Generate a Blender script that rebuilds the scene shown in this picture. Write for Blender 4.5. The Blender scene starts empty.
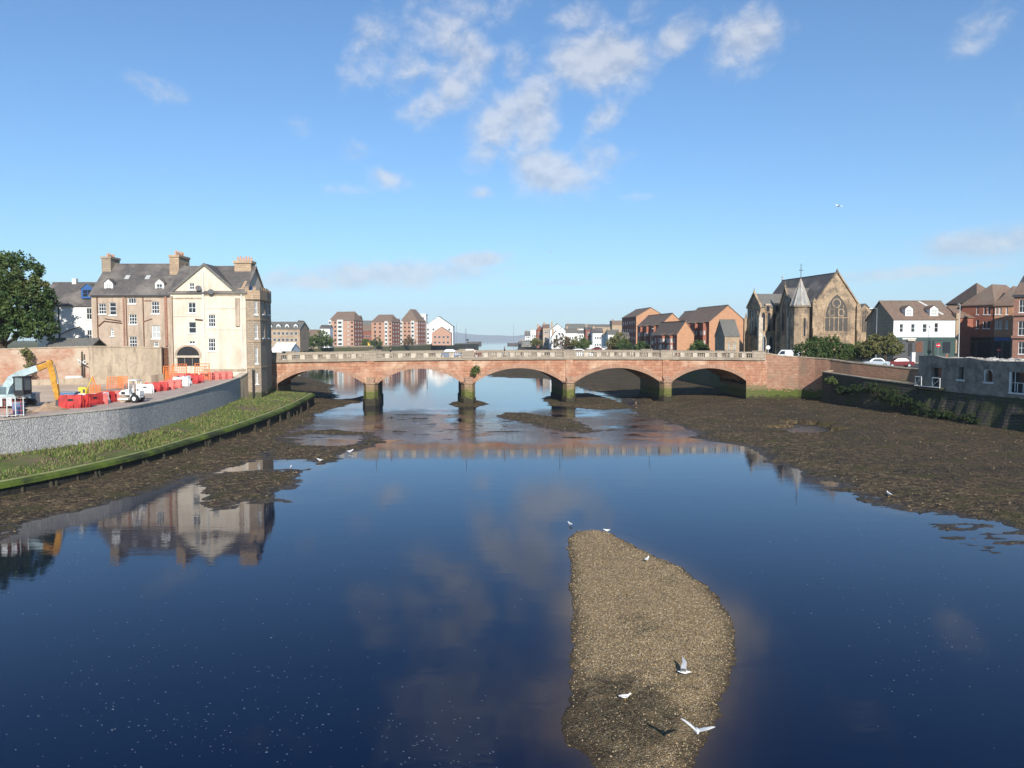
import bpy, bmesh, math, random
import numpy as np
from mathutils import Vector, Matrix
random.seed(7); rng = np.random.default_rng(7)
sc = bpy.context.scene
COL = sc.collection
R = math.radians
F = 788.0; HC = 10.0; PITCH = math.atan((384-339)/F)
CP, SP = math.cos(PITCH), math.sin(PITCH)
SUN_EL, SUN_AZ = 28.0, 9.0          # sun behind the camera, slightly to the right

def ray(px, py):
    u = (px-512)/F; v = (384-py)/F
    return Vector((u, CP+v*SP, -SP+v*CP))
def P(px, py, z=None, Y=None):
    d = ray(px, py)
    t = (z-HC)/d.z if z is not None else Y/d.y
    return Vector((d.x*t, d.y*t, HC+d.z*t))
def PX(px, Y): return P(px, 339, Y=Y).x
def ZY(py, Y): return P(512, py, Y=Y).z

# ------------------------------------------------------------------ camera, render
cam = bpy.data.cameras.new('camera'); co = bpy.data.objects.new('camera', cam); COL.objects.link(co)
cam.sensor_width = 36; cam.lens = F/1024*36; cam.clip_start = .3; cam.clip_end = 60000
co.location = (0, 0, HC); co.rotation_euler = (math.pi/2-PITCH, 0, 0); sc.camera = co
vs = sc.view_settings; vs.view_transform = 'Standard'; vs.look = 'None'; vs.gamma = 1; vs.use_curve_mapping = False
vs.exposure = 0.40

# ------------------------------------------------------------------ node helpers
class NT:
    def __init__(s, tree): s.t = tree
    def n(s, typ, ins=None, **kw):
        nd = s.t.nodes.new(typ)
        for k, v in kw.items(): setattr(nd, k, v)
        for k, v in (ins or {}).items():
            sock = nd.inputs[k]
            if isinstance(v, bpy.types.NodeSocket): s.t.links.new(v, sock)
            else: sock.default_value = v
        return nd
    def math(s, op, a, b=0.0, c=0.0, clamp=False):
        nd = s.n('ShaderNodeMath', {0: a, 1: b, 2: c}, operation=op, use_clamp=clamp); return nd.outputs[0]
    def mix(s, fac, a, b, blend='MIX'):
        nd = s.n('ShaderNodeMix', {0: fac, 6: a, 7: b}, data_type='RGBA', blend_type=blend); return nd.outputs[2]
    def rng(s, v, a, b, c=0.0, d=1.0, smooth=False):
        nd = s.n('ShaderNodeMapRange', {0: v, 1: a, 2: b, 3: c, 4: d}, interpolation_type='SMOOTHSTEP' if smooth else 'LINEAR'); return nd.outputs[0]
    def noise(s, vec, scale, detail=4, rough=.55, dist=0.0, dim='3D'):
        return s.n('ShaderNodeTexNoise', {'Vector': vec, 'Scale': scale, 'Detail': detail, 'Roughness': rough, 'Distortion': dist}, noise_dimensions=dim).outputs[0]
    def vmul(s, vec, k):
        return s.n('ShaderNodeVectorMath', {0: vec, 1: k}, operation='MULTIPLY').outputs[0]
def c4(c): return (c[0], c[1], c[2], 1.0)
MATS = {}
def newmat(name):
    m = bpy.data.materials.new(name); m.use_nodes = True
    t = NT(m.node_tree); b = m.node_tree.nodes['Principled BSDF']; MATS[name] = m
    return m, t, b
def mat(name, c1, c2=None, scale=1.0, rough=.85, stretch=(1, 1, 1), bump=0.0, bscale=None, metal=0.0, spec=.3, c3=None, coord='Object', lo=.35, hi=.65, c3lo=.6, streak=None):
    m, t, b = newmat(name)
    c2 = c2 or tuple(x*.8 for x in c1)
    tc = t.n('ShaderNodeTexCoord').outputs[coord]
    v = t.vmul(tc, stretch)
    f = t.rng(t.noise(v, scale, 6, .6), lo, hi)
    col = t.mix(f, c4(c1), c4(c2))
    if c3:
        g = t.rng(t.noise(v, scale*.37, 5, .65), c3lo, c3lo+.12)
        col = t.mix(g, col, c4(c3))
    if streak:
        g = t.noise(t.vmul(tc, (1.3,1.3,.28)), 1.0, 6, .65); g2 = t.noise(t.vmul(tc, (1,1,1)), 2.6, 6, .7)
        col = t.mix(t.math('MULTIPLY', t.rng(g, .48, .66), streak[3]), col, c4(streak[:3])); col = t.mix(t.math('MULTIPLY', t.rng(g2, .5, .7), streak[3]*.7), col, c4(streak[:3]))
    t.t.links.new(col, b.inputs['Base Color'])
    b.inputs['Roughness'].default_value = rough; b.inputs['Metallic'].default_value = metal
    b.inputs['Specular IOR Level'].default_value = spec
    if bump:
        bn = t.n('ShaderNodeBump', {'Height': t.noise(v, bscale or scale*4, 5, .6), 'Strength': 1.0, 'Distance': bump})
        t.t.links.new(bn.outputs[0], b.inputs['Normal'])
    return m
def masonry(name, c1, c2, mortar, bw, bh, ms=.012, rough=.9, stain=None, stain_s=.25, vary=.35, bump=.02, moss=None, lo=.52, hi=.72):
    """blocks / bricks / slates laid in courses, UV in metres, irregular tone per block, stains, tide-level algae"""
    m, t, b = newmat(name)
    tc = t.n('ShaderNodeTexCoord'); uv = tc.outputs['UV']
    br = t.n('ShaderNodeTexBrick', {'Vector': uv, 'Color1': c4(c1), 'Color2': c4(c2), 'Mortar': c4(mortar), 'Scale': 1.0,
                                    'Mortar Size': ms, 'Mortar Smooth': .3, 'Bias': 0.0, 'Brick Width': bw, 'Row Height': bh})
    g = t.n('ShaderNodeNewGeometry').outputs['Position']
    n1 = t.noise(g, 1.7, 7, .65); n2 = t.noise(g, stain_s, 6, .62)
    col = t.mix(t.rng(n1, .3, .7, 0, vary), br.outputs[0], c4(tuple(x*.35 for x in c1)), 'MIX')
    if stain: col = t.mix(t.rng(n2, lo, hi), col, c4(stain))
    if moss:
        z = t.n('ShaderNodeSeparateXYZ', {0: g}).outputs[2]
        zz = t.math('ADD', z, t.math('MULTIPLY', t.math('SUBTRACT', t.noise(t.vmul(g,(1,1,2.2)), 1.4, 7, .7), .5), 2.6))
        for (zt, cc) in moss:
            col = t.mix(t.rng(zz, zt-.12, zt+.12, 1, 0), col, c4(cc))
    t.t.links.new(col, b.inputs['Base Color']); b.inputs['Roughness'].default_value = rough
    b.inputs['Specular IOR Level'].default_value = .25
    h = t.math('ADD', t.math('MULTIPLY', br.outputs['Fac'], -.6), t.noise(g, 6, 5, .6))
    bn = t.n('ShaderNodeBump', {'Height': h, 'Strength': 1.0, 'Distance': bump})
    t.t.links.new(bn.outputs[0], b.inputs['Normal'])
    return m
def plain(name, c, rough=.5, metal=0.0, var=.12, scale=3.0):
    return mat(name, c, tuple(x*(1-var) for x in c), scale, rough, metal=metal, spec=.4)

M = {}
M['cream'] = mat('cream_render', (.68,.60,.49), (.60,.51,.40), .5, .9, (1,1,.45), c3=(.54,.44,.34), c3lo=.6, streak=(.38,.30,.22,.42))
M['beige'] = mat('pinkish_beige_render', (.49,.385,.295), (.40,.31,.235), .6, .9, (1,1,.5), c3=(.32,.25,.19), c3lo=.55, streak=(.22,.17,.13,.6))
M['whitewash'] = mat('white_wall_paint', (.78,.78,.76), (.70,.70,.67), .5, .85, streak=(.45,.44,.41,.3))
M['sand'] = masonry('tan_sandstone_blocks', (.52,.38,.25), (.42,.30,.20), (.30,.23,.16), .7, .32, .02, stain=(.24,.18,.13), vary=.35)
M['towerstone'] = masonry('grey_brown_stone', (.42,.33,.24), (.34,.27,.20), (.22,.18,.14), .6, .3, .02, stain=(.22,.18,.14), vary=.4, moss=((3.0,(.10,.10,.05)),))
M['church'] = masonry('church_sandstone', (.55,.40,.26), (.42,.30,.19), (.30,.22,.15), .7, .35, .02, stain=(.17,.13,.095), vary=.65, stain_s=.45, lo=.47, hi=.62)
M['slate'] = masonry('blue_grey_slates', (.15,.135,.125), (.11,.10,.097), (.06,.058,.055), .35, .25, .012, .7, stain=(.24,.21,.18), vary=.45, bump=.01, lo=.48, hi=.7)
M['slate_brown'] = masonry('brown_roof_tiles', (.27,.185,.135), (.20,.135,.10), (.06,.05,.045), .35, .3, .015, .8, stain=(.20,.17,.13), vary=.3, bump=.01)
M['slate_grey'] = masonry('grey_roof_tiles', (.20,.19,.17), (.15,.145,.13), (.08,.08,.08), .35, .3, .015, .8, stain=(.12,.115,.10), vary=.3, bump=.01)
M['bridge'] = masonry('red_sandstone_ashlar', (.44,.20,.12), (.55,.29,.18), (.34,.21,.14), 1.0, .42, .03, stain=(.56,.38,.26), vary=.6, stain_s=.4, bump=.03, moss=((2.8,(.20,.15,.08)),(2.0,(.10,.11,.035)),(.9,(.045,.038,.025))), lo=.5, hi=.68)
M['voussoir'] = masonry('pale_voussoir_stone', (.46,.28,.19), (.38,.21,.13), (.30,.2,.15), .5, .9, .03, vary=.4, moss=((2.9,(.2,.16,.07)),))
M['pier'] = masonry('pier_stone_with_algae', (.42,.26,.18), (.34,.22,.15), (.14,.10,.07), 1.2, .45, .04, stain=(.30,.22,.14), vary=.4, moss=((3.0,(.24,.17,.09)),(2.2,(.12,.125,.035)),(1.1,(.045,.038,.025))), bump=.05)
M['parapet'] = masonry('buff_parapet_stone', (.40,.33,.25), (.32,.26,.20), (.2,.17,.13), 1.2, .5, .02, stain=(.18,.15,.12), vary=.35)
M['pale_stone'] = mat('pale_carved_stone', (.56,.48,.38), (.36,.30,.24), 1.2, .85)
M['brickwall'] = masonry('old_red_brick', (.42,.20,.125), (.48,.28,.19), (.42,.33,.25), .5, .22, .02, stain=(.50,.42,.32), vary=.35, stain_s=.22, lo=.45, hi=.62)
M['oldrender'] = mat('weathered_beige_render', (.46,.37,.27), (.34,.27,.19), .45, .95, (1,1,.5), bump=.02, c3=(.28,.22,.16), streak=(.18,.14,.10,.7))
M['quaybrick'] = masonry('quay_red_brick_and_stone', (.38,.19,.12), (.46,.27,.18), (.3,.22,.16), .6, .25, .02, stain=(.26,.19,.13), vary=.45, stain_s=.35, moss=((2.0,(.09,.11,.025)),(.9,(.05,.05,.02))), bump=.04)
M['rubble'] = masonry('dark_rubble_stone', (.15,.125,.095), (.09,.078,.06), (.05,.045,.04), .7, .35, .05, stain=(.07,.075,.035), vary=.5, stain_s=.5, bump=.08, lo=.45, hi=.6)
M['greyruin'] = mat('grey_rendered_masonry', (.35,.305,.25), (.19,.165,.135), 1.1, .95, bump=.10, bscale=2.5, c3=(.13,.12,.10), c3lo=.54)
M['gravelwall'] = None
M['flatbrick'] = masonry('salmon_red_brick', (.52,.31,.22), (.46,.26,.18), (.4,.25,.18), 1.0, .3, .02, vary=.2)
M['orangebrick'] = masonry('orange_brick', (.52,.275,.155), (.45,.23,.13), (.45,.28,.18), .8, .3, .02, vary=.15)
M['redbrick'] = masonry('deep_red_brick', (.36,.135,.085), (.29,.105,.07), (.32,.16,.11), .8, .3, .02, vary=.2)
M['darkred_and_shade'] = masonry('dark_red_brick_and_shade', (.30,.11,.08), (.24,.09,.065), (.22,.13,.1), .8, .3, .02, vary=.25)  # dark brick houses, and sides with shade put into the colour
M['redstone'] = masonry('red_sandstone', (.42,.22,.16), (.35,.18,.13), (.25,.14,.1), .8, .35, .02, vary=.3)
M['glass'] = plain('dark_window_glass', (.03,.035,.045), .12)
M['glass_pale'] = plain('window_with_pale_blind', (.45,.46,.44), .4)
M['white'] = plain('white_paint', (.80,.80,.77), .5)
M['offwhite'] = plain('aged_white_paint', (.62,.62,.58), .6)
M['darkgreen'] = plain('dark_green_paint', (.035,.07,.065), .5)
M['black'] = plain('black_rubber', (.02,.02,.022), .7)
M['darkgrey'] = plain('dark_grey_metal', (.07,.07,.075), .5)
M['steel'] = plain('galvanised_steel', (.42,.43,.44), .45, .6)
M['blue'] = plain('blue_paint', (.04,.12,.32), .5)
M['paleblue'] = plain('pale_blue_paint', (.46,.57,.58), .55, var=.4, scale=2)
M['orange'] = plain('orange_plastic', (.80,.22,.05), .55)
M['yellow'] = plain('yellow_orange_paint', (.66,.32,.04), .55, var=.5, scale=2.5)
M['boxyellow'] = plain('yellow_box_paint', (.75,.52,.06), .5)
M['red'] = plain('red_plastic', (.58,.045,.04), .55, var=.5, scale=2)
M['pinkred'] = plain('faded_red_plastic', (.72,.17,.14), .55, var=.3)
M['silver'] = plain('silver_car_paint', (.42,.46,.50), .3, .4)
M['maroon'] = plain('dark_red_car_paint', (.16,.02,.02), .3, .1)
M['carorange'] = plain('orange_lamp_plastic', (.75,.2,.04), .4)
M['carwhite'] = plain('white_car_paint', (.75,.76,.76), .3)
M['carblue'] = plain('blue_car_paint', (.12,.22,.38), .3)
M['pot'] = plain('terracotta_pot', (.50,.30,.20), .8)
M['lead'] = mat('lead_grey_spire', (.40,.39,.37), (.22,.21,.20), 1.5, .7, (1,1,.3))
M['wood'] = plain('brown_timber', (.16,.07,.04), .8, var=.4)
M['timber'] = mat('rotten_timber', (.06,.05,.035), (.03,.028,.02), 3, .95, bump=.02)
M['tarmac'] = mat('tarmac', (.06,.06,.062), (.045,.045,.047), 2, .95)
M['paving'] = mat('pavement_slabs', (.30,.28,.25), (.24,.22,.20), 1.5, .9)
M['earth'] = mat('site_dirt', (.60,.46,.335), (.46,.345,.25), .35, 1.0, bump=.04, bscale=3, c3=(.55,.46,.37), c3lo=.55)
M['hardcore'] = mat('packed_hardcore_track', (.47,.365,.30), (.36,.28,.23), .8, 1.0, bump=.02, bscale=6)
M['cabglass'] = plain('tinted_cab_glass', (.16,.20,.21), .2)
M['soil'] = mat('heaped_soil', (.44,.31,.20), (.30,.20,.13), 1.2, 1.0, bump=.08, bscale=4)
M['landgreen'] = mat('rough_grass_land', (.09,.11,.04), (.14,.12,.07), .08, 1.0)
M['algae'] = mat('algae_green_coping', (.105,.145,.018), (.05,.075,.012), .9, .8, (1,1,1), bump=.04, bscale=5, c3=(.03,.04,.012), c3lo=.50)
M['coping'] = mat('worn_coping_edge', (.34,.33,.16), (.22,.24,.08), 1.3, .9)
M['quaydark'] = mat('wet_dark_quay_wall', (.035,.033,.026), (.02,.02,.015), 1.5, .8, bump=.08, bscale=3)
M['leafdark'] = mat('dark_green_leaves', (.028,.06,.015), (.065,.10,.025), .55, .7, coord='Object', lo=.42, hi=.58, c3=(.11,.105,.035), c3lo=.54)
M['ivy'] = mat('dark_ivy_leaves', (.018,.035,.010), (.035,.055,.014), 1.2, .8, lo=.42, hi=.58)
M['leafmid'] = mat('mid_green_leaves', (.06,.10,.025), (.10,.13,.035), .6, .7, lo=.42, hi=.58)
M['leafolive'] = mat('olive_green_leaves', (.10,.11,.035), (.15,.14,.05), .7, .7, lo=.42, hi=.58)
M['leafrust'] = mat('rusty_leaves', (.17,.10,.06), (.10,.09,.04), .7, .7, lo=.42, hi=.58)
M['bark'] = mat('bark', (.09,.065,.045), (.05,.04,.03), 3, .95)
M['plumewhite'] = plain('white_plumage', (.80,.79,.76), .8, var=.08)
M['plumegrey'] = plain('grey_plumage', (.38,.39,.41), .8, var=.15)
M['beak'] = plain('yellow_beak', (.65,.40,.06), .6)
M['cloth'] = plain('dark_clothing', (.03,.035,.05), .9)
M['clothred'] = plain('red_brown_clothing', (.25,.08,.06), .9)
M['skin'] = plain('skin', (.55,.34,.25), .7)
M['hill'] = mat('moorland', (.10,.11,.07), (.15,.14,.10), .002, 1.0)
M['rock'] = mat('dark_harbour_rock', (.13,.115,.10), (.08,.075,.065), .3, .95)
M['signred'] = plain('sign_red', (.65,.02,.03), .4)
M['rubbletop'] = mat('pale_broken_stone', (.56,.53,.48), (.26,.24,.21), 1.6, .95, bump=.05, bscale=5)

# ------------------------------------------------------------------ mesh builder
class MB:
    def __init__(s): s.v = []; s.f = []; s.mi = []; s.m = 0; s.smooth = False
    def face(s, pts):
        i = len(s.v); s.v += [tuple(p) for p in pts]; s.f.append(tuple(range(i, i+len(pts)))); s.mi.append(s.m)
    def hexa(s, c):   # 8 corners: bottom 4 then top 4
        i = len(s.v); s.v += [tuple(p) for p in c]
        for q in ((0,3,2,1),(4,5,6,7),(0,1,5,4),(1,2,6,5),(2,3,7,6),(3,0,4,7)):
            s.f.append(tuple(i+k for k in q)); s.mi.append(s.m)
    def box(s, x0, x1, y0, y1, z0, z1):
        s.hexa([(x0,y0,z0),(x1,y0,z0),(x1,y1,z0),(x0,y1,z0),(x0,y0,z1),(x1,y0,z1),(x1,y1,z1),(x0,y1,z1)])
    def mbox(s, mp, u0, u1, z0, z1, d0, d1):
        s.hexa([mp(u0,z0,d0),mp(u1,z0,d0),mp(u1,z0,d1),mp(u0,z0,d1),mp(u0,z1,d0),mp(u1,z1,d0),mp(u1,z1,d1),mp(u0,z1,d1)])
    def rbox(s, c, size, ang=0, tilt=None):
        Mx = Matrix.Rotation(ang, 4, 'Z')
        if tilt: Mx = Mx @ Matrix.Rotation(tilt[0], 4, tilt[1])
        hx, hy, hz = (q/2 for q in size); c = Vector(c)
        s.hexa([c+(Mx @ Vector(p)) for p in ((-hx,-hy,-hz),(hx,-hy,-hz),(hx,hy,-hz),(-hx,hy,-hz),(-hx,-hy,hz),(hx,-hy,hz),(hx,hy,hz),(-hx,hy,hz))])
    def prism(s, poly, z0, z1):     # z0, z1 numbers or per-vertex lists
        n = len(poly); i = len(s.v)
        a = z0 if hasattr(z0, '__len__') else [z0]*n; b = z1 if hasattr(z1, '__len__') else [z1]*n
        s.v += [(p[0],p[1],a[k]) for k, p in enumerate(poly)]+[(p[0],p[1],b[k]) for k, p in enumerate(poly)]
        s.f.append(tuple(i+k for k in reversed(range(n)))); s.f.append(tuple(i+n+k for k in range(n))); s.mi += [s.m]*2
        for k in range(n):
            j = (k+1) % n; s.f.append((i+k,i+j,i+n+j,i+n+k)); s.mi.append(s.m)
    def slab(s, pts, t):            # sloping sheet with vertical thickness t
        n = len(pts); i = len(s.v)
        s.v += [tuple(p) for p in pts]+[(p[0],p[1],p[2]+t) for p in pts]
        s.f.append(tuple(i+k for k in reversed(range(n)))); s.f.append(tuple(i+n+k for k in range(n))); s.mi += [s.m]*2
        for k in range(n):
            j = (k+1) % n; s.f.append((i+k,i+j,i+n+j,i+n+k)); s.mi.append(s.m)
    def plate(s, mp, poly, d0, d1):  # polygon in (u,z) extruded between depths
        n = len(poly); i = len(s.v)
        s.v += [tuple(mp(u,z,d0)) for u, z in poly]+[tuple(mp(u,z,d1)) for u, z in poly]
        s.f.append(tuple(i+k for k in range(n))); s.f.append(tuple(i+n+k for k in reversed(range(n)))); s.mi += [s.m]*2
        for k in range(n):
            j = (k+1) % n; s.f.append((i+k,i+j,i+n+j,i+n+k)); s.mi.append(s.m)
    def tube(s, pts, rad, n=8, cap=True):
        pts = [Vector(p) for p in pts]; rad = rad if hasattr(rad, '__len__') else [rad]*len(pts)
        i = len(s.v); up = None
        for k, p in enumerate(pts):
            d = (pts[min(k+1,len(pts)-1)]-pts[max(k-1,0)]).normalized()
            if up is None: up = Vector((0,0,1)) if abs(d.z) < .9 else Vector((1,0,0))
            a = d.cross(up).normalized(); b = d.cross(a)
            up = -b if b.dot(up) < 0 else b
            for j in range(n):
                t = 2*math.pi*j/n; s.v.append(tuple(p+(a*math.cos(t)+b*math.sin(t))*rad[k]))
        for k in range(len(pts)-1):
            for j in range(n):
                q = (j+1) % n; s.f.append((i+k*n+j,i+k*n+q,i+(k+1)*n+q,i+(k+1)*n+j)); s.mi.append(s.m)
        if cap:
            s.f.append(tuple(i+j for j in range(n))); s.f.append(tuple(i+(len(pts)-1)*n+j for j in range(n))); s.mi += [s.m]*2
    def cyl(s, c, r0, r1, z0, z1, n=12): s.tube([(c[0],c[1],z0),(c[0],c[1],z1)], [r0,r1], n)
    def blob(s, c, r, n=8, m=5, jit=0.0, sq=(1,1,1)):
        i = len(s.v); c = Vector(c)
        for a in range(m+1):
            th = math.pi*a/m
            for b in range(n):
                ph = 2*math.pi*b/n; q = r*(1+random.uniform(-jit,jit))
                s.v.append((c.x+q*sq[0]*math.sin(th)*math.cos(ph), c.y+q*sq[1]*math.sin(th)*math.sin(ph), c.z+q*sq[2]*math.cos(th)))
        for a in range(m):
            for b in range(n):
                d = (b+1) % n; s.f.append((i+a*n+b,i+a*n+d,i+(a+1)*n+d,i+(a+1)*n+b)); s.mi.append(s.m)
    def build(s, name, mats, parent=None, recalc=True, smooth=None):
        me = bpy.data.meshes.new(name); me.from_pydata(s.v, [], s.f)
        for m in (mats if isinstance(mats, (list, tuple)) else [mats]): me.materials.append(M[m] if isinstance(m, str) else m)
        me.polygons.foreach_set('material_index', s.mi)
        if recalc:
            bm = bmesh.new(); bm.from_mesh(me)
            bmesh.ops.recalc_face_normals(bm, faces=bm.faces); bm.to_mesh(me); bm.free()
        uv_box(me)
        if smooth or s.smooth: me.polygons.foreach_set('use_smooth', [True]*len(me.polygons))
        o = bpy.data.objects.new(name, me); COL.objects.link(o)
        if parent: o.parent = parent
        return o
def uv_box(me):
    uvl = me.uv_layers.new(name='UVMap'); n = len(me.loops)
    if n == 0: return
    vi = np.zeros(n, np.int32); me.loops.foreach_get('vertex_index', vi)
    co_ = np.zeros(len(me.vertices)*3); me.vertices.foreach_get('co', co_); co_ = co_.reshape(-1,3)[vi]
    nf = len(me.polygons); nm = np.zeros(nf*3); me.polygons.foreach_get('normal', nm); nm = nm.reshape(-1,3)
    tot = np.zeros(nf, np.int32); me.polygons.foreach_get('loop_total', tot)
    nl = np.repeat(nm, tot, axis=0)
    flat = np.abs(nl[:,2]) > .93
    h = np.sqrt(np.maximum(nl[:,0]**2+nl[:,1]**2, 1e-9))
    u = np.where(flat, co_[:,0], (-nl[:,1]*co_[:,0]+nl[:,0]*co_[:,1])/h)
    v = np.where(flat, co_[:,1], co_[:,2]/np.maximum(h,.3))
    uvl.data.foreach_set('uv', np.stack([u,v],1).ravel())
def tag(o, label=None, cat=None, group=None, kind=None):
    if label: o['label'] = label
    if cat: o['category'] = cat
    if group: o['group'] = group
    if kind: o['kind'] = kind
    return o
def thing(name, label, cat, loc=(0,0,0), rz=0.0, group=None):
    o = bpy.data.objects.new(name, None); COL.objects.link(o); o.empty_display_size = .3
    o.location = loc; o.rotation_euler = (0,0,rz); return tag(o, label, cat, group)
def dup(root, loc, rz, label, group=None, scale=None):
    def cp(o, par):
        c = o.copy(); COL.objects.link(c)
        if par: c.parent = par
        for ch in o.children: cp(ch, c)
        return c
    r = cp(root, None); r.location = loc; r.rotation_euler = (0,0,rz); r['label'] = label
    if group: r['group'] = group
    if scale: r.scale = (scale,)*3
    return r

def clip_rect(poly, u0, u1, z0, z1):
    def cl(ps, ins, inter):
        out = []
        for k in range(len(ps)):
            a, b = ps[k-1], ps[k]
            if ins(b):
                if not ins(a): out.append(inter(a,b))
                out.append(b)
            elif ins(a): out.append(inter(a,b))
        return out
    def iu(c): return lambda a,b: (c, a[1]+(b[1]-a[1])*(c-a[0])/(b[0]-a[0]))
    def iz(c): return lambda a,b: (a[0]+(b[0]-a[0])*(c-a[1])/(b[1]-a[1]), c)
    for ins, it in ((lambda p: p[0] >= u0-1e-9, iu(u0)), (lambda p: p[0] <= u1+1e-9, iu(u1)), (lambda p: p[1] >= z0-1e-9, iz(z0)), (lambda p: p[1] <= z1+1e-9, iz(z1))):
        if poly: poly = cl(poly, ins, it)
    return poly
def wall_face(mb, outline, holes, mp, reveal=.18):
    us = sorted({round(p[0],4) for p in outline}|{round(x,4) for h in holes for x in h[:2]})
    zs = sorted({round(p[1],4) for p in outline}|{round(x,4) for h in holes for x in h[2:4]})
    for a, b in zip(us, us[1:]):
        for c, d in zip(zs, zs[1:]):
            um, zm = (a+b)/2, (c+d)/2
            if any(h[0] < um < h[1] and h[2] < zm < h[3] for h in holes): continue
            q = clip_rect(list(outline), a, b, c, d)
            if len(q) >= 3:
                ar = sum(q[k-1][0]*q[k][1]-q[k][0]*q[k-1][1] for k in range(len(q)))
                if abs(ar) > 1e-5: mb.face([mp(u,z,0) for u, z in q])
    for h in holes:
        u0,u1,z0,z1 = h[:4]
        mb.face([mp(u0,z0,0),mp(u0,z0,reveal),mp(u0,z1,reveal),mp(u0,z1,0)]); mb.face([mp(u1,z0,0),mp(u1,z0,reveal),mp(u1,z1,reveal),mp(u1,z1,0)])
        mb.face([mp(u0,z0,0),mp(u1,z0,0),mp(u1,z0,reveal),mp(u0,z0,reveal)]); mb.face([mp(u0,z1,0),mp(u1,z1,0),mp(u1,z1,reveal),mp(u0,z1,reveal)])
def window(parent, mp, h, frame='white', glass='glass', nx=2, nz=2, name='window', sill=True, merged=False, fr=.07, d=.1, sillmat=None):
    u0,u1,z0,z1 = h[:4]; mb = MB()
    mb.mbox(mp,u0,u0+fr,z0,z1,d,d+.07); mb.mbox(mp,u1-fr,u1,z0,z1,d,d+.07)
    mb.mbox(mp,u0+fr,u1-fr,z0,z0+fr,d,d+.07); mb.mbox(mp,u0+fr,u1-fr,z1-fr,z1,d,d+.07)
    for k in range(1,nx):
        u = u0+(u1-u0)*k/nx; mb.mbox(mp,u-.025,u+.025,z0+fr,z1-fr,d+.005,d+.06)
    for k in range(1,nz):
        z = z0+(z1-z0)*k/nz; mb.mbox(mp,u0+fr,u1-fr,z-.03,z+.03,d+.002,d+.062)
    if sill: mb.mbox(mp,u0-.1,u1+.1,z0-.14,z0-.003,-.1,.0 if not merged else .05)
    p = mb
    if merged:
        mb.m = 1; mb.mbox(mp,u0+.01,u1-.01,z0+.01,z1-.01,d+.03,d+.05); mb.m = 0
        return mb.build(name, [frame, glass], parent)
    w = mb.build(name, frame, parent)
    g = MB(); g.mbox(mp,u0+.01,u1-.01,z0+.01,z1-.01,d+.03,d+.05); g.build('pane', glass, w)
    return w
class B: pass
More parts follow.
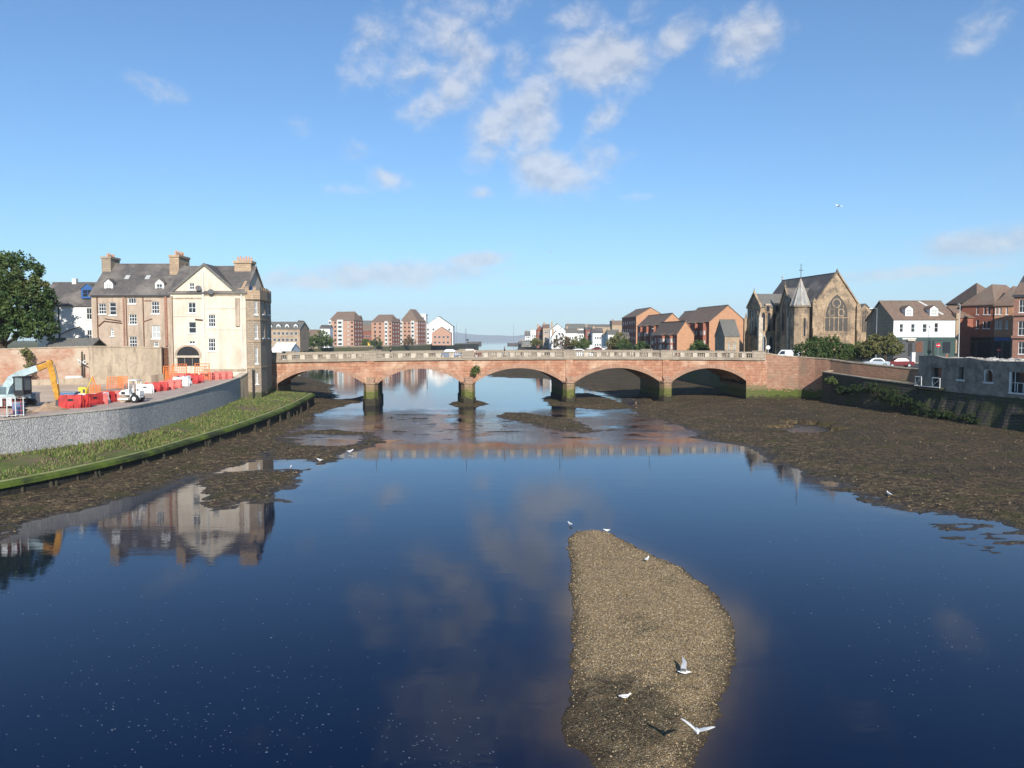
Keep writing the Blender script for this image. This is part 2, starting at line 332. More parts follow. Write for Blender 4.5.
def building(name, label, cat, L, Rr, depth, z0, ze, roof='gx', rise=3.0, wall='cream', roofm='slate', win=None, group=None, over=.25, frame='white', hipin=None,
             sidem=None, wnx=2, wnz=2, glass='glass'):
    """L, Rr = (px, Y) of the front corners; local x runs along the front, y to the back. win: {side: [(px0,px1,py0,py1[,opts])]}"""
    a = Vector((PX(*L), L[1])); b = Vector((PX(*Rr), Rr[1])); w = (b-a).length; ang = math.atan2(b.y-a.y, b.x-a.x)
    o = thing(name, label, cat, (a.x,a.y,z0), ang, group); H = ze-z0; q = B(); q.o = o; q.w = w; q.d = depth; q.H = H; q.rise = rise; q.ang = ang
    ex = Vector((math.cos(ang), math.sin(ang), 0)); ey = Vector((-math.sin(ang), math.cos(ang), 0)); og = Vector((a.x,a.y,z0)); q.ex=ex; q.ey=ey; q.og=og
    def world(l): return og+ex*l[0]+ey*l[1]+Vector((0,0,l[2]))
    q.world = world
    def onplane(px, py, axis, val):
        d = ray(px,py); c = Vector((0,0,HC)); n = ey if axis == 'y' else ex
        t = (val+n.dot(og)-n.dot(c))/n.dot(d); p = c+d*t-og
        return (ex.dot(p), ey.dot(p), p.z)
    q.onplane = onplane
    maps = {'front': lambda u,z,dd: (u,dd,z), 'back': lambda u,z,dd: (u,depth-dd,z), 'left': lambda u,z,dd: (dd,u,z), 'right': lambda u,z,dd: (w-dd,u,z)}
    q.maps = maps
    def tohole(side, px0, px1, py0, py1):
        if side == 'front': A = onplane(px0,py1,'y',0); C = onplane(px1,py0,'y',0); r = (A[0],C[0],A[2],C[2])
        else:
            v = 0 if side == 'left' else w
            A = onplane(px0,(py0+py1)/2,'x',v); C = onplane(px1,(py0+py1)/2,'x',v); pm=(px0+px1)/2
            r = (min(A[1],C[1]),max(A[1],C[1]),onplane(pm,py1,'x',v)[2],onplane(pm,py0,'x',v)[2])
        return r
    q.tohole = tohole
    outl = {s: [(0,0),(w if s in ('front','back') else depth,0),(w if s in ('front','back') else depth,H),(0,H)] for s in maps}
    if roof == 'gx':
        for s in ('left','right'): outl[s] = [(0,0),(depth,0),(depth,H),(depth/2,H+rise),(0,H)]
    if roof == 'gy':
        for s in ('front','back'): outl[s] = [(0,0),(w,0),(w,H),(w/2,H+rise),(0,H)]
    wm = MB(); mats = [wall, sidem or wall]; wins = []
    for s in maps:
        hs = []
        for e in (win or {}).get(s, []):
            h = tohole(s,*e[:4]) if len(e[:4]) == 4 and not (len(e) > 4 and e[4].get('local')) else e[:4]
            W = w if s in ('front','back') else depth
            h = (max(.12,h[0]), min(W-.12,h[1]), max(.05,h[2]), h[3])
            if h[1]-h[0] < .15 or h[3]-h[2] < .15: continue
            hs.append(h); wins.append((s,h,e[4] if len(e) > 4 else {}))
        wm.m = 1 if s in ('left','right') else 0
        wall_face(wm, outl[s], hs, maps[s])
    q.wall = wm.build('wall', mats, o)
    for s,h,op in wins:
        op = dict(op); op.pop('local',None)
        window(o, maps[s], h, **{**dict(frame=frame,nx=wnx,nz=wnz,glass=glass), **op})
    rb = MB(); e = .03; v = over; t = .16
    if roof == 'gx':
        k = rise/(depth/2)
        rb.slab([(-v,-v,H-v*k+e),(w+v,-v,H-v*k+e),(w+v,depth/2,H+rise+e),(-v,depth/2,H+rise+e)], t)
        rb.slab([(-v,depth/2,H+rise+e),(w+v,depth/2,H+rise+e),(w+v,depth+v,H-v*k+e),(-v,depth+v,H-v*k+e)], t)
        rb.box(-v,w+v,depth/2-.12,depth/2+.12,H+rise+t-.02,H+rise+t+.13)
    elif roof == 'gy':
        k = rise/(w/2)
        rb.slab([(-v,-v,H-v*k+e),(w/2,-v,H+rise+e),(w/2,depth+v,H+rise+e),(-v,depth+v,H-v*k+e)], t)
        rb.slab([(w/2,-v,H+rise+e),(w+v,-v,H-v*k+e),(w+v,depth+v,H-v*k+e),(w/2,depth+v,H+rise+e)], t)
        rb.box(w/2-.12,w/2+.12,-v,depth+v,H+rise+t-.02,H+rise+t+.13)
    elif roof == 'hip':
        i = hipin if hipin is not None else min(w,depth)/2
        z = H+e
        if w >= depth: r1, r2 = (i,depth/2), (w-i,depth/2)
        else: r1, r2 = (w/2,i), (w/2,depth-i)
        zr = H+rise
        c = [(-v,-v,z),(w+v,-v,z),(w+v,depth+v,z),(-v,depth+v,z)]
        a1, a2 = (*r1,zr), (*r2,zr)
        if w >= depth: fs = [[c[0],c[1],a2,a1],[c[1],c[2],a2],[c[2],c[3],a1,a2],[c[3],c[0],a1]]
        else: fs = [[c[0],c[1],a1],[c[1],c[2],a2,a1],[c[2],c[3],a2],[c[3],c[0],a1,a2]]
        for fc in fs: rb.face(fc)
        rb.face(list(reversed(c))); rb.box(-v,w+v,-v,depth+v,H-.16,H+e-.004)
    else:
        rb.box(-v,w+v,-v,depth+v,H+.004,H+rise)
    q.roof = rb.build('roof', roofm, o)
    return q
def chimney(q, x, y, w, d, z0, z1, mat_='sand', pots=4, parent=None, capm=None, along='x'):
    """local coords, z local"""
    c = MB(); c.box(x-w/2,x+w/2,y-d/2,y+d/2,z0,z1-.3); c.box(x-w/2-.1,x+w/2+.1,y-d/2-.1,y+d/2+.1,z1-.3,z1)
    o = c.build('chimney', mat_, parent or q.roof)
    return o
def pots(o, x, y, span, z, n, along='x', h=.7, m='pot'):
    p = MB()
    for k in range(n):
        t = (k+.5)/n-.5; cx, cy = (x+t*span,y) if along == 'x' else (x,y+t*span)
        p.cyl((cx,cy),.16,.12,z,z+h*(1+.15*math.sin(k*2.3)),8)
    return p
def dormer(q, x, yf, z, w, h, depth, wallm='white', roofm='slate', glass='glass', rise=.5, pal=None):
    """gabled dormer, front face at local y=yf, bottom z"""
    m = MB(); mp = lambda u,zz,dd: (u,yf+dd,zz)
    hole = (x-w/2+.18,x+w/2-.18,z+.2,z+h-.12)
    wall_face(m,[(x-w/2,z),(x+w/2,z),(x+w/2,z+h),(x,z+h+rise),(x-w/2,z+h)],[hole],mp,.08)
    for sx in (-1,1): m.face([(x+sx*w/2,yf,z),(x+sx*w/2,yf+depth,z+.0),(x+sx*w/2,yf+depth,z+h),(x+sx*w/2,yf,z+h)])
    dm = m.build('dormer', wallm, q.o)
    r = MB(); k = rise/(w/2)
    r.slab([(x-w/2-.12,yf-.12,z+h-.12*k+.02),(x,yf-.12,z+h+rise+.02),(x,yf+depth+.6,z+h+rise+.02),(x-w/2-.12,yf+depth+.6,z+h-.12*k+.02)],.09)
    r.slab([(x,yf-.12,z+h+rise+.02),(x+w/2+.12,yf-.12,z+h-.12*k+.02),(x+w/2+.12,yf+depth+.6,z+h-.12*k+.02),(x,yf+depth+.6,z+h+rise+.02)],.09)
    r.build('roof', roofm, dm)
    window(dm, mp, hole, frame=pal or 'white', glass=glass, sill=False, d=.03, merged=True)
    return dm

# ------------------------------------------------------------------ value noise (numpy)
_T = rng.random((256,256))
def vnoise(x, y):
    xi = np.floor(x).astype(int); yi = np.floor(y).astype(int); fx = x-xi; fy = y-yi
    fx = fx*fx*(3-2*fx); fy = fy*fy*(3-2*fy); a = xi & 255; b = yi & 255; a1 = (xi+1) & 255; b1 = (yi+1) & 255
    return (_T[a,b]*(1-fx)+_T[a1,b]*fx)*(1-fy)+(_T[a,b1]*(1-fx)+_T[a1,b1]*fx)*fy
def fbm(x, y, s, o=5):
    r = 0; amp = .5
    for k in range(o): r = r+amp*(vnoise(x*s+17.3*k, y*s+9.1*k)-.5); s *= 2.03; amp *= .55
    return r
def sdist(X, Y, poly):
    """signed distance, positive inside"""
    d = np.full(X.shape, 1e9); ins = np.zeros(X.shape, bool); n = len(poly)
    for k in range(n):
        x0,y0 = poly[k]; x1,y1 = poly[(k+1) % n]; ex,ey = x1-x0,y1-y0; L = ex*ex+ey*ey+1e-12
        t = np.clip(((X-x0)*ex+(Y-y0)*ey)/L,0,1); d = np.minimum(d,(X-x0-t*ex)**2+(Y-y0-t*ey)**2)
        c = ((y0 > Y) != (y1 > Y)) & (X < (x1-x0)*(Y-y0)/(y1-y0+1e-12)+x0); ins ^= c
    d = np.sqrt(d); return np.where(ins, d, -d)
def pxpoly(pts, z=0.0): return [tuple(P(a,b,z=z))[:2] for a, b in pts]
def grid_mesh(name, xs, ys, Z, m, keep=None):
    nx, ny = len(xs), len(ys); X, Y = np.meshgrid(xs, ys)
    v = np.stack([X,Y,Z],-1).reshape(-1,3)
    idx = np.arange(nx*ny).reshape(ny,nx); f = np.stack([idx[:-1,:-1],idx[:-1,1:],idx[1:,1:],idx[1:,:-1]],-1)
    if keep is not None: f = f[keep[:-1,:-1] | keep[1:,1:] | keep[1:,:-1] | keep[:-1,1:]]
    f = f.reshape(-1,4)
    used = np.unique(f); mp = np.full(nx*ny,-1); mp[used] = np.arange(len(used)); v = v[used]; f = mp[f]
    me = bpy.data.meshes.new(name); me.vertices.add(len(v)); me.vertices.foreach_set('co', v.ravel())
    me.loops.add(f.size); me.loops.foreach_set('vertex_index', f.ravel().astype(np.int32))
    me.polygons.add(len(f)); me.polygons.foreach_set('loop_start', np.arange(0,f.size,4,dtype=np.int32))
    me.polygons.foreach_set('loop_total', np.full(len(f),4,dtype=np.int32)); me.polygons.foreach_set('use_smooth', np.ones(len(f),bool))
    me.update(calc_edges=True); me.materials.append(m)
    o = bpy.data.objects.new(name, me); COL.objects.link(o); return o
# ------------------------------------------------------------------ sky with clouds, sun
w = bpy.data.worlds.new('World'); sc.world = w; w.use_nodes = True
t = NT(w.node_tree); w.node_tree.nodes.clear()
sky = t.n('ShaderNodeTexSky', sky_type='NISHITA', sun_disc=False, sun_elevation=R(SUN_EL), sun_rotation=R(180-SUN_AZ),
          altitude=0, air_density=1.0, dust_density=.15, ozone_density=2.2)
dirv = t.n('ShaderNodeTexCoord').outputs['Generated']
sx, sy, sz = t.n('ShaderNodeSeparateXYZ', {0: dirv}).outputs
az = t.math('ARCTAN2', sx, sy); el = t.math('ARCSINE', sz)
ae = t.n('ShaderNodeCombineXYZ', {0: az, 1: el, 2: 0.0}).outputs[0]
CL = [  # (px, py, rx, ry, tilt deg, strength) laid out on the sky dome by azimuth and elevation
 (372,48,26,42,-20,.75),(440,30,42,34,0,.7),(455,85,40,32,20,.85),(480,10,50,22,0,.6),(500,120,44,32,40,.95),(535,118,26,52,-10,1.0),(548,172,50,26,-10,1.15),
 (430,105,34,20,20,.8),(585,165,46,28,10,.7),(600,60,56,30,0,1.25),(580,18,32,20,0,.8),(675,38,36,18,20,.85),(745,40,36,30,25,.9),(604,116,30,14,35,.8),(640,16,18,16,0,.6),
 (385,178,26,12,-15,.85),(345,190,38,8,0,.5),(355,155,20,14,0,.45),(480,193,18,8,0,.7),(160,90,32,14,-20,.55),(295,124,20,10,0,.45),(980,32,32,18,35,.65),(720,66,20,12,0,.4),
 (390,274,130,16,2,1.0),(330,280,110,12,0,.9),(478,260,34,9,5,1.2),(410,70,30,30,30,.7),(485,150,30,24,40,.7),(515,70,26,26,0,.6),(470,60,30,40,20,.8),(560,283,90,5,2,.55),(548,252,12,4,0,.5),(985,246,70,16,2,1.0),(920,271,100,8,4,.8),(640,196,30,6,0,.4),
 (450,-60,80,60,0,1.0),(520,-40,60,40,0,.7),(250,-90,60,30,0,.3),(700,-90,70,30,0,.4),(870,-60,50,24,0,.4),(560,-140,90,40,0,.5)]
mask = None
for (px,py,rx,ry,tilt,st) in CL:
    d = ray(px,py).normalized(); a0 = math.atan2(d.x,d.y); e0 = math.asin(d.z)
    v = t.n('ShaderNodeVectorMath', {0: ae, 1: (a0,e0,0)}, operation='SUBTRACT').outputs[0]
    v = t.n('ShaderNodeMapping', {'Vector': v, 'Rotation': (0,0,-R(tilt)), 'Scale': (F/rx,F/ry,1)}, vector_type='POINT').outputs[0] if tilt == 0 else \
        t.vmul(t.n('ShaderNodeVectorRotate', {'Vector': v, 'Angle': -R(tilt)}, rotation_type='Z_AXIS').outputs[0], (F/rx,F/ry,1))
    L = t.n('ShaderNodeVectorMath', {0: v}, operation='LENGTH').outputs['Value']
    k = t.math('MULTIPLY', t.rng(L, 1.75, 0, 0, 1, True), st)
    mask = k if mask is None else t.math('MAXIMUM', mask, k)
n1 = t.noise(t.vmul(ae,(1,1.3,1)), 21, 12, .64, .25); n2 = t.noise(t.vmul(ae,(1,1.8,1)), 6, 4, .5)
nn = t.math('ADD', t.math('MULTIPLY', n1, .8), t.math('MULTIPLY', n2, .2))
cov = t.rng(t.math('ADD', t.math('MULTIPLY', mask, .52), nn), .61, 1.04, 0, 1, True)
cov = t.math('MULTIPLY', cov, .70)
# lit tops, greyer bellies
sh = t.noise(t.n('ShaderNodeVectorMath', {0: t.vmul(ae,(1,1.3,1)), 1: (0,.016,0)}, operation='ADD').outputs[0], 21, 6, .58, .25)
ccol = t.mix(t.rng(t.math('SUBTRACT', sh, n1), -.10, .14), (.60,.60,.62,1), (.39,.42,.49,1))
skyc = t.n('ShaderNodeVectorMath', {0: sky.outputs[0], 1: (.054,.084,.109)}, operation='MULTIPLY').outputs[0]
fin = t.mix(cov, skyc, ccol)
bg = t.n('ShaderNodeBackground', {'Color': fin, 'Strength': 1.0}); out = t.n('ShaderNodeOutputWorld', {'Surface': bg.outputs[0]})
sl = bpy.data.lights.new('sun', 'SUN'); sl.energy = 4.7; sl.angle = R(.55); sl.color = (1,.945,.86)
so = bpy.data.objects.new('sun', sl); COL.objects.link(so)
sd = Vector((math.cos(R(SUN_EL))*math.sin(R(SUN_AZ)), -math.cos(R(SUN_EL))*math.cos(R(SUN_AZ)), math.sin(R(SUN_EL))))
so.rotation_euler = sd.to_track_quat('Z','Y').to_euler()

# ------------------------------------------------------------------ water
m, t, b = newmat('river_water'); M['water'] = m
g = t.n('ShaderNodeNewGeometry').outputs['Position']
b.inputs['Base Color'].default_value = (.0008,.0055,.021,1); b.inputs['IOR'].default_value = 1.33; b.inputs['Specular IOR Level'].default_value = .5; b.inputs['Specular Tint'].default_value = (.12,.40,1,1)
wy = t.n('ShaderNodeSeparateXYZ', {0: g}).outputs[1]
rough_zone = t.math('MULTIPLY', t.rng(wy, 70, 86, 0, 1, True), t.rng(wy, 116, 104, 0, 1, True))     # shallow riffle above the bridge
rough_zone = t.math('MULTIPLY', rough_zone, t.rng(t.noise(g, .12, 4), .38, .55))
big = t.noise(t.vmul(g,(.35,1,1)), .9, 3, .5); small = t.noise(t.vmul(g,(.6,1,1)), 4.5, 3, .6)
h = t.math('ADD', t.math('MULTIPLY', big, .009), t.math('MULTIPLY', small, .0028))
patch = t.rng(t.noise(g, .05, 3), .35, .65, .35, 1)
h = t.math('MULTIPLY', h, patch)
h = t.math('ADD', h, t.math('MULTIPLY', t.math('MULTIPLY', t.noise(t.vmul(g,(.5,1,1)), 2.4, 4, .65), rough_zone), .09))
bn = t.n('ShaderNodeBump', {'Height': h, 'Strength': .8, 'Distance': 1.0}); t.t.links.new(bn.outputs[0], b.inputs['Normal'])
b.inputs['Roughness'].default_value = .02
wb = t.mix(t.math('MULTIPLY', rough_zone, .6), (.0008,.0055,.021,1), (.10,.062,.045,1)); sa = t.n('ShaderNodeAttribute', attribute_name='shallow').outputs['Fac']; wb = t.mix(sa, wb, (.13,.085,.038,1)); t.t.links.new(wb, b.inputs['Base Color'])
WATER_M = m

# ------------------------------------------------------------------ river bed with mud banks, islets and pools
mud1 = [(-44,28)]+pxpoly([(-40,566),(0,536),(50,519),(110,502),(153,489),(199,475),(232,466),(250,461),(262,457),(276,452),(284,440),(296,431),(308,424),(317,414),(334,408),(362,401.5),(364,396)])+[(-27,131),(-44,131)]
mudA = pxpoly([(268,455),(276,440),(292,432),(308,429.5),(324,430),(352,431.6),(371,433),(384,441),(371,447),(345,452.7),(334,461),(315,465.5),(298,462),(275,458.5)])
mudF = pxpoly([(190,474),(232,472),(273,470),(310,468),(305,476),(296,483),(284,490),(275,494),(289,502),(275,503),(240,503),(232,508),(212,511),(203,503),(203,492)])
mudP3 = pxpoly([(542,398),(562,394.5),(590,393),(625,403),(634,408),(605,410),(582,408),(549,405.5)])
mudBar = pxpoly([(497,417),(506,413),(526,413),(554,417),(577,421),(592,429),(588,434.5),(562,431),(541.6,427),(516,421)])
mudP2 = pxpoly([(448,404.5),(460,401),(478,401),(488,404),(478,406.5),(458,406.5)])
mudR = pxpoly([(626,401.5),(628,417),(656,422),(681,430),(689,437.5),(739,449),(752.5,460),(779,469),(805,480.6),(835,495.6),(865,505),(902,514),(940,518),(977,526),(1024,540),(1100,560)])+[(66,50),(66,140),(24,140),(19.5,128)]
mudFarR = [(-8,330),(-7,240),(-6,206),(2,204),(9,200),(13.5,165),(17,140),(19,124),(66,124),(66,950),(8,950),(2,600),(-5,400)]
mudFarL = [(-27,126),(-31,140),(-35,152),(-39,171),(-50,200),(-92,260),(-124,400),(-150,400),(-150,110),(-40,110)]
pools = [(pxpoly([(786,428),(800,425.5),(822,429),(824,434),(800,434)]),0), (pxpoly([(292,437),(310,434),(350,436.5),(352,443),(338,447),(300,442)]),0),
         (pxpoly([(268,462),(296,461),(308,465),(300,469),(274,469)]),0)]
def bed(X, Y):
    n = fbm(X, Y, .16, 6); nf = fbm(X+40, Y, 1.1, 4)
    nr = fbm(X*.7, Y*1.2, .45, 6)
    h = np.full(X.shape, -1.2)
    for (pl, amp, mx, sl) in ((mud1,2.4,.30,.08),(mudA,1.6,.12,.10),(mudF,1.5,.11,.10),(mudP3,1.4,.3,.12),(mudBar,1.3,.16,.12),(mudP2,.6,.3,.25),(mudR,2.6,.75,.035),(mudFarR,5,1.1,.05),(mudFarL,4,1.4,.08)):
        s = sdist(X, Y, pl)+amp*(nr*1.2+n*.5)+1.3*nf-(1.1 if pl is mudR else 0)
        h = np.maximum(h, np.where(s > 0, mx*(1-np.exp(-s*sl*1.6/mx)), s*.07))
    for pl, _ in pools:
        s = sdist(X, Y, pl)+5.5*nr+2.0*nf
        h = np.where(s > -1.5, np.minimum(h, np.maximum(-.035*s, -.10+.55*fbm(X*.5+3,Y*1.3,.9,5)-.02)), h)
    # jagged shallows at the toe of the right flat and in the riffle
    s = sdist(X, Y, pxpoly([(905,512),(1060,520),(1100,560),(1010,560),(940,538),(925,522)]))
    h = np.where(s > 0, np.maximum(h, -.02+.22*fbm(X*.5,Y*1.4,.8,6)-.02), h)
    s = sdist(X, Y, pxpoly([(384,414),(470,412),(500,420),(600,430),(660,424),(690,440),(600,438),(480,437),(400,446)]))
    h = np.where(s > 0, np.maximum(h, -.035+.34*fbm(X*.35,Y*1.6,.5,6)+.12*nf-.035), h)
    return h+np.where(h > -.3, .10*nf+.05*fbm(X,Y,3.1,3), 0)*np.clip((h+.15)*4,0.1,1)
m, t, b = newmat('mud_and_seaweed'); M['mud'] = m
g = t.n('ShaderNodeNewGeometry').outputs['Position']; z = t.n('ShaderNodeSeparateXYZ', {0: g}).outputs[2]
wx = t.n('ShaderNodeSeparateXYZ', {0: g}).outputs[0]
na = t.noise(g, .22, 6, .65); nb = t.noise(g, 2.2, 6, .7); nc = t.n('ShaderNodeTexVoronoi', {'Vector': g, 'Scale': 6.5, 'Randomness': 1.0}); 
col = t.mix(t.rng(na,.38,.62), (.130,.085,.045,1), (.066,.047,.026,1))
col = t.mix(t.rng(nb,.43,.60,0,.9), col, (.020,.016,.011,1))
vv = t.n('ShaderNodeSeparateColor', {0: nc.outputs['Color']}).outputs
col = t.mix(t.math('MULTIPLY', t.math('MULTIPLY', t.rng(vv[0],.70,.78), t.rng(nb,.6,.4)), t.rng(z,.45,.12,.25,1)), col, (.24,.18,.095,1))
col = t.mix(t.math('MULTIPLY', t.rng(t.noise(g,.35,5,.6),.52,.62), .7), col, (.058,.052,.018,1))
wet = t.rng(z, .015, .10, 1, 0)
col = t.mix(t.math('MULTIPLY', wet, .6), col, (.03,.024,.018,1))
t.t.links.new(col, b.inputs['Base Color']); t.t.links.new(t.rng(wet,0,1,.95,.45), b.inputs['Roughness']); b.inputs['Specular IOR Level'].default_value = .2
bn = t.n('ShaderNodeBump', {'Height': t.math('ADD', nb, t.math('MULTIPLY', nc.outputs['Distance'], -.6)), 'Strength': 1.0, 'Distance': .10}); t.t.links.new(bn.outputs[0], b.inputs['Normal'])
def graded(a, b_, d, grow):
    out = [a]; 
    while out[-1] < b_: out.append(out[-1]+d); d *= grow
    return out
xs = np.array([-x for x in reversed(graded(42,150,.6,1.12)[1:])]+list(np.arange(-42,62,.30))+graded(62,75,.6,1.1))
ys = np.array(list(np.arange(30,134,.32))+graded(134,960,.5,1.03))
X, Y = np.meshgrid(xs, ys); Z = bed(X, Y)
tag(grid_mesh('riverbed', xs, ys, Z, m, keep=Z > -.35), kind='structure')
sm = MB(); 
def bedz(x, y): return float(bed(np.array([[x]]), np.array([[y]]))[0,0])
# stones and wrack lying on the flats: one uncountable scatter
def scatter(name, n, xr, yr, rmin, rmax, mats, label, cat, zf, zmin=.02, flat=.6):
    x = rng.uniform(*xr, n); y = rng.uniform(*yr, n); zz = zf(x[None,:], y[None,:])[0]; k = zz > zmin
    x, y, zz = x[k], y[k], zz[k]; n = len(x); r = rmin+(rmax-rmin)*rng.random(n)**3
    base = np.array([(1,0,0),(0,1,0),(-1,0,0),(0,-1,0),(0,0,1),(0,0,-.6)],float)
    th = rng.uniform(0,6.28,n); c, s = np.cos(th), np.sin(th)
    jit = rng.uniform(.65,1.35,(n,6,1)); v = base[None]*jit; v[:,:,2] *= flat
    vx = v[:,:,0]*c[:,None]-v[:,:,1]*s[:,None]*.7; vy = v[:,:,0]*s[:,None]+v[:,:,1]*c[:,None]*.7
    V = np.stack([vx*r[:,None]+x[:,None], vy*r[:,None]+y[:,None], v[:,:,2]*r[:,None]+zz[:,None]+r[:,None]*.1],-1).reshape(-1,3)
    fb = np.array([(0,1,4),(1,2,4),(2,3,4),(3,0,4),(1,0,5),(2,1,5),(3,2,5),(0,3,5)])
    Fc = (fb[None]+6*np.arange(n)[:,None,None]).reshape(-1,3)
    me = bpy.data.meshes.new(name); me.vertices.add(len(V)); me.vertices.foreach_set('co', V.ravel())
    me.loops.add(Fc.size); me.loops.foreach_set('vertex_index', Fc.ravel().astype(np.int32)); me.polygons.add(len(Fc))
    me.polygons.foreach_set('loop_start', np.arange(0,Fc.size,3,dtype=np.int32)); me.polygons.foreach_set('loop_total', np.full(len(Fc),3,dtype=np.int32))
    me.polygons.foreach_set('material_index', np.repeat(rng.choice(len(mats), n, p=None),8).astype(np.int32))
    me.update(calc_edges=True)
    for q in mats: me.materials.append(M[q])
    o = bpy.data.objects.new(name, me); COL.objects.link(o); tag(o, label, cat, kind='stuff'); return o
M['peb_a'] = plain('tan_pebble', (.42,.31,.18), .9); M['peb_b'] = plain('brown_pebble', (.21,.15,.09), .9); M['peb_c'] = plain('pale_shell_pebble', (.42,.34,.22), .9); M['peb_d'] = plain('dark_wet_pebble', (.045,.037,.028), .6)
M['peb_e'] = plain('dull_mud_stone', (.085,.065,.042), .9)
M['weed'] = plain('brown_seaweed', (.045,.040,.018), .6)
scatter('stones', 45000, (-42,62), (38,124), .03, .15, ['peb_e']*3+['peb_d']*3+['weed']*5+['peb_b'], 'scattered stones and clumps of seaweed over the dark mud flats', 'stones', bed)

# ------------------------------------------------------------------ gravel island
isl = pxpoly([(567.8,539.5),(578.5,531.7),(595,530),(611,533.7),(624.5,541.5),(642,549),(657.7,557),(677,566),(694.8,577.6),(710,588),(722,606),(732,621.6),(734.4,629),
 (733.8,651.7),(732,671),(723,710),(708,732),(700,749),(693,768),(684,800),(640,815),(605,778),(590,756),(572,745),(562,732),(563,714),(568,689),(571,659.5),(572,645),(572.7,598),(568.8,570.8)])
def islz(X, Y):
    s = sdist(X, Y, isl)+.45*fbm(X,Y,.7,3)+.16*fbm(X,Y,4.5,3)
    h = np.where(s > 0, .34*(1-np.exp(-s*.55)), s*.25)
    return h+.07*fbm(X,Y,1.1,3)*np.clip(s+.3,0,1)+.045*fbm(X+5,Y,7.0,3)
m, t, b = newmat('river_gravel'); M['gravel'] = m
g = t.n('ShaderNodeNewGeometry').outputs['Position']; xyz = t.n('ShaderNodeSeparateXYZ', {0: g}).outputs
v1 = t.n('ShaderNodeTexVoronoi', {'Vector': g, 'Scale': 24.0}); cr = t.n('ShaderNodeSeparateColor', {0: v1.outputs['Color']}).outputs
v2 = t.n('ShaderNodeTexVoronoi', {'Vector': g, 'Scale': 55.0}); cr2 = t.n('ShaderNodeSeparateColor', {0: v2.outputs['Color']}).outputs
col = t.mix(cr[0], (.25,.17,.082,1), (.46,.32,.16,1)); col = t.mix(t.rng(cr[1],.78,.86,0,.85), col, (.66,.54,.36,1)); col = t.mix(t.rng(cr2[0],.55,.8,0,.7), col, (.07,.052,.035,1))
n0 = t.noise(g, .55, 6, .6)
wpos = P(612,712,z=.25); wd = t.n('ShaderNodeVectorMath', {0: t.n('ShaderNodeVectorMath', {0: g, 1: tuple(wpos)}, operation='SUBTRACT').outputs[0], 1: (1/1.7,1/2.2,0)}, operation='MULTIPLY').outputs[0]
L = t.n('ShaderNodeVectorMath', {0: wd}, operation='LENGTH').outputs['Value']
weed = t.rng(t.math('ADD', L, t.math('MULTIPLY', t.math('SUBTRACT', t.noise(g,1.3,6,.65), .5), 3.2)), .65, 1.55, 1, 0)
col = t.mix(t.math('MULTIPLY', weed, t.rng(cr[2],.1,.9,.5,1)), col, (.040,.034,.022,1))
col = t.mix(t.math('MULTIPLY', t.rng(n0,.56,.66), .55), col, (.10,.085,.05,1))
t.t.links.new(t.mix(t.rng(xyz[2],0.0,.10,.85,0), col, (.04,.03,.02,1)), b.inputs['Base Color']); b.inputs['Roughness'].default_value = .95; b.inputs['Specular IOR Level'].default_value = .15
bn = t.n('ShaderNodeBump', {'Height': t.math('ADD', t.math('MULTIPLY', v1.outputs['Distance'], -1.0), t.math('MULTIPLY', v2.outputs['Distance'], -.4)), 'Strength': 1.0, 'Distance': .05}); t.t.links.new(bn.outputs[0], b.inputs['Normal'])
xs = np.arange(.3,9.2,.06); ys = np.arange(15.5,44,.07); X, Y = np.meshgrid(xs, ys); Z = islz(X,Y)
tag(grid_mesh('gravel_island', xs, ys, Z, m, keep=Z > -.12), kind='structure')
def pebz(x, y):
    q = P(612,712,z=.25); d = np.hypot((x-q.x)/1.9,(y-q.y)/2.4)+1.6*fbm(x,y,1.3,4)
    return islz(x,y)-((d < 1.05) & (rng.random(x.shape) < .82))*5
scatter('pebbles', 60000, (.8,8.8), (16,43), .008, .040, ['peb_a','peb_b','peb_c','peb_a','peb_d','peb_b'], 'loose tan and brown pebbles covering the gravel island in midstream', 'pebbles', pebz, .01, .75)

# the water sheet; the bed shows brown through it where it is shallow
xs = np.array([-x for x in reversed(graded(44,6800,3,1.35)[1:])]+list(np.arange(-44,64,.45))+graded(64,6800,3,1.35)); ys = np.array(list(-np.array(graded(0,50,10,1))[::-1]+12)+list(np.arange(14,126,.45))+graded(126.5,13500,4,1.25))
X, Y = np.meshgrid(xs, ys)
wo = grid_mesh('water', xs, ys, np.zeros_like(X), WATER_M)
nz_ = fbm(X,Y,.35,4); sh_ = np.exp(np.minimum(0,sdist(X,Y,isl))*1.7+nz_*1.5)*.5
for pl in (mudR,mud1,mudA,mudF,mudBar): sh_ = np.maximum(sh_,   .20*np.exp(np.minimum(0,sdist(X,Y,pl))*.7+nz_*2))
for pl,_ in pools: sh_ = np.maximum(sh_, np.where(sdist(X,Y,pl) > -2, .45, 0))
at = wo.data.attributes.new('shallow','FLOAT','POINT'); at.data.foreach_set('value', np.clip(sh_,0,1).ravel().astype(np.float32))
tag(wo, kind='structure')

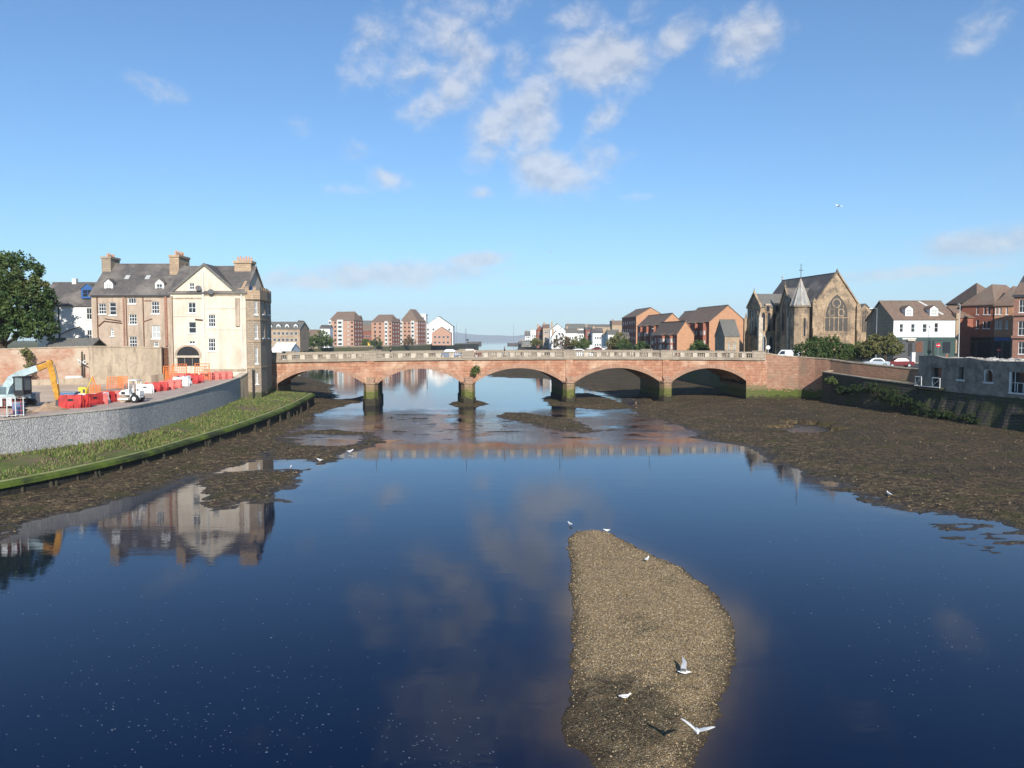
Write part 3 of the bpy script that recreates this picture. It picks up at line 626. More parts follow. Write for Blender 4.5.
# foam flecks drifting on the water
fm = MB()
for k in range(900):
    c = random.choice([(120,690,90,60),(280,690,90,55),(300,600,200,70),(60,560,60,40),(200,740,160,30),(850,560,120,60),(430,740,60,30),(930,640,70,60),(900,500,60,30)])
    p = P(random.gauss(c[0],c[2]*.6), min(790,max(478,random.gauss(c[1],c[3]*.6))), z=.006)
    if -33 < p.x < 40 and sdist(np.array([[p.x]]),np.array([[p.y]]),isl)[0,0] < -.4 and bedz(p.x,p.y) < -.08:
        r = random.uniform(.006,.019)*(1 if random.random() < .93 else 1.6); th = random.random()*3
        fm.face([(p.x+r*math.cos(th+a)*1.3,p.y+r*math.sin(th+a),.006) for a in (0,1.26,2.5,3.77,5.03)])
tag(fm.build('foam', plain('foam', (.26,.31,.36), .8), recalc=False), 'small pale foam flecks drifting on the dark river surface', 'foam', kind='stuff')

# ------------------------------------------------------------------ left bank
def zs(x, y): return 4.25+max(0,min(1,(y-72)/30))*.72
WT = [(-46,36),(-40.5,45),(-35.6,54.8),(-33.8,59.1),(-31.9,63.8),(-31.9,70),(-32.2,78),(-32.9,86.6),(-33.8,94),(-34.9,101)]
def smooth(pts, n=4):
    out = []
    for k in range(len(pts)-1):
        p0,p1,p2,p3 = (Vector((*pts[max(k-1,0)],)),Vector((*pts[k],)),Vector((*pts[k+1],)),Vector((*pts[min(k+2,len(pts)-1)],)))
        for j in range(n):
            u = j/n; out.append(tuple(.5*((2*p1)+(p2-p0)*u+(2*p0-5*p1+4*p2-p3)*u*u+(3*p1-p0-3*p2+p3)*u**3)))
    out.append(tuple(pts[-1])); return out
W2 = smooth([(a,b) for a,b in WT])
# building-site ground
sg = MB(); n = len(W2)
for k in range(n-1):
    (x0,y0),(x1,y1) = W2[k],W2[k+1]
    for a in range(12):
        fa, fb_ = a/12, (a+1)/12
        q = []
        for (x,y,f) in ((x0,y0,fa),(x1,y1,fa),(x1,y1,fb_),(x0,y0,fb_)):
            xx = x-.3-f*70; yy = y+f*10*(1-(y-36)/70); q.append((xx,yy,zs(xx,yy)+.10*(vnoise(np.array(xx*.5),np.array(yy*.5))-.5)*min(1,f*6)))
        sg.face(q)
tag(sg.build('ground', 'earth', recalc=False, smooth=True), kind='structure')
tr = MB(); off = 4.2
for k in range(8,n-1):
    (x0,y0),(x1,y1) = W2[k],W2[k+1]
    tr.face([(x0-.35,y0,zs(x0,y0)+.06),(x1-.35,y1,zs(x1,y1)+.06),(x1-off,y1,zs(x1-off,y1)+.085),(x0-off,y0,zs(x0-off,y0)+.085)])
tag(tr.build('path', 'hardcore', recalc=False), kind='structure')
hs = MB(); hs.prism([(-34.95,100.5),(-34.95,103.6),(-62,105.4),(-62,100)],-1,[5.0,5.1,5.1,5.0]); tag(hs.build('ground', 'hardcore'), kind='structure')
# gravel (gabion) retaining wall
m, t, b = newmat('grey_stone_gabion'); g = t.n('ShaderNodeNewGeometry').outputs['Position']
v1 = t.n('ShaderNodeTexVoronoi', {'Vector': g, 'Scale': 12.0}); cr = t.n('ShaderNodeSeparateColor', {0: v1.outputs['Color']}).outputs
col = t.mix(cr[0], (.30,.29,.28,1), (.40,.385,.37,1)); col = t.mix(t.rng(cr[1],.7,.8,0,1), col, (.48,.46,.43,1)); col = t.mix(t.rng(cr[2],.8,.9,0,.6), col, (.16,.16,.165,1))
t.t.links.new(col, b.inputs['Base Color']); b.inputs['Roughness'].default_value = .95
bn = t.n('ShaderNodeBump', {'Height': t.math('MULTIPLY', v1.outputs['Distance'], -1.0), 'Strength': .8, 'Distance': .05}); t.t.links.new(bn.outputs[0], b.inputs['Normal'])
M['gravelwall'] = m
gw = thing('retaining_wall', 'curved grey stone-filled retaining wall between the building site and the grass strip', 'wall', (-33,70,0))
w_ = MB(); c_ = MB()
def loc(p, o=Vector((-33,70,0))): return (p[0]-o.x, p[1]-o.y, p[2])
for k in range(n-1):
    (x0,y0),(x1,y1) = W2[k],W2[k+1]
    t0, t1 = zs(x0,y0)+.08, zs(x1,y1)+.08
    w_.hexa([loc(p) for p in ((x0,y0,1.2),(x1,y1,1.2),(x1-.5,y1,1.2),(x0-.5,y0,1.2),(x0-.06,y0,t0),(x1-.06,y1,t1),(x1-.5,y1,t1),(x0-.5,y0,t0))])
    c_.hexa([loc(p) for p in ((x0,y0,t0+.003),(x1,y1,t1+.003),(x1-.6,y1,t1+.003),(x0-.6,y0,t0+.003),(x0,y0,t0+.09),(x1,y1,t1+.09),(x1-.6,y1,t1+.09),(x0-.6,y0,t0+.09))])
w_.build('stone_fill', m, gw); c_.build('coping', 'pale_stone', gw)
# grass strip + quay edge
QE = smooth([(-41,28),(-36.2,38),(-31.7,48.8),(-29.6,57),(-28.7,65.9),(-27.8,80),(-28,98),(-29.6,116.2)], 5)
def qz(y): return 1.15+max(0,min(1,(y-62)/54))*.85
gs = MB(); GW = smooth([(-50,26),(-46,36),(-35.6,54.8),(-31.9,63.8),(-31.9,70),(-32.2,78),(-33.8,94),(-34.9,101),(-36.4,116.2)], 5)
def at_y(pl, y):
    for a, b_ in zip(pl, pl[1:]):
        if a[1] <= y <= b_[1]: f = (y-a[1])/(b_[1]-a[1]+1e-9); return a[0]+(b_[0]-a[0])*f
    return pl[0][0] if y < pl[0][1] else pl[-1][0]
yy = np.arange(30,116.6,.6); rows = []
for y in yy:
    xa, xb = at_y(W2 if y < 101 else GW, y)-.2, at_y(QE, y)
    zt = 1.95+(max(0,min(1,(y-60)/50)))*.55
    rows.append([(xa+(xb-xa)*f, y, zt+(qz(y)-zt)*f**.8+.09*(float(vnoise(np.array((xa+(xb-xa)*f)*1.3+9),np.array(y*1.3)))-.5)*(f < .97)) for f in np.linspace(0,1,16)])
for a, b_ in zip(rows, rows[1:]):
    for k in range(15): gs.face([a[k],a[k+1],b_[k+1],b_[k]])
M['grass'] = mat('riverside_grass', (.12,.155,.036), (.085,.10,.028), .45, 1.0, c3=(.15,.11,.068), c3lo=.47, bump=.08, bscale=5)
tag(gs.build('riverside_turf', 'grass', recalc=False, smooth=True), kind='structure')
gr = MB()
for k in range(15000):
    y = 46+(70*random.random()**1.3); f = random.random()**.8*.95; xa, xb = at_y(W2 if y < 101 else GW, y), at_y(QE, y); x = xa+(xb-xa)*f
    if float(vnoise(np.array(x*.5),np.array(y*.22))) < .22+.25*random.random(): continue
    zt = 1.95+(max(0,min(1,(y-60)/50)))*.55; z = zt+(qz(y)-zt)*f**.8-.02
    h = random.uniform(.06,.26)*(1.5 if y < 66 and f < .6 else 1); a = random.random()*6.28; wd_ = random.uniform(.03,.07)
    gr.m = random.randrange(3); gr.face([(x-wd_*math.cos(a),y-wd_*math.sin(a),z),(x+wd_*math.cos(a),y+wd_*math.sin(a),z),(x+random.uniform(-.1,.1),y+random.uniform(-.1,.1),z+h)])
M['gr1'] = plain('fresh_grass_blade', (.135,.20,.035), .9); M['gr2'] = plain('dry_grass_blade', (.21,.175,.08), .9); M['gr3'] = plain('dark_grass_blade', (.06,.085,.022), .9)
tag(gr.build('grass', ['gr1','gr2','gr3'], recalc=False), 'uneven green and straw coloured grass on the strip below the grey retaining wall', 'grass', kind='stuff')
qw = thing('quay_wall', 'long low quay edge covered in bright green algae with dark timber piles on the left bank', 'quay wall', (-29,70,0))
lo_ = Vector((-29,70,0)); fc = MB(); al = MB(); cp = MB()
for (x0,y0),(x1,y1) in zip(QE,QE[1:]):
    d = Vector((x1-x0,y1-y0,0)).normalized(); nrm = Vector((d.y,-d.x,0)); 
    def q(x,y,o_,z): v = Vector((x,y,z))+nrm*o_; return tuple(v-lo_)
    z0_, z1_ = qz(y0), qz(y1)
    cp.hexa([q(x0,y0,-.12,z0_-.1),q(x1,y1,-.12,z1_-.1),q(x1,y1,.1,z1_-.1),q(x0,y0,.1,z0_-.1),q(x0,y0,-.12,z0_+.05),q(x1,y1,-.12,z1_+.05),q(x1,y1,.1,z1_+.05),q(x0,y0,.1,z0_+.05)])
    al.face([q(x0,y0,.1,z0_+.0),q(x1,y1,.1,z1_+.0),q(x1,y1,.5,z1_-.12),q(x0,y0,.5,z0_-.12)])
    al.face([q(x0,y0,.5,z0_-.12),q(x1,y1,.5,z1_-.12),q(x1,y1,.56,z1_-.34),q(x0,y0,.56,z0_-.34)])
    fc.hexa([q(x0,y0,-.1,-.8),q(x1,y1,-.1,-.8),q(x1,y1,.35,-.8),q(x0,y0,.35,-.8),q(x0,y0,-.1,z0_-.12),q(x1,y1,-.1,z1_-.12),q(x1,y1,.35,z1_-.3),q(x0,y0,.35,z0_-.3)])
fc.build('quay_face', 'quaydark', qw); al.build('algae_slope', 'algae', qw); cp.build('coping', 'coping', qw)
yk = 44.
while yk < 114:
    x = at_y(QE,yk); pl = MB(); h = qz(yk)-.45
    for j in range(random.choice([2,3,4,5])):
        dx, dy = random.uniform(.45,.85), random.uniform(-.45,.45)
        pl.tube([(x+dx-lo_.x,yk+dy-lo_.y,-.3),(x+dx-random.uniform(0,.2)-lo_.x,yk+dy-lo_.y,h*random.uniform(.45,1.0))],[.13,.08],5)
    pl.build('timber_pile', 'timber', qw); yk += random.uniform(1.7,3.4)*(1+(yk-44)/80)

# land, left and right of the river, out to the horizon
ld = MB()
ld.prism([(-36.5,117.4),(-38,129.5),(-48,155),(-75,215),(-118,320),(-120,430),(-80,515),(-37,867),(-46,880),(-140,905),(-420,1150),(-900,1900),(-3600,3600),(-6700,4200),(-6700,100),(-110,104),(-62,104.5),(-36.5,104.5)],-2,5.0)
tag(ld.build('ground', 'landgreen'), kind='structure')
ld = MB()
ld.prism([(39.5,129.5),(36.5,200),(33,260),(24,400),(17,700),(13,900),(9,1150),(60,1400),(400,1900),(2600,3400),(6700,4600),(6700,60),(75,60),(62.5,70),(62.5,98),(56,110),(51,118),(46,125.8),(39.5,125.8)],-2,5.45)
tag(ld.build('ground', 'landgreen'), kind='structure')
st = MB(); st.prism([(39.6,129.8),(47,126.5),(51.6,118.6),(56,110.6),(63,98.6),(63,72),(120,72),(120,149),(62,149),(58,162),(40,200),(37,260),(34,260),(36.8,200)],5.3,5.47); tag(st.build('road', 'tarmac'), kind='structure')
pv = MB(); pv.prism([(66,146.5),(118,146.5),(118,149.9),(66,149.9)],5.3,5.6); tag(pv.build('pavement', 'paving'), kind='structure')
lr = MB(); lr.prism([(-60,117),(-36.5,117.2),(-38,129.4),(-60,133)],4.0,[5.2,6.5,6.5,5.2]); tag(lr.build('road', 'tarmac'), kind='structure')
rr = MB(); rr.prism([(39.6,126.5),(43.4,126.7),(46.4,126.0),(48.7,124.0),(50.4,121.8),(56,122),(75,146),(52,150),(39.6,137)],4.0,[6.6,6.6,6.5,6.4,6.2,5.8,5.5,5.5,6.6]); tag(rr.build('road', 'tarmac'), kind='structure')

# ------------------------------------------------------------------ the bridge
BA = math.atan(.104); br = thing('road_bridge', 'five-arched red sandstone road bridge with balustraded parapet crossing the river', 'bridge', (0,121,0), BA)
bex = Vector((math.cos(BA),math.sin(BA),0)); bey = Vector((-math.sin(BA),math.cos(BA),0)); bog = Vector((0,121,0))
def sof(px, dpt=0.0):
    d = ray(px,339); tt = (dpt+bey.dot(bog)-bey.dot(Vector((0,0,HC))))/bey.dot(d); return bex.dot(Vector((0,0,HC))+d*tt-bog)
def bw(s, dpt=0, z=0): return bog+bex*s+bey*dpt+Vector((0,0,z))
SL, SR = sof(272.5), sof(759.5)
def zc(s): q = s/38; return 6.84-.30*q*q+.10*q
W_ = 11.5; ZS = 3.35
spans = [(sof(277),sof(363)),(sof(383.5),sof(461)),(sof(475),sof(563)),(sof(575.5),sof(660)),(sof(672),sof(748))]
# equalise: real spans, piers 2 m
spans = [(SL+.6,sof(363)),(sof(377.5),sof(461)),(sof(475),sof(563)),(sof(575.5),sof(660)),(sof(672.5),sof(747))]
crown = [5.45,5.52,5.55,5.52,5.42]
def intr(s):
    for (a,b_),c in zip(spans,crown):
        if a <= s <= b_:
            hw = (b_-a)/2; rz = c-ZS; Rr = (hw*hw+rz*rz)/(2*rz); x = s-(a+b_)/2
            return c-Rr+math.sqrt(max(0,Rr*Rr-x*x))
    return -1.2
ss = sorted(set([SL,SR]+[a for sp in spans for a in sp]+list(np.arange(SL,SR,.45))))
sp_ = MB()
for a, b_ in zip(ss,ss[1:]):
    mdl = (a+b_)/2; inside = any(x <= mdl <= y for x, y in spans)
    za, zb = (intr(a+1e-6),intr(b_-1e-6)) if inside else (ZS-.6,ZS-.6)
    for dd in (0,W_): sp_.face([(a,dd,za),(b_,dd,zb),(b_,dd,zc(b_)),(a,dd,zc(a))])
    if inside: sp_.face([(a,0,za),(b_,0,zb),(b_,W_,zb),(a,W_,za)])
sp_.build('spandrel_wall', 'bridge', br, recalc=False)
for (a,b_),c in zip(spans,crown):
    N = 34; hw = (b_-a)/2; rz = c-ZS; Rr = (hw*hw+rz*rz)/(2*rz); cx, cz = (a+b_)/2, c-Rr; th = math.asin(hw/Rr)
    for dd in (-.07,W_-.03):
        rg = MB()
        for k in range(N):
            t0, t1 = -th+2*th*k/N+.002, -th+2*th*(k+1)/N-.002; r0, r1 = Rr-.02, Rr+.55+(.06 if k % 2 else 0)
            rg.hexa([(cx+r0*math.sin(t0),dd,cz+r0*math.cos(t0)),(cx+r0*math.sin(t1),dd,cz+r0*math.cos(t1)),(cx+r0*math.sin(t1),dd+.1,cz+r0*math.cos(t1)),(cx+r0*math.sin(t0),dd+.1,cz+r0*math.cos(t0)),
                     (cx+r1*math.sin(t0),dd,cz+r1*math.cos(t0)),(cx+r1*math.sin(t1),dd,cz+r1*math.cos(t1)),(cx+r1*math.sin(t1),dd+.1,cz+r1*math.cos(t1)),(cx+r1*math.sin(t0),dd+.1,cz+r1*math.cos(t0))])
        rg.build('arch_ring', 'voussoir', br)
pc = [(spans[k][1]+spans[k+1][0])/2 for k in range(4)]
for k, s in enumerate(pc):
    hw = (spans[k+1][0]-spans[k][1])/2; pm = MB()
    pm.prism([(s-hw,0),(s-hw*.55,-1.1),(s+hw*.55,-1.1),(s+hw,0),(s+hw,W_),(s+hw*.55,W_+1.1),(s-hw*.55,W_+1.1),(s-hw,W_)],-1.5,ZS-.12)
    e = .14; pm.prism([(s-hw-e,-.02),(s-hw*.55-e,-1.25),(s+hw*.55+e,-1.25),(s+hw+e,-.02),(s+hw+e,W_),(s+hw*.55+e,W_+1.25),(s-hw*.55-e,W_+1.25),(s-hw-e,W_)],-1.5,1.0)
    pm.prism([(s-hw-.1,-.02),(s-hw*.55-.1,-1.2),(s+hw*.55+.1,-1.2),(s+hw+.1,-.02),(s+hw+.1,W_),(s+hw*.55+.1,W_+1.2),(s-hw*.55-.1,W_+1.2),(s-hw-.1,W_)],ZS-.121,ZS+.12)
    pm.prism([(s-hw*.6,-.02),(s-hw*.5,-1.0),(s+hw*.5,-1.0),(s+hw*.6,-.02)],ZS+.121,[ZS+1.0,ZS+.2,ZS+.2,ZS+1.0])
    pm.build('pier', 'pier', br)
    pp = MB(); pp.box(s-.55,s+.55,-.22,-.004,ZS+.9,zc(s)-.003); pp.build('pilaster', 'bridge', br)
st_ = [SL+ (SR-SL)*k/60 for k in range(61)]
def strip(name, m_, d0, d1, z0, z1):
    mb = MB()
    for k, sv in enumerate(st_):
        z = zc(sv); mb.v += [(sv,d0,z+z0),(sv,d1,z+z0),(sv,d1,z+z1),(sv,d0,z+z1)]
        if k:
            i = 4*(k-1)
            for j in range(4): q = (j+1) % 4; mb.f.append((i+j,i+4+j,i+4+q,i+q)); mb.mi.append(0)
    n4 = 4*(len(st_)-1); mb.f += [(0,1,2,3),(n4,n4+1,n4+2,n4+3)]; mb.mi += [0,0]
    mb.build(name, m_, br)
for (d0,d1) in ((-.30,.30),(W_-.30,W_+.30)): strip('cornice','parapet',d0,d1,0,.28)
for (d0,d1) in ((-.12,.22),(W_-.22,W_+.12)):
    strip('parapet_base','parapet',d0,d1,.281,.42); strip('parapet_rail','parapet',d0-.06,d1+.06,1.08,1.33)
strip('roadway','tarmac',.3,W_-.3,-.5,.12)
for (d0,d1) in ((.301,2.2),(W_-2.2,W_-.301)): strip('footway','paving',d0,d1,.121,.25)
ends = [SL]+pc+[SR]
for row, dd in (('near',.05),('far',W_-.05)):
    for a, b_ in zip(ends,ends[1:]):
        nd = max(2,round((b_-a-1.2)/1.95)); stp = (b_-a-1.2)/nd
        for k in range(nd+1):
            s = a+.6+stp*k; dies = MB(); dies.box(s-.34,s+.34,dd-.21,dd+.21,zc(s)+.40,zc(s)+1.09); dies.build('parapet_die', 'pale_stone', br)
            if k < nd:
                bl = MB(); u = s+.34; L = stp-.68; nb_ = 4
                for i_ in range(nb_):
                    uu = u+L*(i_+.5)/nb_; z = zc(uu); bl.tube([(uu,dd,z+.40),(uu,dd,z+.55),(uu,dd,z+.72),(uu,dd,z+.92),(uu,dd,z+1.09)],[.09,.06,.115,.06,.09],6,False)
                bl.build('balustrade', 'parapet', br)
for s in [SL+.3]+pc+[SR-.3]:
    for dd in (.05,W_-.05):
        mb = MB(); sg_ = -1 if dd < 1 else 1; mb.box(s-.95,s+.95,dd-.32,dd+.32,zc(s)+.284,zc(s)+1.42); mb.box(s-1.05,s+1.05,dd-.38,dd+.38,zc(s)+1.421,zc(s)+1.52); mb.build('parapet_pedestal', 'parapet', br)
ab = MB(); ab.box(spans[4][1],SR+1.3,-.02,W_+.02,-1.5,ZS-.6); ab.box(SR+.002,SR+1.3,-.02,W_,ZS-.598,zc(SR)-.01); ab.build('abutment', 'bridge', br); ab = MB(); ab.box(SL-3.2,spans[0][0],.004,W_,-1.5,ZS-.6); ab.box(SL-3.2,SL,.004,W_,ZS-.6,zc(SL)); ab.build('abutment', 'bridge', br)
ab = MB(); ab.box(SL-3,SL,-.1,.25,zc(SL),zc(SL)+1.3); ab.build('end_pier', 'parapet', br); ab = MB(); ab.box(SR,SR+1.0,-.25,.35,zc(SR)+.004,zc(SR)+1.35); ab.build('end_pier', 'parapet', br)
# ------------------------------------------------------------------ beige tenement
q = building('beige_tenement', 'tall pinkish beige tenement with two dormers between the white house and the cream gable', 'building', (92.5,106), (171.3,106), 10, 4.6, ZY(295.3,106),
  'gx', 4.4, 'beige', 'slate', {'front': [(98.5,105.8,303.5,314),(109.5,116,302.5,315,dict(nx=1)),(128.3,135.8,298,303.5,dict(nx=3,nz=1)),(129,136.6,314.3,324.3,dict(nx=3,nz=3)),(110.8,113.8,329,336),
   (129.3,136.8,336.5,347,dict(nx=3,nz=3)),(151.5,159,301.5,313.5,dict(nx=3,nz=3)),(151.8,160,325.5,338.5,dict(nx=2,nz=2,glass='glass_pale')),(154,158.5,342,346.5,dict(nx=1))]}, wnx=3, wnz=3)
c = chimney(q, q.onplane(111,270,'y',5)[0], 5, 1.25, 2.6, q.H+2.6, ZY(257.5,111)-4.6, 'towerstone'); cx = q.onplane(111,270,'y',5)[0]
pots(c, cx, 5, 2.2, ZY(257.5,111)-4.6, 4, 'y', .5).build('chimney_pot', 'pot', c)
cx = q.onplane(180.5,270,'y',5)[0]-.1; zt = ZY(256.3,111)-4.6
c = chimney(q, cx, 5, 1.3, 3.6, q.H+1.0, zt, 'sand'); pots(c, cx, 5, 3.0, zt, 5, 'y', .65).build('chimney_pot', 'pot', c)
for (a,b_) in ((104.4,112.8),(155.2,163.8)):
    A = q.onplane(a,291,'y',.9); Cc = q.onplane(b_,291,'y',.9)
    dormer(q, (A[0]+Cc[0])/2, .9, A[2]-.15, Cc[0]-A[0], 1.25, 1.6, 'white', 'slate', 'glass_pale' if a < 120 else 'glass', .5)
sky_ = MB(); 
for px_ in (147.5,127):
    A = q.onplane(px_,279,'y',2.6); sky_ = MB(); sky_.slab([(A[0]-.3,2.4,q.H+2.4*.88+.23),(A[0]+.3,2.4,q.H+2.4*.88+.23),(A[0]+.3,3.0,q.H+3.0*.88+.23),(A[0]-.3,3.0,q.H+3.0*.88+.23)],.05); sky_.build('skylight','glass_pale',q.o)
def pipe(q, px, py0, py1, r=.06, m='redstone', off=.1, bends=None):
    a = q.onplane(px,py0,'y',-off); b_ = q.onplane(px,py1,'y',-off); mb = MB(); mb.tube([(a[0],-off,a[2]),(a[0],-off,max(.05,b_[2]))], r, 6); mb.build('drainpipe', m, q.o)
pipe(q,96.8,296,348,.07,'wood'); pipe(q,123.2,296,348,.10,'redstone'); pipe(q,125.8,296,348,.06,'wood'); pipe(q,142.8,296,348,.06,'wood'); pipe(q,165.5,296,346,.18,'redstone')
def run(q, pts, r=.05, m='wood', name='drainpipe', off=.12):
    mb = MB(); pp = [q.onplane(a,b_,'y',-off) for a,b_ in pts]; mb.tube(pp, r, 6); mb.build(name, m, q.o)
run(q,[(98.5,326),(104,321),(122,323)],.06); run(q,[(105,318.5),(121,321)],.05); run(q,[(143,321.5),(152,318.5)],.05,'redstone'); run(q,[(144,300.5),(151,300.5)],.05,'redstone')
g_ = MB(); g_.tube([(0,-.3,q.H-.05),(q.w,-.3,q.H-.05)],.07,6); g_.build('gutter','darkgrey',q.o)

# ------------------------------------------------------------------ cream gabled tenement with the canted bay
Yc = 103.4
q = building('cream_tenement', 'cream tenement with a broad gable and a battlemented stone bay beside the bridge', 'building', (171.5,Yc), (246.3,Yc), 8.0, 4.2, ZY(292.3,Yc),
  'gx', 3.5, 'cream', 'slate', {'front': [(188.2,195.6,302.5,313),(188.6,196,322,333.3,dict(nx=1,nz=2)),(208.3,215.3,314.6,326.6,dict(nx=3,nz=3)),(208.3,215.3,338.5,351,dict(nx=3,nz=3)),(189,195,341,344,dict(nx=2,nz=1)),(176.8,199.6,352.2,366.5,dict(nx=3,nz=1,frame='beige',glass='black',fr=.08,sill=False))]}, wnx=2, wnz=2)
A = q.onplane(171.5,292.3,'y',0); Bq = q.onplane(236.4,292.3,'y',0); C_ = q.onplane(204.4,264.8,'y',0)
gw_ = MB(); mp = q.maps['front']; hole = q.tohole('front',189.2,194.2,283,289.5)
wall_face(gw_, [(A[0],q.H+.001),(Bq[0],q.H+.001),(C_[0],C_[2])], [hole], mp, .15); gw_.build('gable_wall', 'cream', q.o)
window(q.o, mp, hole, nx=2, nz=2)
k = 4.5; rf = MB(); ex_ = .22
def gpt(x, y, up=0.0): return (x, y, up)
sl = (C_[2]-q.H)/(C_[0]-A[0]); sr = (C_[2]-q.H)/(Bq[0]-C_[0])
rf.slab([(A[0]-ex_,-.18,q.H-ex_*sl+.02),(C_[0],-.18,C_[2]+.02),(C_[0],4.2,C_[2]+.02),(A[0]-ex_,4.2,q.H-ex_*sl+.02)],.17)
rf.slab([(C_[0],-.18,C_[2]+.02),(Bq[0]+ex_,-.18,q.H-ex_*sr+.02),(Bq[0]+ex_,4.2,q.H-ex_*sr+.02),(C_[0],4.2,C_[2]+.02)],.17)
rf.build('gable_roof', 'slate', q.o)
sk = MB(); 
for (p0,p1,ss_) in ((A,C_,1),(C_,Bq,1)):
    sk.hexa([(p0[0]+0,-.22,p0[2]-.12),(p1[0],-.22,p1[2]-.12),(p1[0],-.185,p1[2]-.12),(p0[0],-.185,p0[2]-.12),(p0[0],-.22,p0[2]+.26),(p1[0],-.22,p1[2]+.26),(p1[0],-.185,p1[2]+.26),(p0[0],-.185,p0[2]+.26)])
sk.build('verge','slate_grey',q.o)
# wall head chimney at the right end
cx = q.onplane(244.8,275,'y',4)[0]; zt = ZY(261.3,107.4)-4.2
c = MB(); wv = 1.12
c.hexa([(cx-wv,3.2,q.H-1.5),(cx+wv,3.2,q.H-1.5),(cx+wv,4.9,q.H-1.5),(cx-wv,4.9,q.H-1.5),(cx-wv,3.2,zt-.35),(cx+wv,3.2,zt-.35),(cx+wv,4.9,zt-.35),(cx-wv,4.9,zt-.35)])
c.box(cx-wv-.14,cx+wv+.14,3.05,5.05,zt-.35,zt)
c.hexa([(cx-wv,.3,q.H+.2),(cx+wv,.3,q.H-.3),(cx+wv,3.2,q.H-.3),(cx-wv,3.2,q.H+.2),(cx+wv-.35,.3,q.H+.6),(cx+wv,.3,q.H+.6),(cx+wv,3.2,zt-1.6),(cx+wv-.35,3.2,zt-1.6)])
co_ = c.build('chimney','sand',q.roof); pots(co_,cx,4.05,2.2,zt,6,'x',.62).build('chimney_pot','pot',co_)
mp0 = q.onplane
pipe(q,202.6,272,367,.11,'offwhite'); pipe(q,170.9,296,366,.14,'beige'); pipe(q,241.2,294,368,.07,'offwhite'); pipe(q,237.5,298,326,.32,'beige',.03); pipe(q,171.9,296,366,.06,'wood')
def band(q, px0, px1, py, m='oldrender', h=.16, name='string_course'):
    a = q.onplane(px0,py,'y',0); b_ = q.onplane(px1,py,'y',0); mb = MB(); mb.box(a[0],b_[0],-.07,-.003,a[2]-h/2,a[2]+h/2); mb.build(name, m, q.o)
band(q,172,201.8,298.3); band(q,203.4,246.,295.2); band(q,203.4,246,308.3,'cream',.08); band(q,203.4,246,329.5,'cream',.08); band(q,172.5,201.5,316.3,'cream',.08)
run(q,[(195.2,319.3),(202.5,320)],.09,'wood')
for (a,b_) in ((198.3,288.2),(210.8,291.8)):
    pz = q.onplane(a,b_,'y',-.45); mb = MB(); 
    rings = [((pz[0]+.10*math.sin(0),pz[1],pz[2]),.02)]
    cN = Vector((.35,-.85,.35)).normalized(); mb.tube([Vector(pz)-cN*.12,Vector(pz)-cN*.08,Vector(pz)-cN*.02,Vector(pz)+cN*.06],[.05,.24,.33,.37],16); mb.tube([(pz[0],-.0,pz[2]-.2),(pz[0],-.3,pz[2]-.1),Vector(pz)-cN*.1],.03,5); mb.build('satellite_dish','darkgrey',q.o)
# arched vault opening
a = q.onplane(177.2,356,'y',0); b_ = q.onplane(199.3,347,'y',0); r = (b_[0]-a[0])/2; cx = (a[0]+b_[0])/2; pl = [(cx+r*math.cos(t_),a[2]+.06+ .82*r*math.sin(t_)) for t_ in np.linspace(0,math.pi,15)]
vb = MB(); mpf = q.maps['front']; ro = r+.28
ring = [(cx+r*math.cos(t_),a[2]+.06+.82*r*math.sin(t_)) for t_ in np.linspace(0,math.pi,15)]; ring2 = [(cx+ro*math.cos(t_),a[2]+.06+.82*ro*math.sin(t_)) for t_ in np.linspace(0,math.pi,15)]
for k in range(14): vb.plate(mpf,[ring[k],ring2[k],ring2[k+1],ring[k+1]],-.12,-.004)
ar = vb.build('arched_vault','beige',q.o); vb = MB(); vb.plate(mpf, pl, -.03,-.005); vb.build('opening_shade_sheet','black',ar)  # flat black sheet carries the shade inside the arch
band(q,171.8,202,356.6,'pale_stone',.28,'terrace_slab'); band(q,203.2,246,370.2,'oldrender',.3,'plinth')
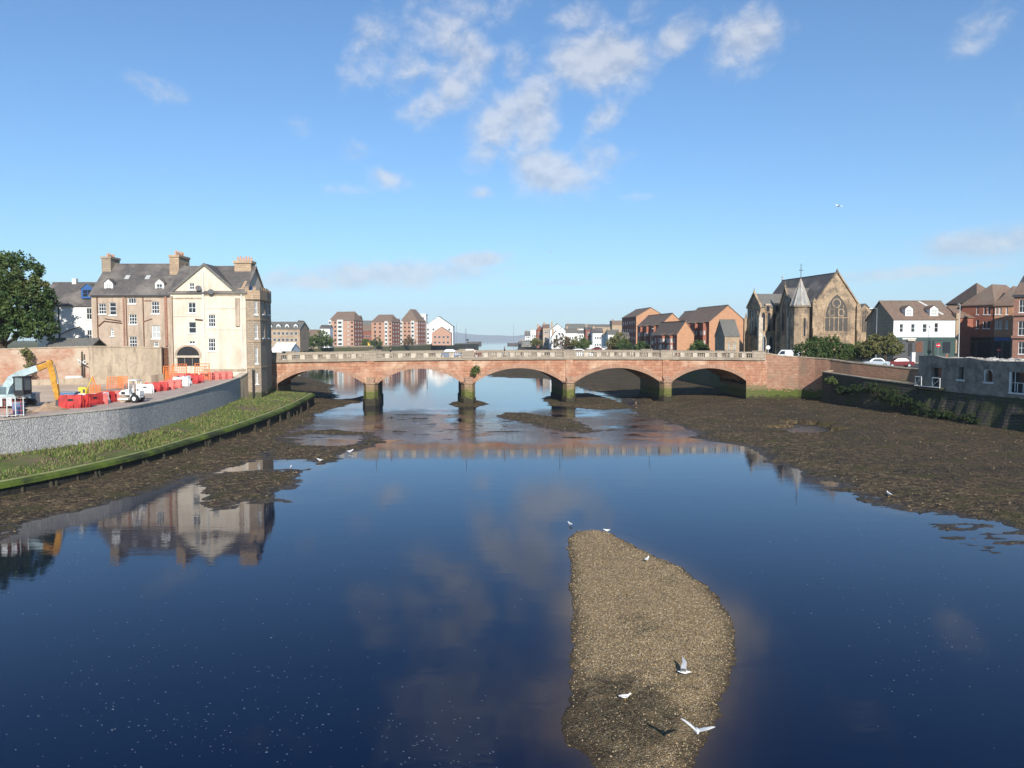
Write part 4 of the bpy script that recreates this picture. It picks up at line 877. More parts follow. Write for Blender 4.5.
# canted bay
bay = [(246.35,103.6),(253.8,103.6),(260.6,104.2),(266.6,108),(271.4,114.6),(262,117),(249,112)]
bp = [(PX(a,b_),b_) for a,b_ in bay]; og = Vector((bp[1][0],bp[1][1],0)); qq = q
def tl(p): d = Vector((p[0],p[1],0))-Vector((q.og.x,q.og.y,0)); return (q.ex.dot(d), q.ey.dot(d))
lp = [tl(p) for p in bp]; zb, zt = 2.2-4.2, ZY(290.5,104.5)-4.2
bm_ = MB(); bo = []
wn = {1: [(253.6,257.6,301.5,314.5),(253.8,258,325.3,338.5),(253.6,258.2,348,363.5),(253.6,258.2,373,384)], 2: [(262.5,265,302,314.5),(262.5,265,326,338)], 3: [(267.5,269.8,303,315),(267.5,269.8,326,338)]}
allw = []
for k in range(len(lp)):
    p0 = Vector((*lp[k],0)); p1 = Vector((*lp[(k+1) % len(lp)],0)); L_ = (p1-p0).length; du = (p1-p0)/L_; nin = Vector((-du.y,du.x,0))
    mpk = (lambda p0, du, nin: (lambda u,z,dd: tuple(p0+du*u+nin*dd+Vector((0,0,z)))))(p0,du,nin); hs = []
    for (a,b0,c0,d0) in wn.get(k,[]):
        # intersect pixel column with the face, in world space
        f0 = bp[k]; f1 = bp[(k+1) % len(bp)]
        def uz(px_, py_):
            d = ray(px_,py_); ex0, ey0 = f1[0]-f0[0], f1[1]-f0[1]; det = d.x*(-ey0)+d.y*ex0; tt = (f0[0]*(-ey0)+f0[1]*ex0)/det
            X_, Y_ = d.x*tt, d.y*tt; return math.hypot(X_-f0[0],Y_-f0[1]), HC+d.z*tt-4.2
        u0,z1 = uz(a,c0); u1,z0_ = uz(b0,d0); hs.append((max(.15,u0),min(L_-.15,u1),z0_,z1)); allw.append((mpk,hs[-1]))
    wall_face(bm_, [(0,zb),(L_,zb),(L_,zt),(0,zt)], hs, mpk, .2)
tw = bm_.build('canted_bay','towerstone',q.o)
for mpk,h in allw: window(tw, mpk, h, nx=2, nz=2, merged=True, fr=.09)
cr_ = MB(); cc = Vector((sum(p[0] for p in lp)/7,sum(p[1] for p in lp)/7,0))
def grow(g_): return [tuple((Vector((*p,0))-cc)*(1+g_/(Vector((*p,0))-cc).length)+cc)[:2] for p in lp]
cr_.prism(grow(.30), ZY(298.6,104.5)-4.2-.15, ZY(298.6,104.5)-4.2+.2); o_ = cr_.build('cornice','sand',tw)
cr_ = MB(); go = grow(.28); gi = grow(-.15)
for k in range(len(go)):
    a0,a1,b0,b1 = Vector((*go[k],0)),Vector((*go[(k+1) % 7],0)),Vector((*gi[k],0)),Vector((*gi[(k+1) % 7],0)); L_ = (a1-a0).length; n_ = max(2,int(L_/.55))
    for j in range(n_):
        f0,f1 = j/n_,(j+1)/n_; h = .95 if j % 2 == 0 else .45
        c8 = [a0.lerp(a1,f0),a0.lerp(a1,f1),b0.lerp(b1,f1),b0.lerp(b1,f0)]; cr_.hexa([(p.x,p.y,zt-.9) for p in c8]+[(p.x,p.y,zt-.3+h-.2) for p in c8])
cr_.build('battlement','sand',tw); cr_ = MB(); cr_.prism(gi, zt-.5, zt-.2); cr_.build('bay_roof','slate',tw)
for zz in (ZY(319.5,104.5)-4.2, ZY(341.5,104.5)-4.2, ZY(367,104.5)-4.2):
    cr_ = MB(); cr_.prism(grow(.10), zz-.1, zz+.1); cr_.build('string_course','sand',tw)
cp_ = MB(); cp_.blob((cc.x-.5,cc.y-3.0,zt-.1),1.05,12,6,0,(1,1,1.0)); cp_.build('lead_dome','blue',tw)

# ------------------------------------------------------------------ white house behind the tree
q = building('white_house', 'white painted house with dark slate roof and a blue dormer, half behind the big tree', 'building', (38,112), (95,112), 9, 4.6, ZY(305.3,112), 'gx', 3.3, 'whitewash', 'slate',
  {'front': [(86.3,91.5,308,319.5),(87,91.6,330,340.5),(50,56,318,333),(64,69,350,356)]}, wnx=2, wnz=2)
A = q.onplane(81.3,298,'y',.7); Cc = q.onplane(94,298,'y',.7)
dm = dormer(q,(A[0]+Cc[0])/2,.7,A[2]-.05,Cc[0]-A[0],1.35,2.0,'blue','slate_grey','glass',.75,pal='blue')
pipe(q,58.3,305,345,.08,'black'); run(q,[(60,334.5),(70,330),(80,326.5)],.06)
c = MB(); cx = q.onplane(75,282,'y',4.5)[0]; c.box(cx-.3,cx+.3,4.2,4.8,q.H+3,q.H+4.1); c.build('chimney','offwhite',q.roof)
q = building('outbuilding', 'low dark slate roofed outbuilding peeping over the old brick wall below the white house', 'outbuilding', (48,101), (91,101), 3.2, 5.0, ZY(346,101), 'gx', .75, 'rubble', 'slate_grey', {})

# ------------------------------------------------------------------ old boundary wall
def wallrun(name, label, cat, pts, z0, z1, thick, m, cope=None, copeh=.15, group=None, batter=0):
    o = Vector((*pts[0],0)); root = thing(name, label, cat, tuple(o), 0, group)
    z0 = z0 if hasattr(z0,'__len__') else [z0]*len(pts); z1 = z1 if hasattr(z1,'__len__') else [z1]*len(pts)
    mb = MB(); cm = MB(); V = [Vector((*p,0)) for p in pts]; nr = []
    for k in range(len(V)):
        d = (V[min(k+1,len(V)-1)]-V[max(k-1,0)]).normalized(); nr.append(Vector((d.y,-d.x,0)))
    def ring(k, e, a, b_): 
        p, n_ = V[k]-o, nr[k]; return [p+n_*(e+ (batter if True else 0))+Vector((0,0,a)), p-n_*(thick+e)+Vector((0,0,a)), p-n_*(thick+e)+Vector((0,0,b_)), p+n_*e+Vector((0,0,b_))]
    for mesh, e, fa, fb in ((mb,0,lambda k: z0[k],lambda k: z1[k]),(cm,.08,lambda k: z1[k]+.002,lambda k: z1[k]+copeh)):
        if mesh is cm: 
            bt = batter
        for k in range(len(V)):
            r_ = ring(k,e,fa(k),fb(k))
            if mesh is cm: r_ = [V[k]-o+nr[k]*e+Vector((0,0,fa(k))), V[k]-o-nr[k]*(thick+e)+Vector((0,0,fa(k))), V[k]-o-nr[k]*(thick+e)+Vector((0,0,fb(k))), V[k]-o+nr[k]*e+Vector((0,0,fb(k)))]
            mesh.v += [tuple(v) for v in r_]
            if k:
                i = 4*(k-1)
                for j in range(4): q_ = (j+1) % 4; mesh.f.append((i+j,i+4+j,i+4+q_,i+q_)); mesh.mi.append(0)
        n4 = 4*(len(V)-1); mesh.f += [(0,1,2,3),(n4,n4+1,n4+2,n4+3)]; mesh.mi += [0,0]
    mb.build('wall_face', m, root)
    if cope: cm.build('coping', cope, root)
    return root
xL, xM, xR = PX(-30,94), PX(88.5,95.5), PX(161,96)
wallrun('boundary_wall','patchy red brick boundary wall behind the digger','wall',[(xL,93),(PX(40,94.5),94.5),(xM,95.5)],4.3,[ZY(351,93),ZY(348.5,94.5),ZY(347.3,95.5)],.5,'brickwall','oldrender')
wallrun('boundary_wall','stained beige rendered boundary wall between the red brick wall and the brown gate','wall',[(xM+.05,95.45),(PX(125,95.5),95.5),(xR,96)],4.3,[ZY(347.3,95.5)+.05,ZY(347.5,95.5),ZY(348.3,96)],.55,'oldrender','oldrender')
wallrun('low_wall','low pale rubble wall along the foot of the boundary walls','wall',[(PX(10,90),90),(PX(60,91.5),91.5),(PX(150,93),93),(PX(163,94.5),94.5)],4.2,[ZY(381,90),ZY(378.5,91.5),ZY(375.5,93),ZY(374,94.5)],.4,'oldrender')
o = thing('brown_gate','dark brown timber gate at the end of the beige boundary wall','gate',(PX(160.5,97),97,4.7)); mb = MB(); wG = PX(168,97)-PX(160.5,97)
for k in range(5): mb.box(wG*k/5+.01,wG*(k+1)/5-.01,0,.06,0,ZY(347.6,97)-4.7)
mb.build('board_panel','wood',o); mb = MB(); mb.box(-.1,-.001,-.05,.1,0,ZY(346.5,97)-4.7); mb.build('gate_post','wood',o)
# timber post with pale insulators against the wall
o = thing('utility_post','rough timber post with pale cross arms against the boundary wall behind the digger','post',(PX(82.5,95),94.7,4.6)); mb = MB(); mb.tube([(0,0,0),(.05,0,3.9)],[.13,.09],7); mb.build('post','timber',o)
mb = MB(); mb.tube([(-.55,0,2.95),(.5,0,2.35)],.07,6); mb.build('cross_arm','offwhite',o); mb = MB(); mb.tube([(-.4,0,2.4),(.45,0,2.85)],.07,6); mb.build('cross_arm','offwhite',o)
o = thing('white_tank','low white tank lying at the foot of the red brick wall','tank',(PX(70,92),92.6,4.75)); mb = MB(); mb.tube([(-.95,0,.45),(-.85,0,.45),(.85,0,.45),(.95,0,.45)],[.25,.48,.48,.25],12); mb.build('tank_body','white',o); mb = MB(); mb.box(-.7,-.5,-.3,.3,-.2,.1); mb.build('foot','steel',o); mb = MB(); mb.box(.5,.7,-.3,.3,-.2,.1); mb.build('foot','steel',o)

# ------------------------------------------------------------------ excavator
xo, yo = PX(10,66), 66.; zo = zs(xo,yo)
e = thing('excavator','yellow and pale blue tracked digger with its boom raised over the dirt','excavator',(xo,yo,zo),0)
def EL(px_, py_, y=66.): p = P(px_,py_,Y=y); return (p.x-xo, p.y-yo, p.z-zo)
for dy in (-.95,.95):
    mb = MB(); prof = [(-1.7,.15),(-1.9,.38),(-1.7,.66),(1.2,.66),(1.42,.38),(1.2,.12)]
    mb.plate(lambda u,z,d_: (u,dy+d_,z), prof, -.24,.24); tk = mb.build('track','black',e)
    for k in range(5):
        mb = MB(); x_ = -1.45+k*.6; mb.tube([(x_,dy-.26*(1 if dy < 0 else -1),.38),(x_,dy-.30*(1 if dy < 0 else -1),.38)],.2,10); mb.build('roller','darkgrey',tk)
mb = MB(); mb.box(-1.0,.9,-.7,.7,.3,.62); mb.cyl((-.2,0),.55,.55,.62,.82,16); mb.build('undercarriage','darkgrey',e)
mb = MB(); mb.prism([(-1.9,-.95),(-1.6,-1.1),(.9,-1.1),(.9,1.1),(-1.6,1.1),(-1.9,.95)],.83,1.15); mb.prism([(-1.95,-.9),(-1.7,-1.05),(-.35,-1.05),(-.35,1.05),(-1.7,1.05),(-1.95,.9)],1.151,1.75); mb.build('house','paleblue',e)
mb = MB(); cx0, cx1 = EL(14.5,390,64.95)[0], EL(23.4,390,64.95)[0]
mb.m = 0; cy = -1.05
for (a,b_) in ((cx0,cy),(cx1-.02,cy),(cx0,cy+1.05),(cx1-.02,cy+1.05)): mb.box(a-.05,a+.05,b_-.05,b_+.05,1.151,2.55)
mb.prism([(cx0-.1,cy-.1),(cx1+.05,cy-.1),(cx1+.05,cy+1.15),(cx0-.1,cy+1.15)],2.551,2.66); mb.box(cx0-.02,cx1,cy-.03,cy+1.08,1.152,1.5)
cb = mb.build('cab','black',e); mb = MB(); mb.box(cx0+.0,cx1-.03,cy-.015,cy+.0,1.52,2.53); mb.box(cx1-.025,cx1-.01,cy+.02,cy+1.05,1.52,2.53); mb.box(cx0+.0,cx1-.03,cy+1.06,cy+1.07,1.52,2.53); mb.build('window','cabglass',cb)
def beam(mb, pts, w_, hs):
    P_ = [Vector(p) for p in pts]; rings = []
    for k, p in enumerate(P_):
        d = (P_[min(k+1,len(P_)-1)]-P_[max(k-1,0)]).normalized(); n_ = Vector((-d.z,0,d.x)).normalized()*hs[k]/2; s_ = Vector((0,w_/2,0)); rings.append([p-n_-s_,p-n_+s_,p+n_+s_,p+n_-s_])
    i = len(mb.v); [mb.v.extend([tuple(v) for v in r_]) for r_ in rings]
    for k in range(len(rings)-1):
        for j in range(4): q_ = (j+1) % 4; mb.f.append((i+4*k+j,i+4*k+4+j,i+4*k+4+q_,i+4*k+q_)); mb.mi.append(mb.m)
    mb.f += [(i,i+1,i+2,i+3),tuple(i+4*(len(rings)-1)+j for j in range(4))]; mb.mi += [mb.m]*2
mb = MB(); beam(mb,[EL(5.5,397),EL(7.5,386),EL(12,379.5),EL(22,373.5),EL(38,368.2)],.34,[.40,.62,.66,.58,.5]); bo = mb.build('boom','paleblue',e)
mb = MB(); beam(mb,[EL(38.05,368.2),EL(50,364)],.33,[.5,.34]); mb.build('boom_tip','yellow',bo)
mb = MB(); mb.tube([EL(18,381.5),EL(36,371.5)],.06,6); mb.tube([EL(14,388),EL(24,378)],.09,6); mb.build('hydraulic_ram','steel',bo)
mb = MB(); mb.tube([EL(10,376.8),EL(28,368.5),EL(46,361.2)],.05,5); mb.build('hydraulic_ram','darkgrey',bo)
mb = MB(); beam(mb,[EL(49,360.5),EL(51.2,366),EL(54,378),EL(57.5,396),EL(58.6,401)],.30,[.34,.52,.50,.34,.26]); sk_ = mb.build('stick','yellow',e)
mb = MB(); mb.tube([EL(53.5,364),EL(58,384)],.055,6); mb.build('hydraulic_ram','steel',sk_)
bx, by_, bz = EL(59,402.5); mb = MB(); mb.plate(lambda u,z,d_: (bx+u,by_+d_,bz+z),[(-.05,.25),(.28,.12),(.34,-.18),(.1,-.42),(-.3,-.38),(-.12,-.18),(-.1,.05)],-.33,.33); bk = mb.build('bucket','darkgrey',e)
for k in range(4):
    mb = MB(); mb.box(bx-.42,bx-.28,by_-.3+k*.17,by_-.22+k*.17,bz-.44,bz-.38); mb.build('tooth','steel',bk)
# soil heaps
def heap(label, px_, py_, Y, r, h, m='soil'):
    x, y = PX(px_,Y), Y; mb = MB(); N = 20
    rr = [(0,1)]; mb2 = MB(); ring_prev = None; rings = []
    for a in range(6):
        f = a/5; rings.append([(f*r*(1+.25*math.sin(3*t_+a*.3)+random.uniform(-.08,.08))*math.cos(t_), f*r*.8*(1+.2*math.cos(2*t_)+random.uniform(-.08,.08))*math.sin(t_), h*(1-f)**1.3*(1+random.uniform(-.15,.15))-.08) for t_ in [2*math.pi*k/N for k in range(N)]])
    i = 0
    for rg_ in rings: mb.v += rg_
    for a in range(5):
        for k in range(N): j = (k+1) % N; mb.f.append((a*N+k,a*N+j,(a+1)*N+j,(a+1)*N+k)); mb.mi.append(0)
    o = mb.build('soil_heap', m); o.location = (x,y,zs(x,y)); o.data.polygons.foreach_set('use_smooth',[True]*len(o.data.polygons)); tag(o,label,'heap'); return o
heap('brown soil heap in front of the digger tracks, nearest the grey wall',44,412,62.5,2.1,.75); heap('low wide soil heap under the digger bucket',62,400,70,2.4,.6); heap('loose dirt heap at the left below the digger cab',20,414,60,1.5,.55)
heap('flat brown soil heap near the yellow box',95,392,82,2.6,.5); heap('pale spoil heap below the beige boundary wall',120,384,89,2.2,.5,'hardcore')
# mesh panels at the left edge
def fencepanel(label, pxa, pxb, Y, z, h=1.15, m='offwhite', mesh='pinkred', sheet=None, grp='temporary fence panels on the building site', name='fence_panel'):
    xa, xb = PX(pxa,Y), PX(pxb,Y); o = thing(name,label,'fence panel',(xa,Y,z),0,grp); L_ = xb-xa; mb = MB()
    mb.tube([(0,0,0),(0,0,h),(L_,0,h),(L_,0,0)],.035,6); mb.tube([(0,0,.12),(L_,0,.12)],.03,6); mb.build('frame',m,o); mb = MB()
    n_ = max(3,int(L_/.16))
    for k in range(1,n_): mb.tube([(L_*k/n_,0,.12),(L_*k/n_,0,h)],.012,4,False)
    for k in range(1,4): mb.tube([(0,0,.12+(h-.12)*k/4),(L_,0,.12+(h-.12)*k/4)],.012,4,False)
    mb.build('mesh_infill',mesh,o)
    for k in (0,L_): mb = MB(); mb.box(k-.05,k+.05,-.3,.3,0,.05); mb.build('foot','black',o)
    if sheet: mb = MB(); mb.box(L_*.1,L_*.6,-.06,-.04,h*.55,h*.95); mb.build('sheet',sheet,o)
    return o
fencepanel('red mesh fence panel with a white sheet at the left edge above the grey wall',-6,4.4,57,4.3,1.5,sheet='white')
fencepanel('red mesh fence panel with a white sheet, second from the left edge',4.6,13,57.4,4.3,1.5,sheet='white'); fencepanel('red mesh fence panel without a sheet, in front of the digger cab',13.2,21,57.8,4.3,1.45)
o = thing('blue_bin','grey blue bin behind the red mesh fence panels at the left edge','bin',(PX(14,59),59.2,4.28)); mb = MB(); mb.hexa([(-.25,-.25,.05),(.25,-.25,.05),(.25,.25,.05),(-.25,.25,.05),(-.32,-.3,.9),(.32,-.3,.9),(.32,.3,.9),(-.32,.3,.9)]); mb.build('body','carblue',o); mb = MB(); mb.box(-.34,.34,-.33,.33,.901,.97); mb.build('lid','silver',o)
o = thing('site_cabinet','pale blue grey cabinet beside the digger cab','cabinet',(PX(28.5,68),68.3,4.3)); mb = MB(); mb.box(-.45,.45,-.3,.3,.1,1.0); mb.build('body','silver',o); mb = MB(); mb.box(-.5,.5,-.35,.35,1.001,1.07); mb.build('lid','white',o); mb = MB(); mb.box(.02,.4,-.32,-.301,.2,.9); mb.build('door','paleblue',o)
# water filled barriers
def barrier(L_=1.5, m='red', h=.95):
    o = thing('plastic_barrier','x','barrier'); mb = MB(); prof = [(-.26,0),(-.26,.22),(-.12,.42),(-.09,h),(.09,h),(.12,.42),(.26,.22),(.26,0)]
    for k in range(3):
        a, b_ = -L_/2+L_*k/3, -L_/2+L_*(k+1)/3; mb.plate(lambda u,z,d_: (d_,u,z), [(y_,z_*(1 if k != 1 else .965)) for y_,z_ in prof], a+.015, b_-.015)
    mb.box(-L_/2+.02,L_/2-.02,-.08,.08,.05,h*.9); mb.build('body',m,o)
    for s_ in (-1,1): mb = MB(); mb.tube([(s_*L_/2,0,.05),(s_*(L_/2+.06),0,.05),(s_*(L_/2+.06),0,h*.8),(s_*L_/2,0,h*.8)],.04,6); mb.build('connector',m,o)
    mb = MB(); mb.box(-L_*.12,L_*.12,-.135,-.1,h*.55,h*.72); mb.build('slot','black' if m != 'white' else 'darkgrey',o)
    return o
BG = 'plastic barriers lined up on the building site'
pr = {'red': barrier(1.5,'red'), 'white': barrier(1.5,'white'), 'pinkred': barrier(1.5,'pinkred')}; used = set()
def putb(m, px_, py_, Y, rz, label, sc_=1.0):
    x = PX(px_,Y); z = zs(x,Y)+.06
    if m not in used: used.add(m); o = pr[m]; o.location = (x,Y,z); o.rotation_euler = (0,0,rz); o['label'] = label; o['group'] = BG; o.scale = (sc_,)*3; return o
    return dup(pr[m],(x,Y,z),rz,label,BG,sc_)
putb('red',69,405,64.6,R(8),'big bright red plastic barrier nearest the digger bucket, foremost of the row',1.15)
putb('red',78.5,405,65.4,R(-12),'bright red barrier touching the big foremost one on its right',1.1)
putb('pinkred',71,405,67.2,R(15),'faded pink red barrier lying just behind the foremost bright red one')
putb('red',92,405,67.8,R(70),'red barrier turned end on, below the orange marker frame',1.05)
putb('pinkred',96,405,68.5,R(40),'faded red barrier tucked right behind the end-on red one')
putb('white',100.5,405,69.5,R(80),'white barrier standing between red ones left of the roller')
putb('red',105,405,70.5,R(60),'red barrier just right of the lone white one left of the roller')
putb('pinkred',109,405,71.5,R(20),'faded red barrier behind the roller drum'); putb('red',113.5,405,72.2,R(20),'red barrier almost hidden by the roller drum')
putb('white',86,405,68.5,R(10),'white barrier lying behind the bright red ones'); putb('white',144,400,80,R(5),'pale barrier right behind the roller')
putb('red',151.5,400,81.5,R(10),'red barrier first in the row right of the roller'); putb('red',159,400,82.5,R(12),'red barrier second in the row right of the roller')
putb('pinkred',165.5,400,84,R(10),'faded red barrier between the red pair and the white pair'); putb('pinkred',173,400,86,R(8),'faded red barrier directly before the white pair',1.0)
putb('white',180,396,88.5,R(5),'white barrier in the middle of the far row',1.1); putb('white',185.5,396,90,R(85),'white barrier end on in the middle of the far row',1.1)
putb('red',190.5,396,91.5,R(10),'red barrier right of the white pair in the far row'); putb('red',195,396,93,R(20),'second red barrier right of the white pair')
putb('pinkred',177,392,94.5,R(0),'faded red barrier before the arched vault',1.1); putb('red',191,390,96,R(0),'red barrier before the arched vault terrace',1.0)
for k,(a,Y) in enumerate(((206,97.5),(212.5,98.2),(219,99),(225.5,99.6))):
    putb('pinkred',a,380,Y,R(6),['faded red barrier at the left end of the line below the cream wall','second faded red barrier from the left below the cream wall','third faded red barrier from the left below the cream wall','faded red barrier at the right end of the line below the cream wall'][k])
# orange mesh guards
def guard(label, px_, Y, w_, h, rz=0.0, lean=.0):
    x = PX(px_,Y); o = thing('mesh_guard',label,'site guard',(x,Y,zs(x,Y)+.05),rz,'orange mesh guards on the building site'); mb = MB()
    for s_ in (-1,1): mb.tube([(s_*w_/2,-.25,0),(s_*w_/2*.9,0,h)],.035,5)
    mb.tube([(-w_*.46,0,h*.98),(w_*.46,0,h*.98)],.035,5); mb.build('frame','orange',o); mb = MB()
    for k in range(6): f = .15+.8*k/6; mb.tube([(-w_*.49,-.25*(1-f),h*f),(w_*.49,-.25*(1-f),h*f)],.028,4,False)
    for k in range(7): u = -.45+.9*k/6; mb.tube([(u*w_,-.22,.1*h),(u*w_*.95,0,h*.97)],.022,4,False)
    mb.build('mesh_infill','orange',o)
guard('orange mesh guard in front of the arched vault, tallest one',179,98,1.9,2.0); guard('orange mesh guard between the vault and the cream wall',201.5,95.5,1.8,2.2,.2); guard('orange mesh guard below the brown gate',170.5,92,1.6,1.5,-.3)
guard('small orange mesh guard standing over the end-on red barrier',94,72,1.0,1.5); guard('small orange mesh guard behind the roller drum, against the pale heap',114,84,1.6,1.4,.3); guard('small orange mesh guard right above the roller cab frame',122,86,1.2,1.3,-.2)
guard('orange mesh guard just right of the brown gate',168,95,1.3,1.9,.1)
o = thing('marker_tripod','slim yellow and orange tripod standing behind the end-on red barrier','tripod',(PX(91.5,76),76,4.4)); 
for (a,b_) in ((-.95,0),(.45,.3),(.2,-.4)): mb = MB(); mb.tube([(a,b_,0),(0,0,2.0)],.045,5); mb.build('leg','boxyellow' if a < 0 else 'orange',o)
o = thing('generator_box','small bright yellow generator box left of the tripod','generator',(PX(82,77),77,4.45)); mb = MB(); mb.box(-.38,.38,-.25,.25,.1,.85); mb.build('body','boxyellow',o); mb = MB(); mb.box(-.45,.45,-.3,.3,0,.1); mb.build('skid','darkgrey',o); mb = MB(); mb.box(.05,.3,-.27,-.251,.3,.65); mb.build('panel','darkgrey',o)
o = thing('skip','blue grey open skip behind the big red barrier','skip',(PX(64,72),72.5,4.35)); mb = MB(); mb.plate(lambda u,z,d_: (u,d_,z),[(-.55,0),(.55,0),(.85,.8),(-.85,.8)],-.5,.5); mb.build('body','carblue',o); mb = MB(); mb.box(-.9,.9,-.55,-.5,.74,.82); mb.build('rim','silver',o)
# roller
xo2, yo2 = PX(129,70.5), 70.5; zo2 = zs(xo2,yo2)+.07
rl = thing('road_roller','small white road roller with a smooth front drum and open cab frame, facing left','roller',(xo2,yo2,zo2),R(-4))
mb = MB(); mb.tube([(-.55,-.62,.36),(-.55,.62,.36)],.37,20); mb.build('drum','oldrender',rl)
mb = MB(); mb.box(-1.0,-.15,-.72,-.66,.3,.45); mb.box(-1.0,-.15,.66,.72,.3,.45); mb.box(-.2,.1,-.72,.72,.3,.5); mb.build('drum_frame','white',rl)
mb = MB(); mb.plate(lambda u,z,d_: (u,d_,z),[(-.95,.76),(-1.0,.95),(-.7,1.22),(.0,1.35),(.12,.76)],-.5,.5); mb.build('hood','white',rl); mb = MB(); mb.box(-.72,-.3,-.515,-.501,.82,1.08); mb.build('grille','black',rl)
for dy in (-.55,.55):
    mb = MB(); mb.tube([(.75,dy-.14,.42),(.75,dy+.14,.42)],.43,18); w__ = mb.build('wheel','black',rl); mb = MB(); mb.tube([(.75,dy-.16,.42),(.75,dy+.16,.42)],.2,12); mb.build('rim','white',w__)
mb = MB(); mb.box(.15,1.2,-.4,.4,.5,.78); mb.box(.85,1.25,-.45,.45,.781,1.15); mb.build('rear_body','white',rl); mb = MB(); mb.box(.3,.7,-.2,.2,.8,.95); mb.box(.66,.78,-.2,.2,.951,1.35); mb.build('seat','black',rl)
mb = MB(); mb.tube([(.15,0,.8),(.0,0,1.25)],.03,5); mb.tube([(-.02,-.18,1.26),(-.02,.18,1.26)],.03,6); mb.build('steering_wheel','black',rl)
mb = MB()
for s_ in (-.42,.42): mb.tube([(.05,s_,.8),(.1,s_,2.2),(.9,s_,2.2),(.95,s_,.8)],.05,6)
mb.box(.02,.98,-.5,.5,2.2,2.28); mb.build('cab_frame','white',rl); rl.scale = (.85,.85,.9)
o = thing('concrete_kerb','short concrete slab lying at the river end of the quay below the stone bay','slab',(PX(254,107),107.2,2.35),.3); mb = MB(); mb.box(-1.4,1.4,-.4,.4,-.2,.35); mb.build('slab_body','rubble',o); mb = MB(); mb.box(-1.5,1.5,-.5,.5,.351,.45); mb.build('slab_cap','oldrender',o)
wallrun('return_wall','short pale stone return wall where the grey wall meets the stone bay','wall',[(-34.95,101.05),(-34.75,103.5)],1.8,[5.0,5.5],.8,'oldrender','pale_stone')
o = thing('downpipe_post','black pipe standing at the corner between cream wall and return wall','pipe',(PX(252,103),103.2,2.3)); mb = MB(); mb.tube([(0,0,0),(0,0,3.6)],.14,8); mb.build('pipe','black',o); mb = MB(); mb.tube([(0,0,3.5),(0,0,3.75)],.18,8); mb.build('collar','darkgrey',o)

# ------------------------------------------------------------------ foliage
def crown(lobes, n, leaf, name, m, parent, clump=.8):
    tot = sum(l[3]**2 for l in lobes); V = []; 
    for (cx_,cy_,cz_,r,*sq) in lobes:
        k = int(n*r*r/tot); s_ = sq[0] if sq else .85
        nc_ = max(8,int(k/22)); d = rng.normal(size=(nc_,3)); d /= np.linalg.norm(d,axis=1)[:,None]
        c_ = d*(r*rng.uniform(.5,1.0,(nc_,1))**.6); c_[:,2] *= s_
        kk = rng.integers(0,nc_,k); p = c_[kk]+rng.normal(size=(k,3))*(leaf*clump)
        V.append(p+np.array([cx_,cy_,cz_]))
    C0 = np.concatenate(V); k = len(C0)
    a = rng.normal(size=(k,3)); a /= np.linalg.norm(a,axis=1)[:,None]; b_ = np.cross(a,rng.normal(size=(k,3))); b_ /= np.linalg.norm(b_,axis=1)[:,None]
    s_ = leaf*rng.uniform(.5,1.1,(k,1)); q_ = np.stack([C0-a*s_,C0-b_*s_*.55,C0+a*s_,C0+b_*s_*.55],1).reshape(-1,3)
    me = bpy.data.meshes.new(name); me.vertices.add(len(q_)); me.vertices.foreach_set('co',q_.ravel()); me.loops.add(4*k); me.loops.foreach_set('vertex_index',np.arange(4*k,dtype=np.int32))
    me.polygons.add(k); me.polygons.foreach_set('loop_start',np.arange(0,4*k,4,dtype=np.int32)); me.polygons.foreach_set('loop_total',np.full(k,4,dtype=np.int32)); me.update(calc_edges=True)
    me.materials.append(M[m] if isinstance(m,str) else m); o = bpy.data.objects.new(name,me); COL.objects.link(o)
    if parent: o.parent = parent
    return o
def tree(name, label, cat, px_, Y, zb_, lobes, n, leaf, m, group=None, trunk=.12, th=None):
    """lobes: (dx, dy, z above base, r)"""
    o = thing(name, label, cat, (PX(px_,Y),Y,zb_), 0, group)
    crown(lobes, n, leaf, 'crown', m, o); mb = MB(); cz_ = sum(l[2] for l in lobes)/len(lobes)
    mb.tube([(0,0,-.1),(trunk*.4,0,cz_*.45),(0,trunk*.5,cz_*1.0)],[trunk*1.5,trunk,trunk*.5],7)
    for l in lobes[:6]: mb.tube([(0,0,cz_*.4),((l[0])*.5,l[1]*.5,(cz_*.4+l[2])*.5+.1),(l[0]*.95,l[1]*.95,l[2])],[trunk*.6,trunk*.4,trunk*.15],5)
    mb.build('trunk','bark',o); return o
tree('broadleaf_tree','large dense dark green tree at the left edge beside the white house','tree',2,100,4.7,[(x*1.16,y,z*1.13+.4,r*1.15) for x,y,z,r in [(-1.5,0,9.8,4.3),(2.4,.3,8.2,3.2),(4.1,-.3,6.0,2.1),(1,1,11.5,3.0),(-2.5,-1.5,6.4,3.0),(.6,-1.5,6.2,2.6),(-4.5,0,11.5,4.0),(-1.8,0,13.3,2.2),(3.8,.5,9.4,1.7)]],34000,.26,'leafdark',trunk=.4)
tree('ivy_bush','straggly yellow green ivy hanging on the red brick wall behind the boom','bush',27,93.2,4.5,[(0,0,3.4,.55),(.2,0,2.4,.45),(-.25,0,4.0,.5),(.3,0,1.6,.3)],900,.14,'leafolive')
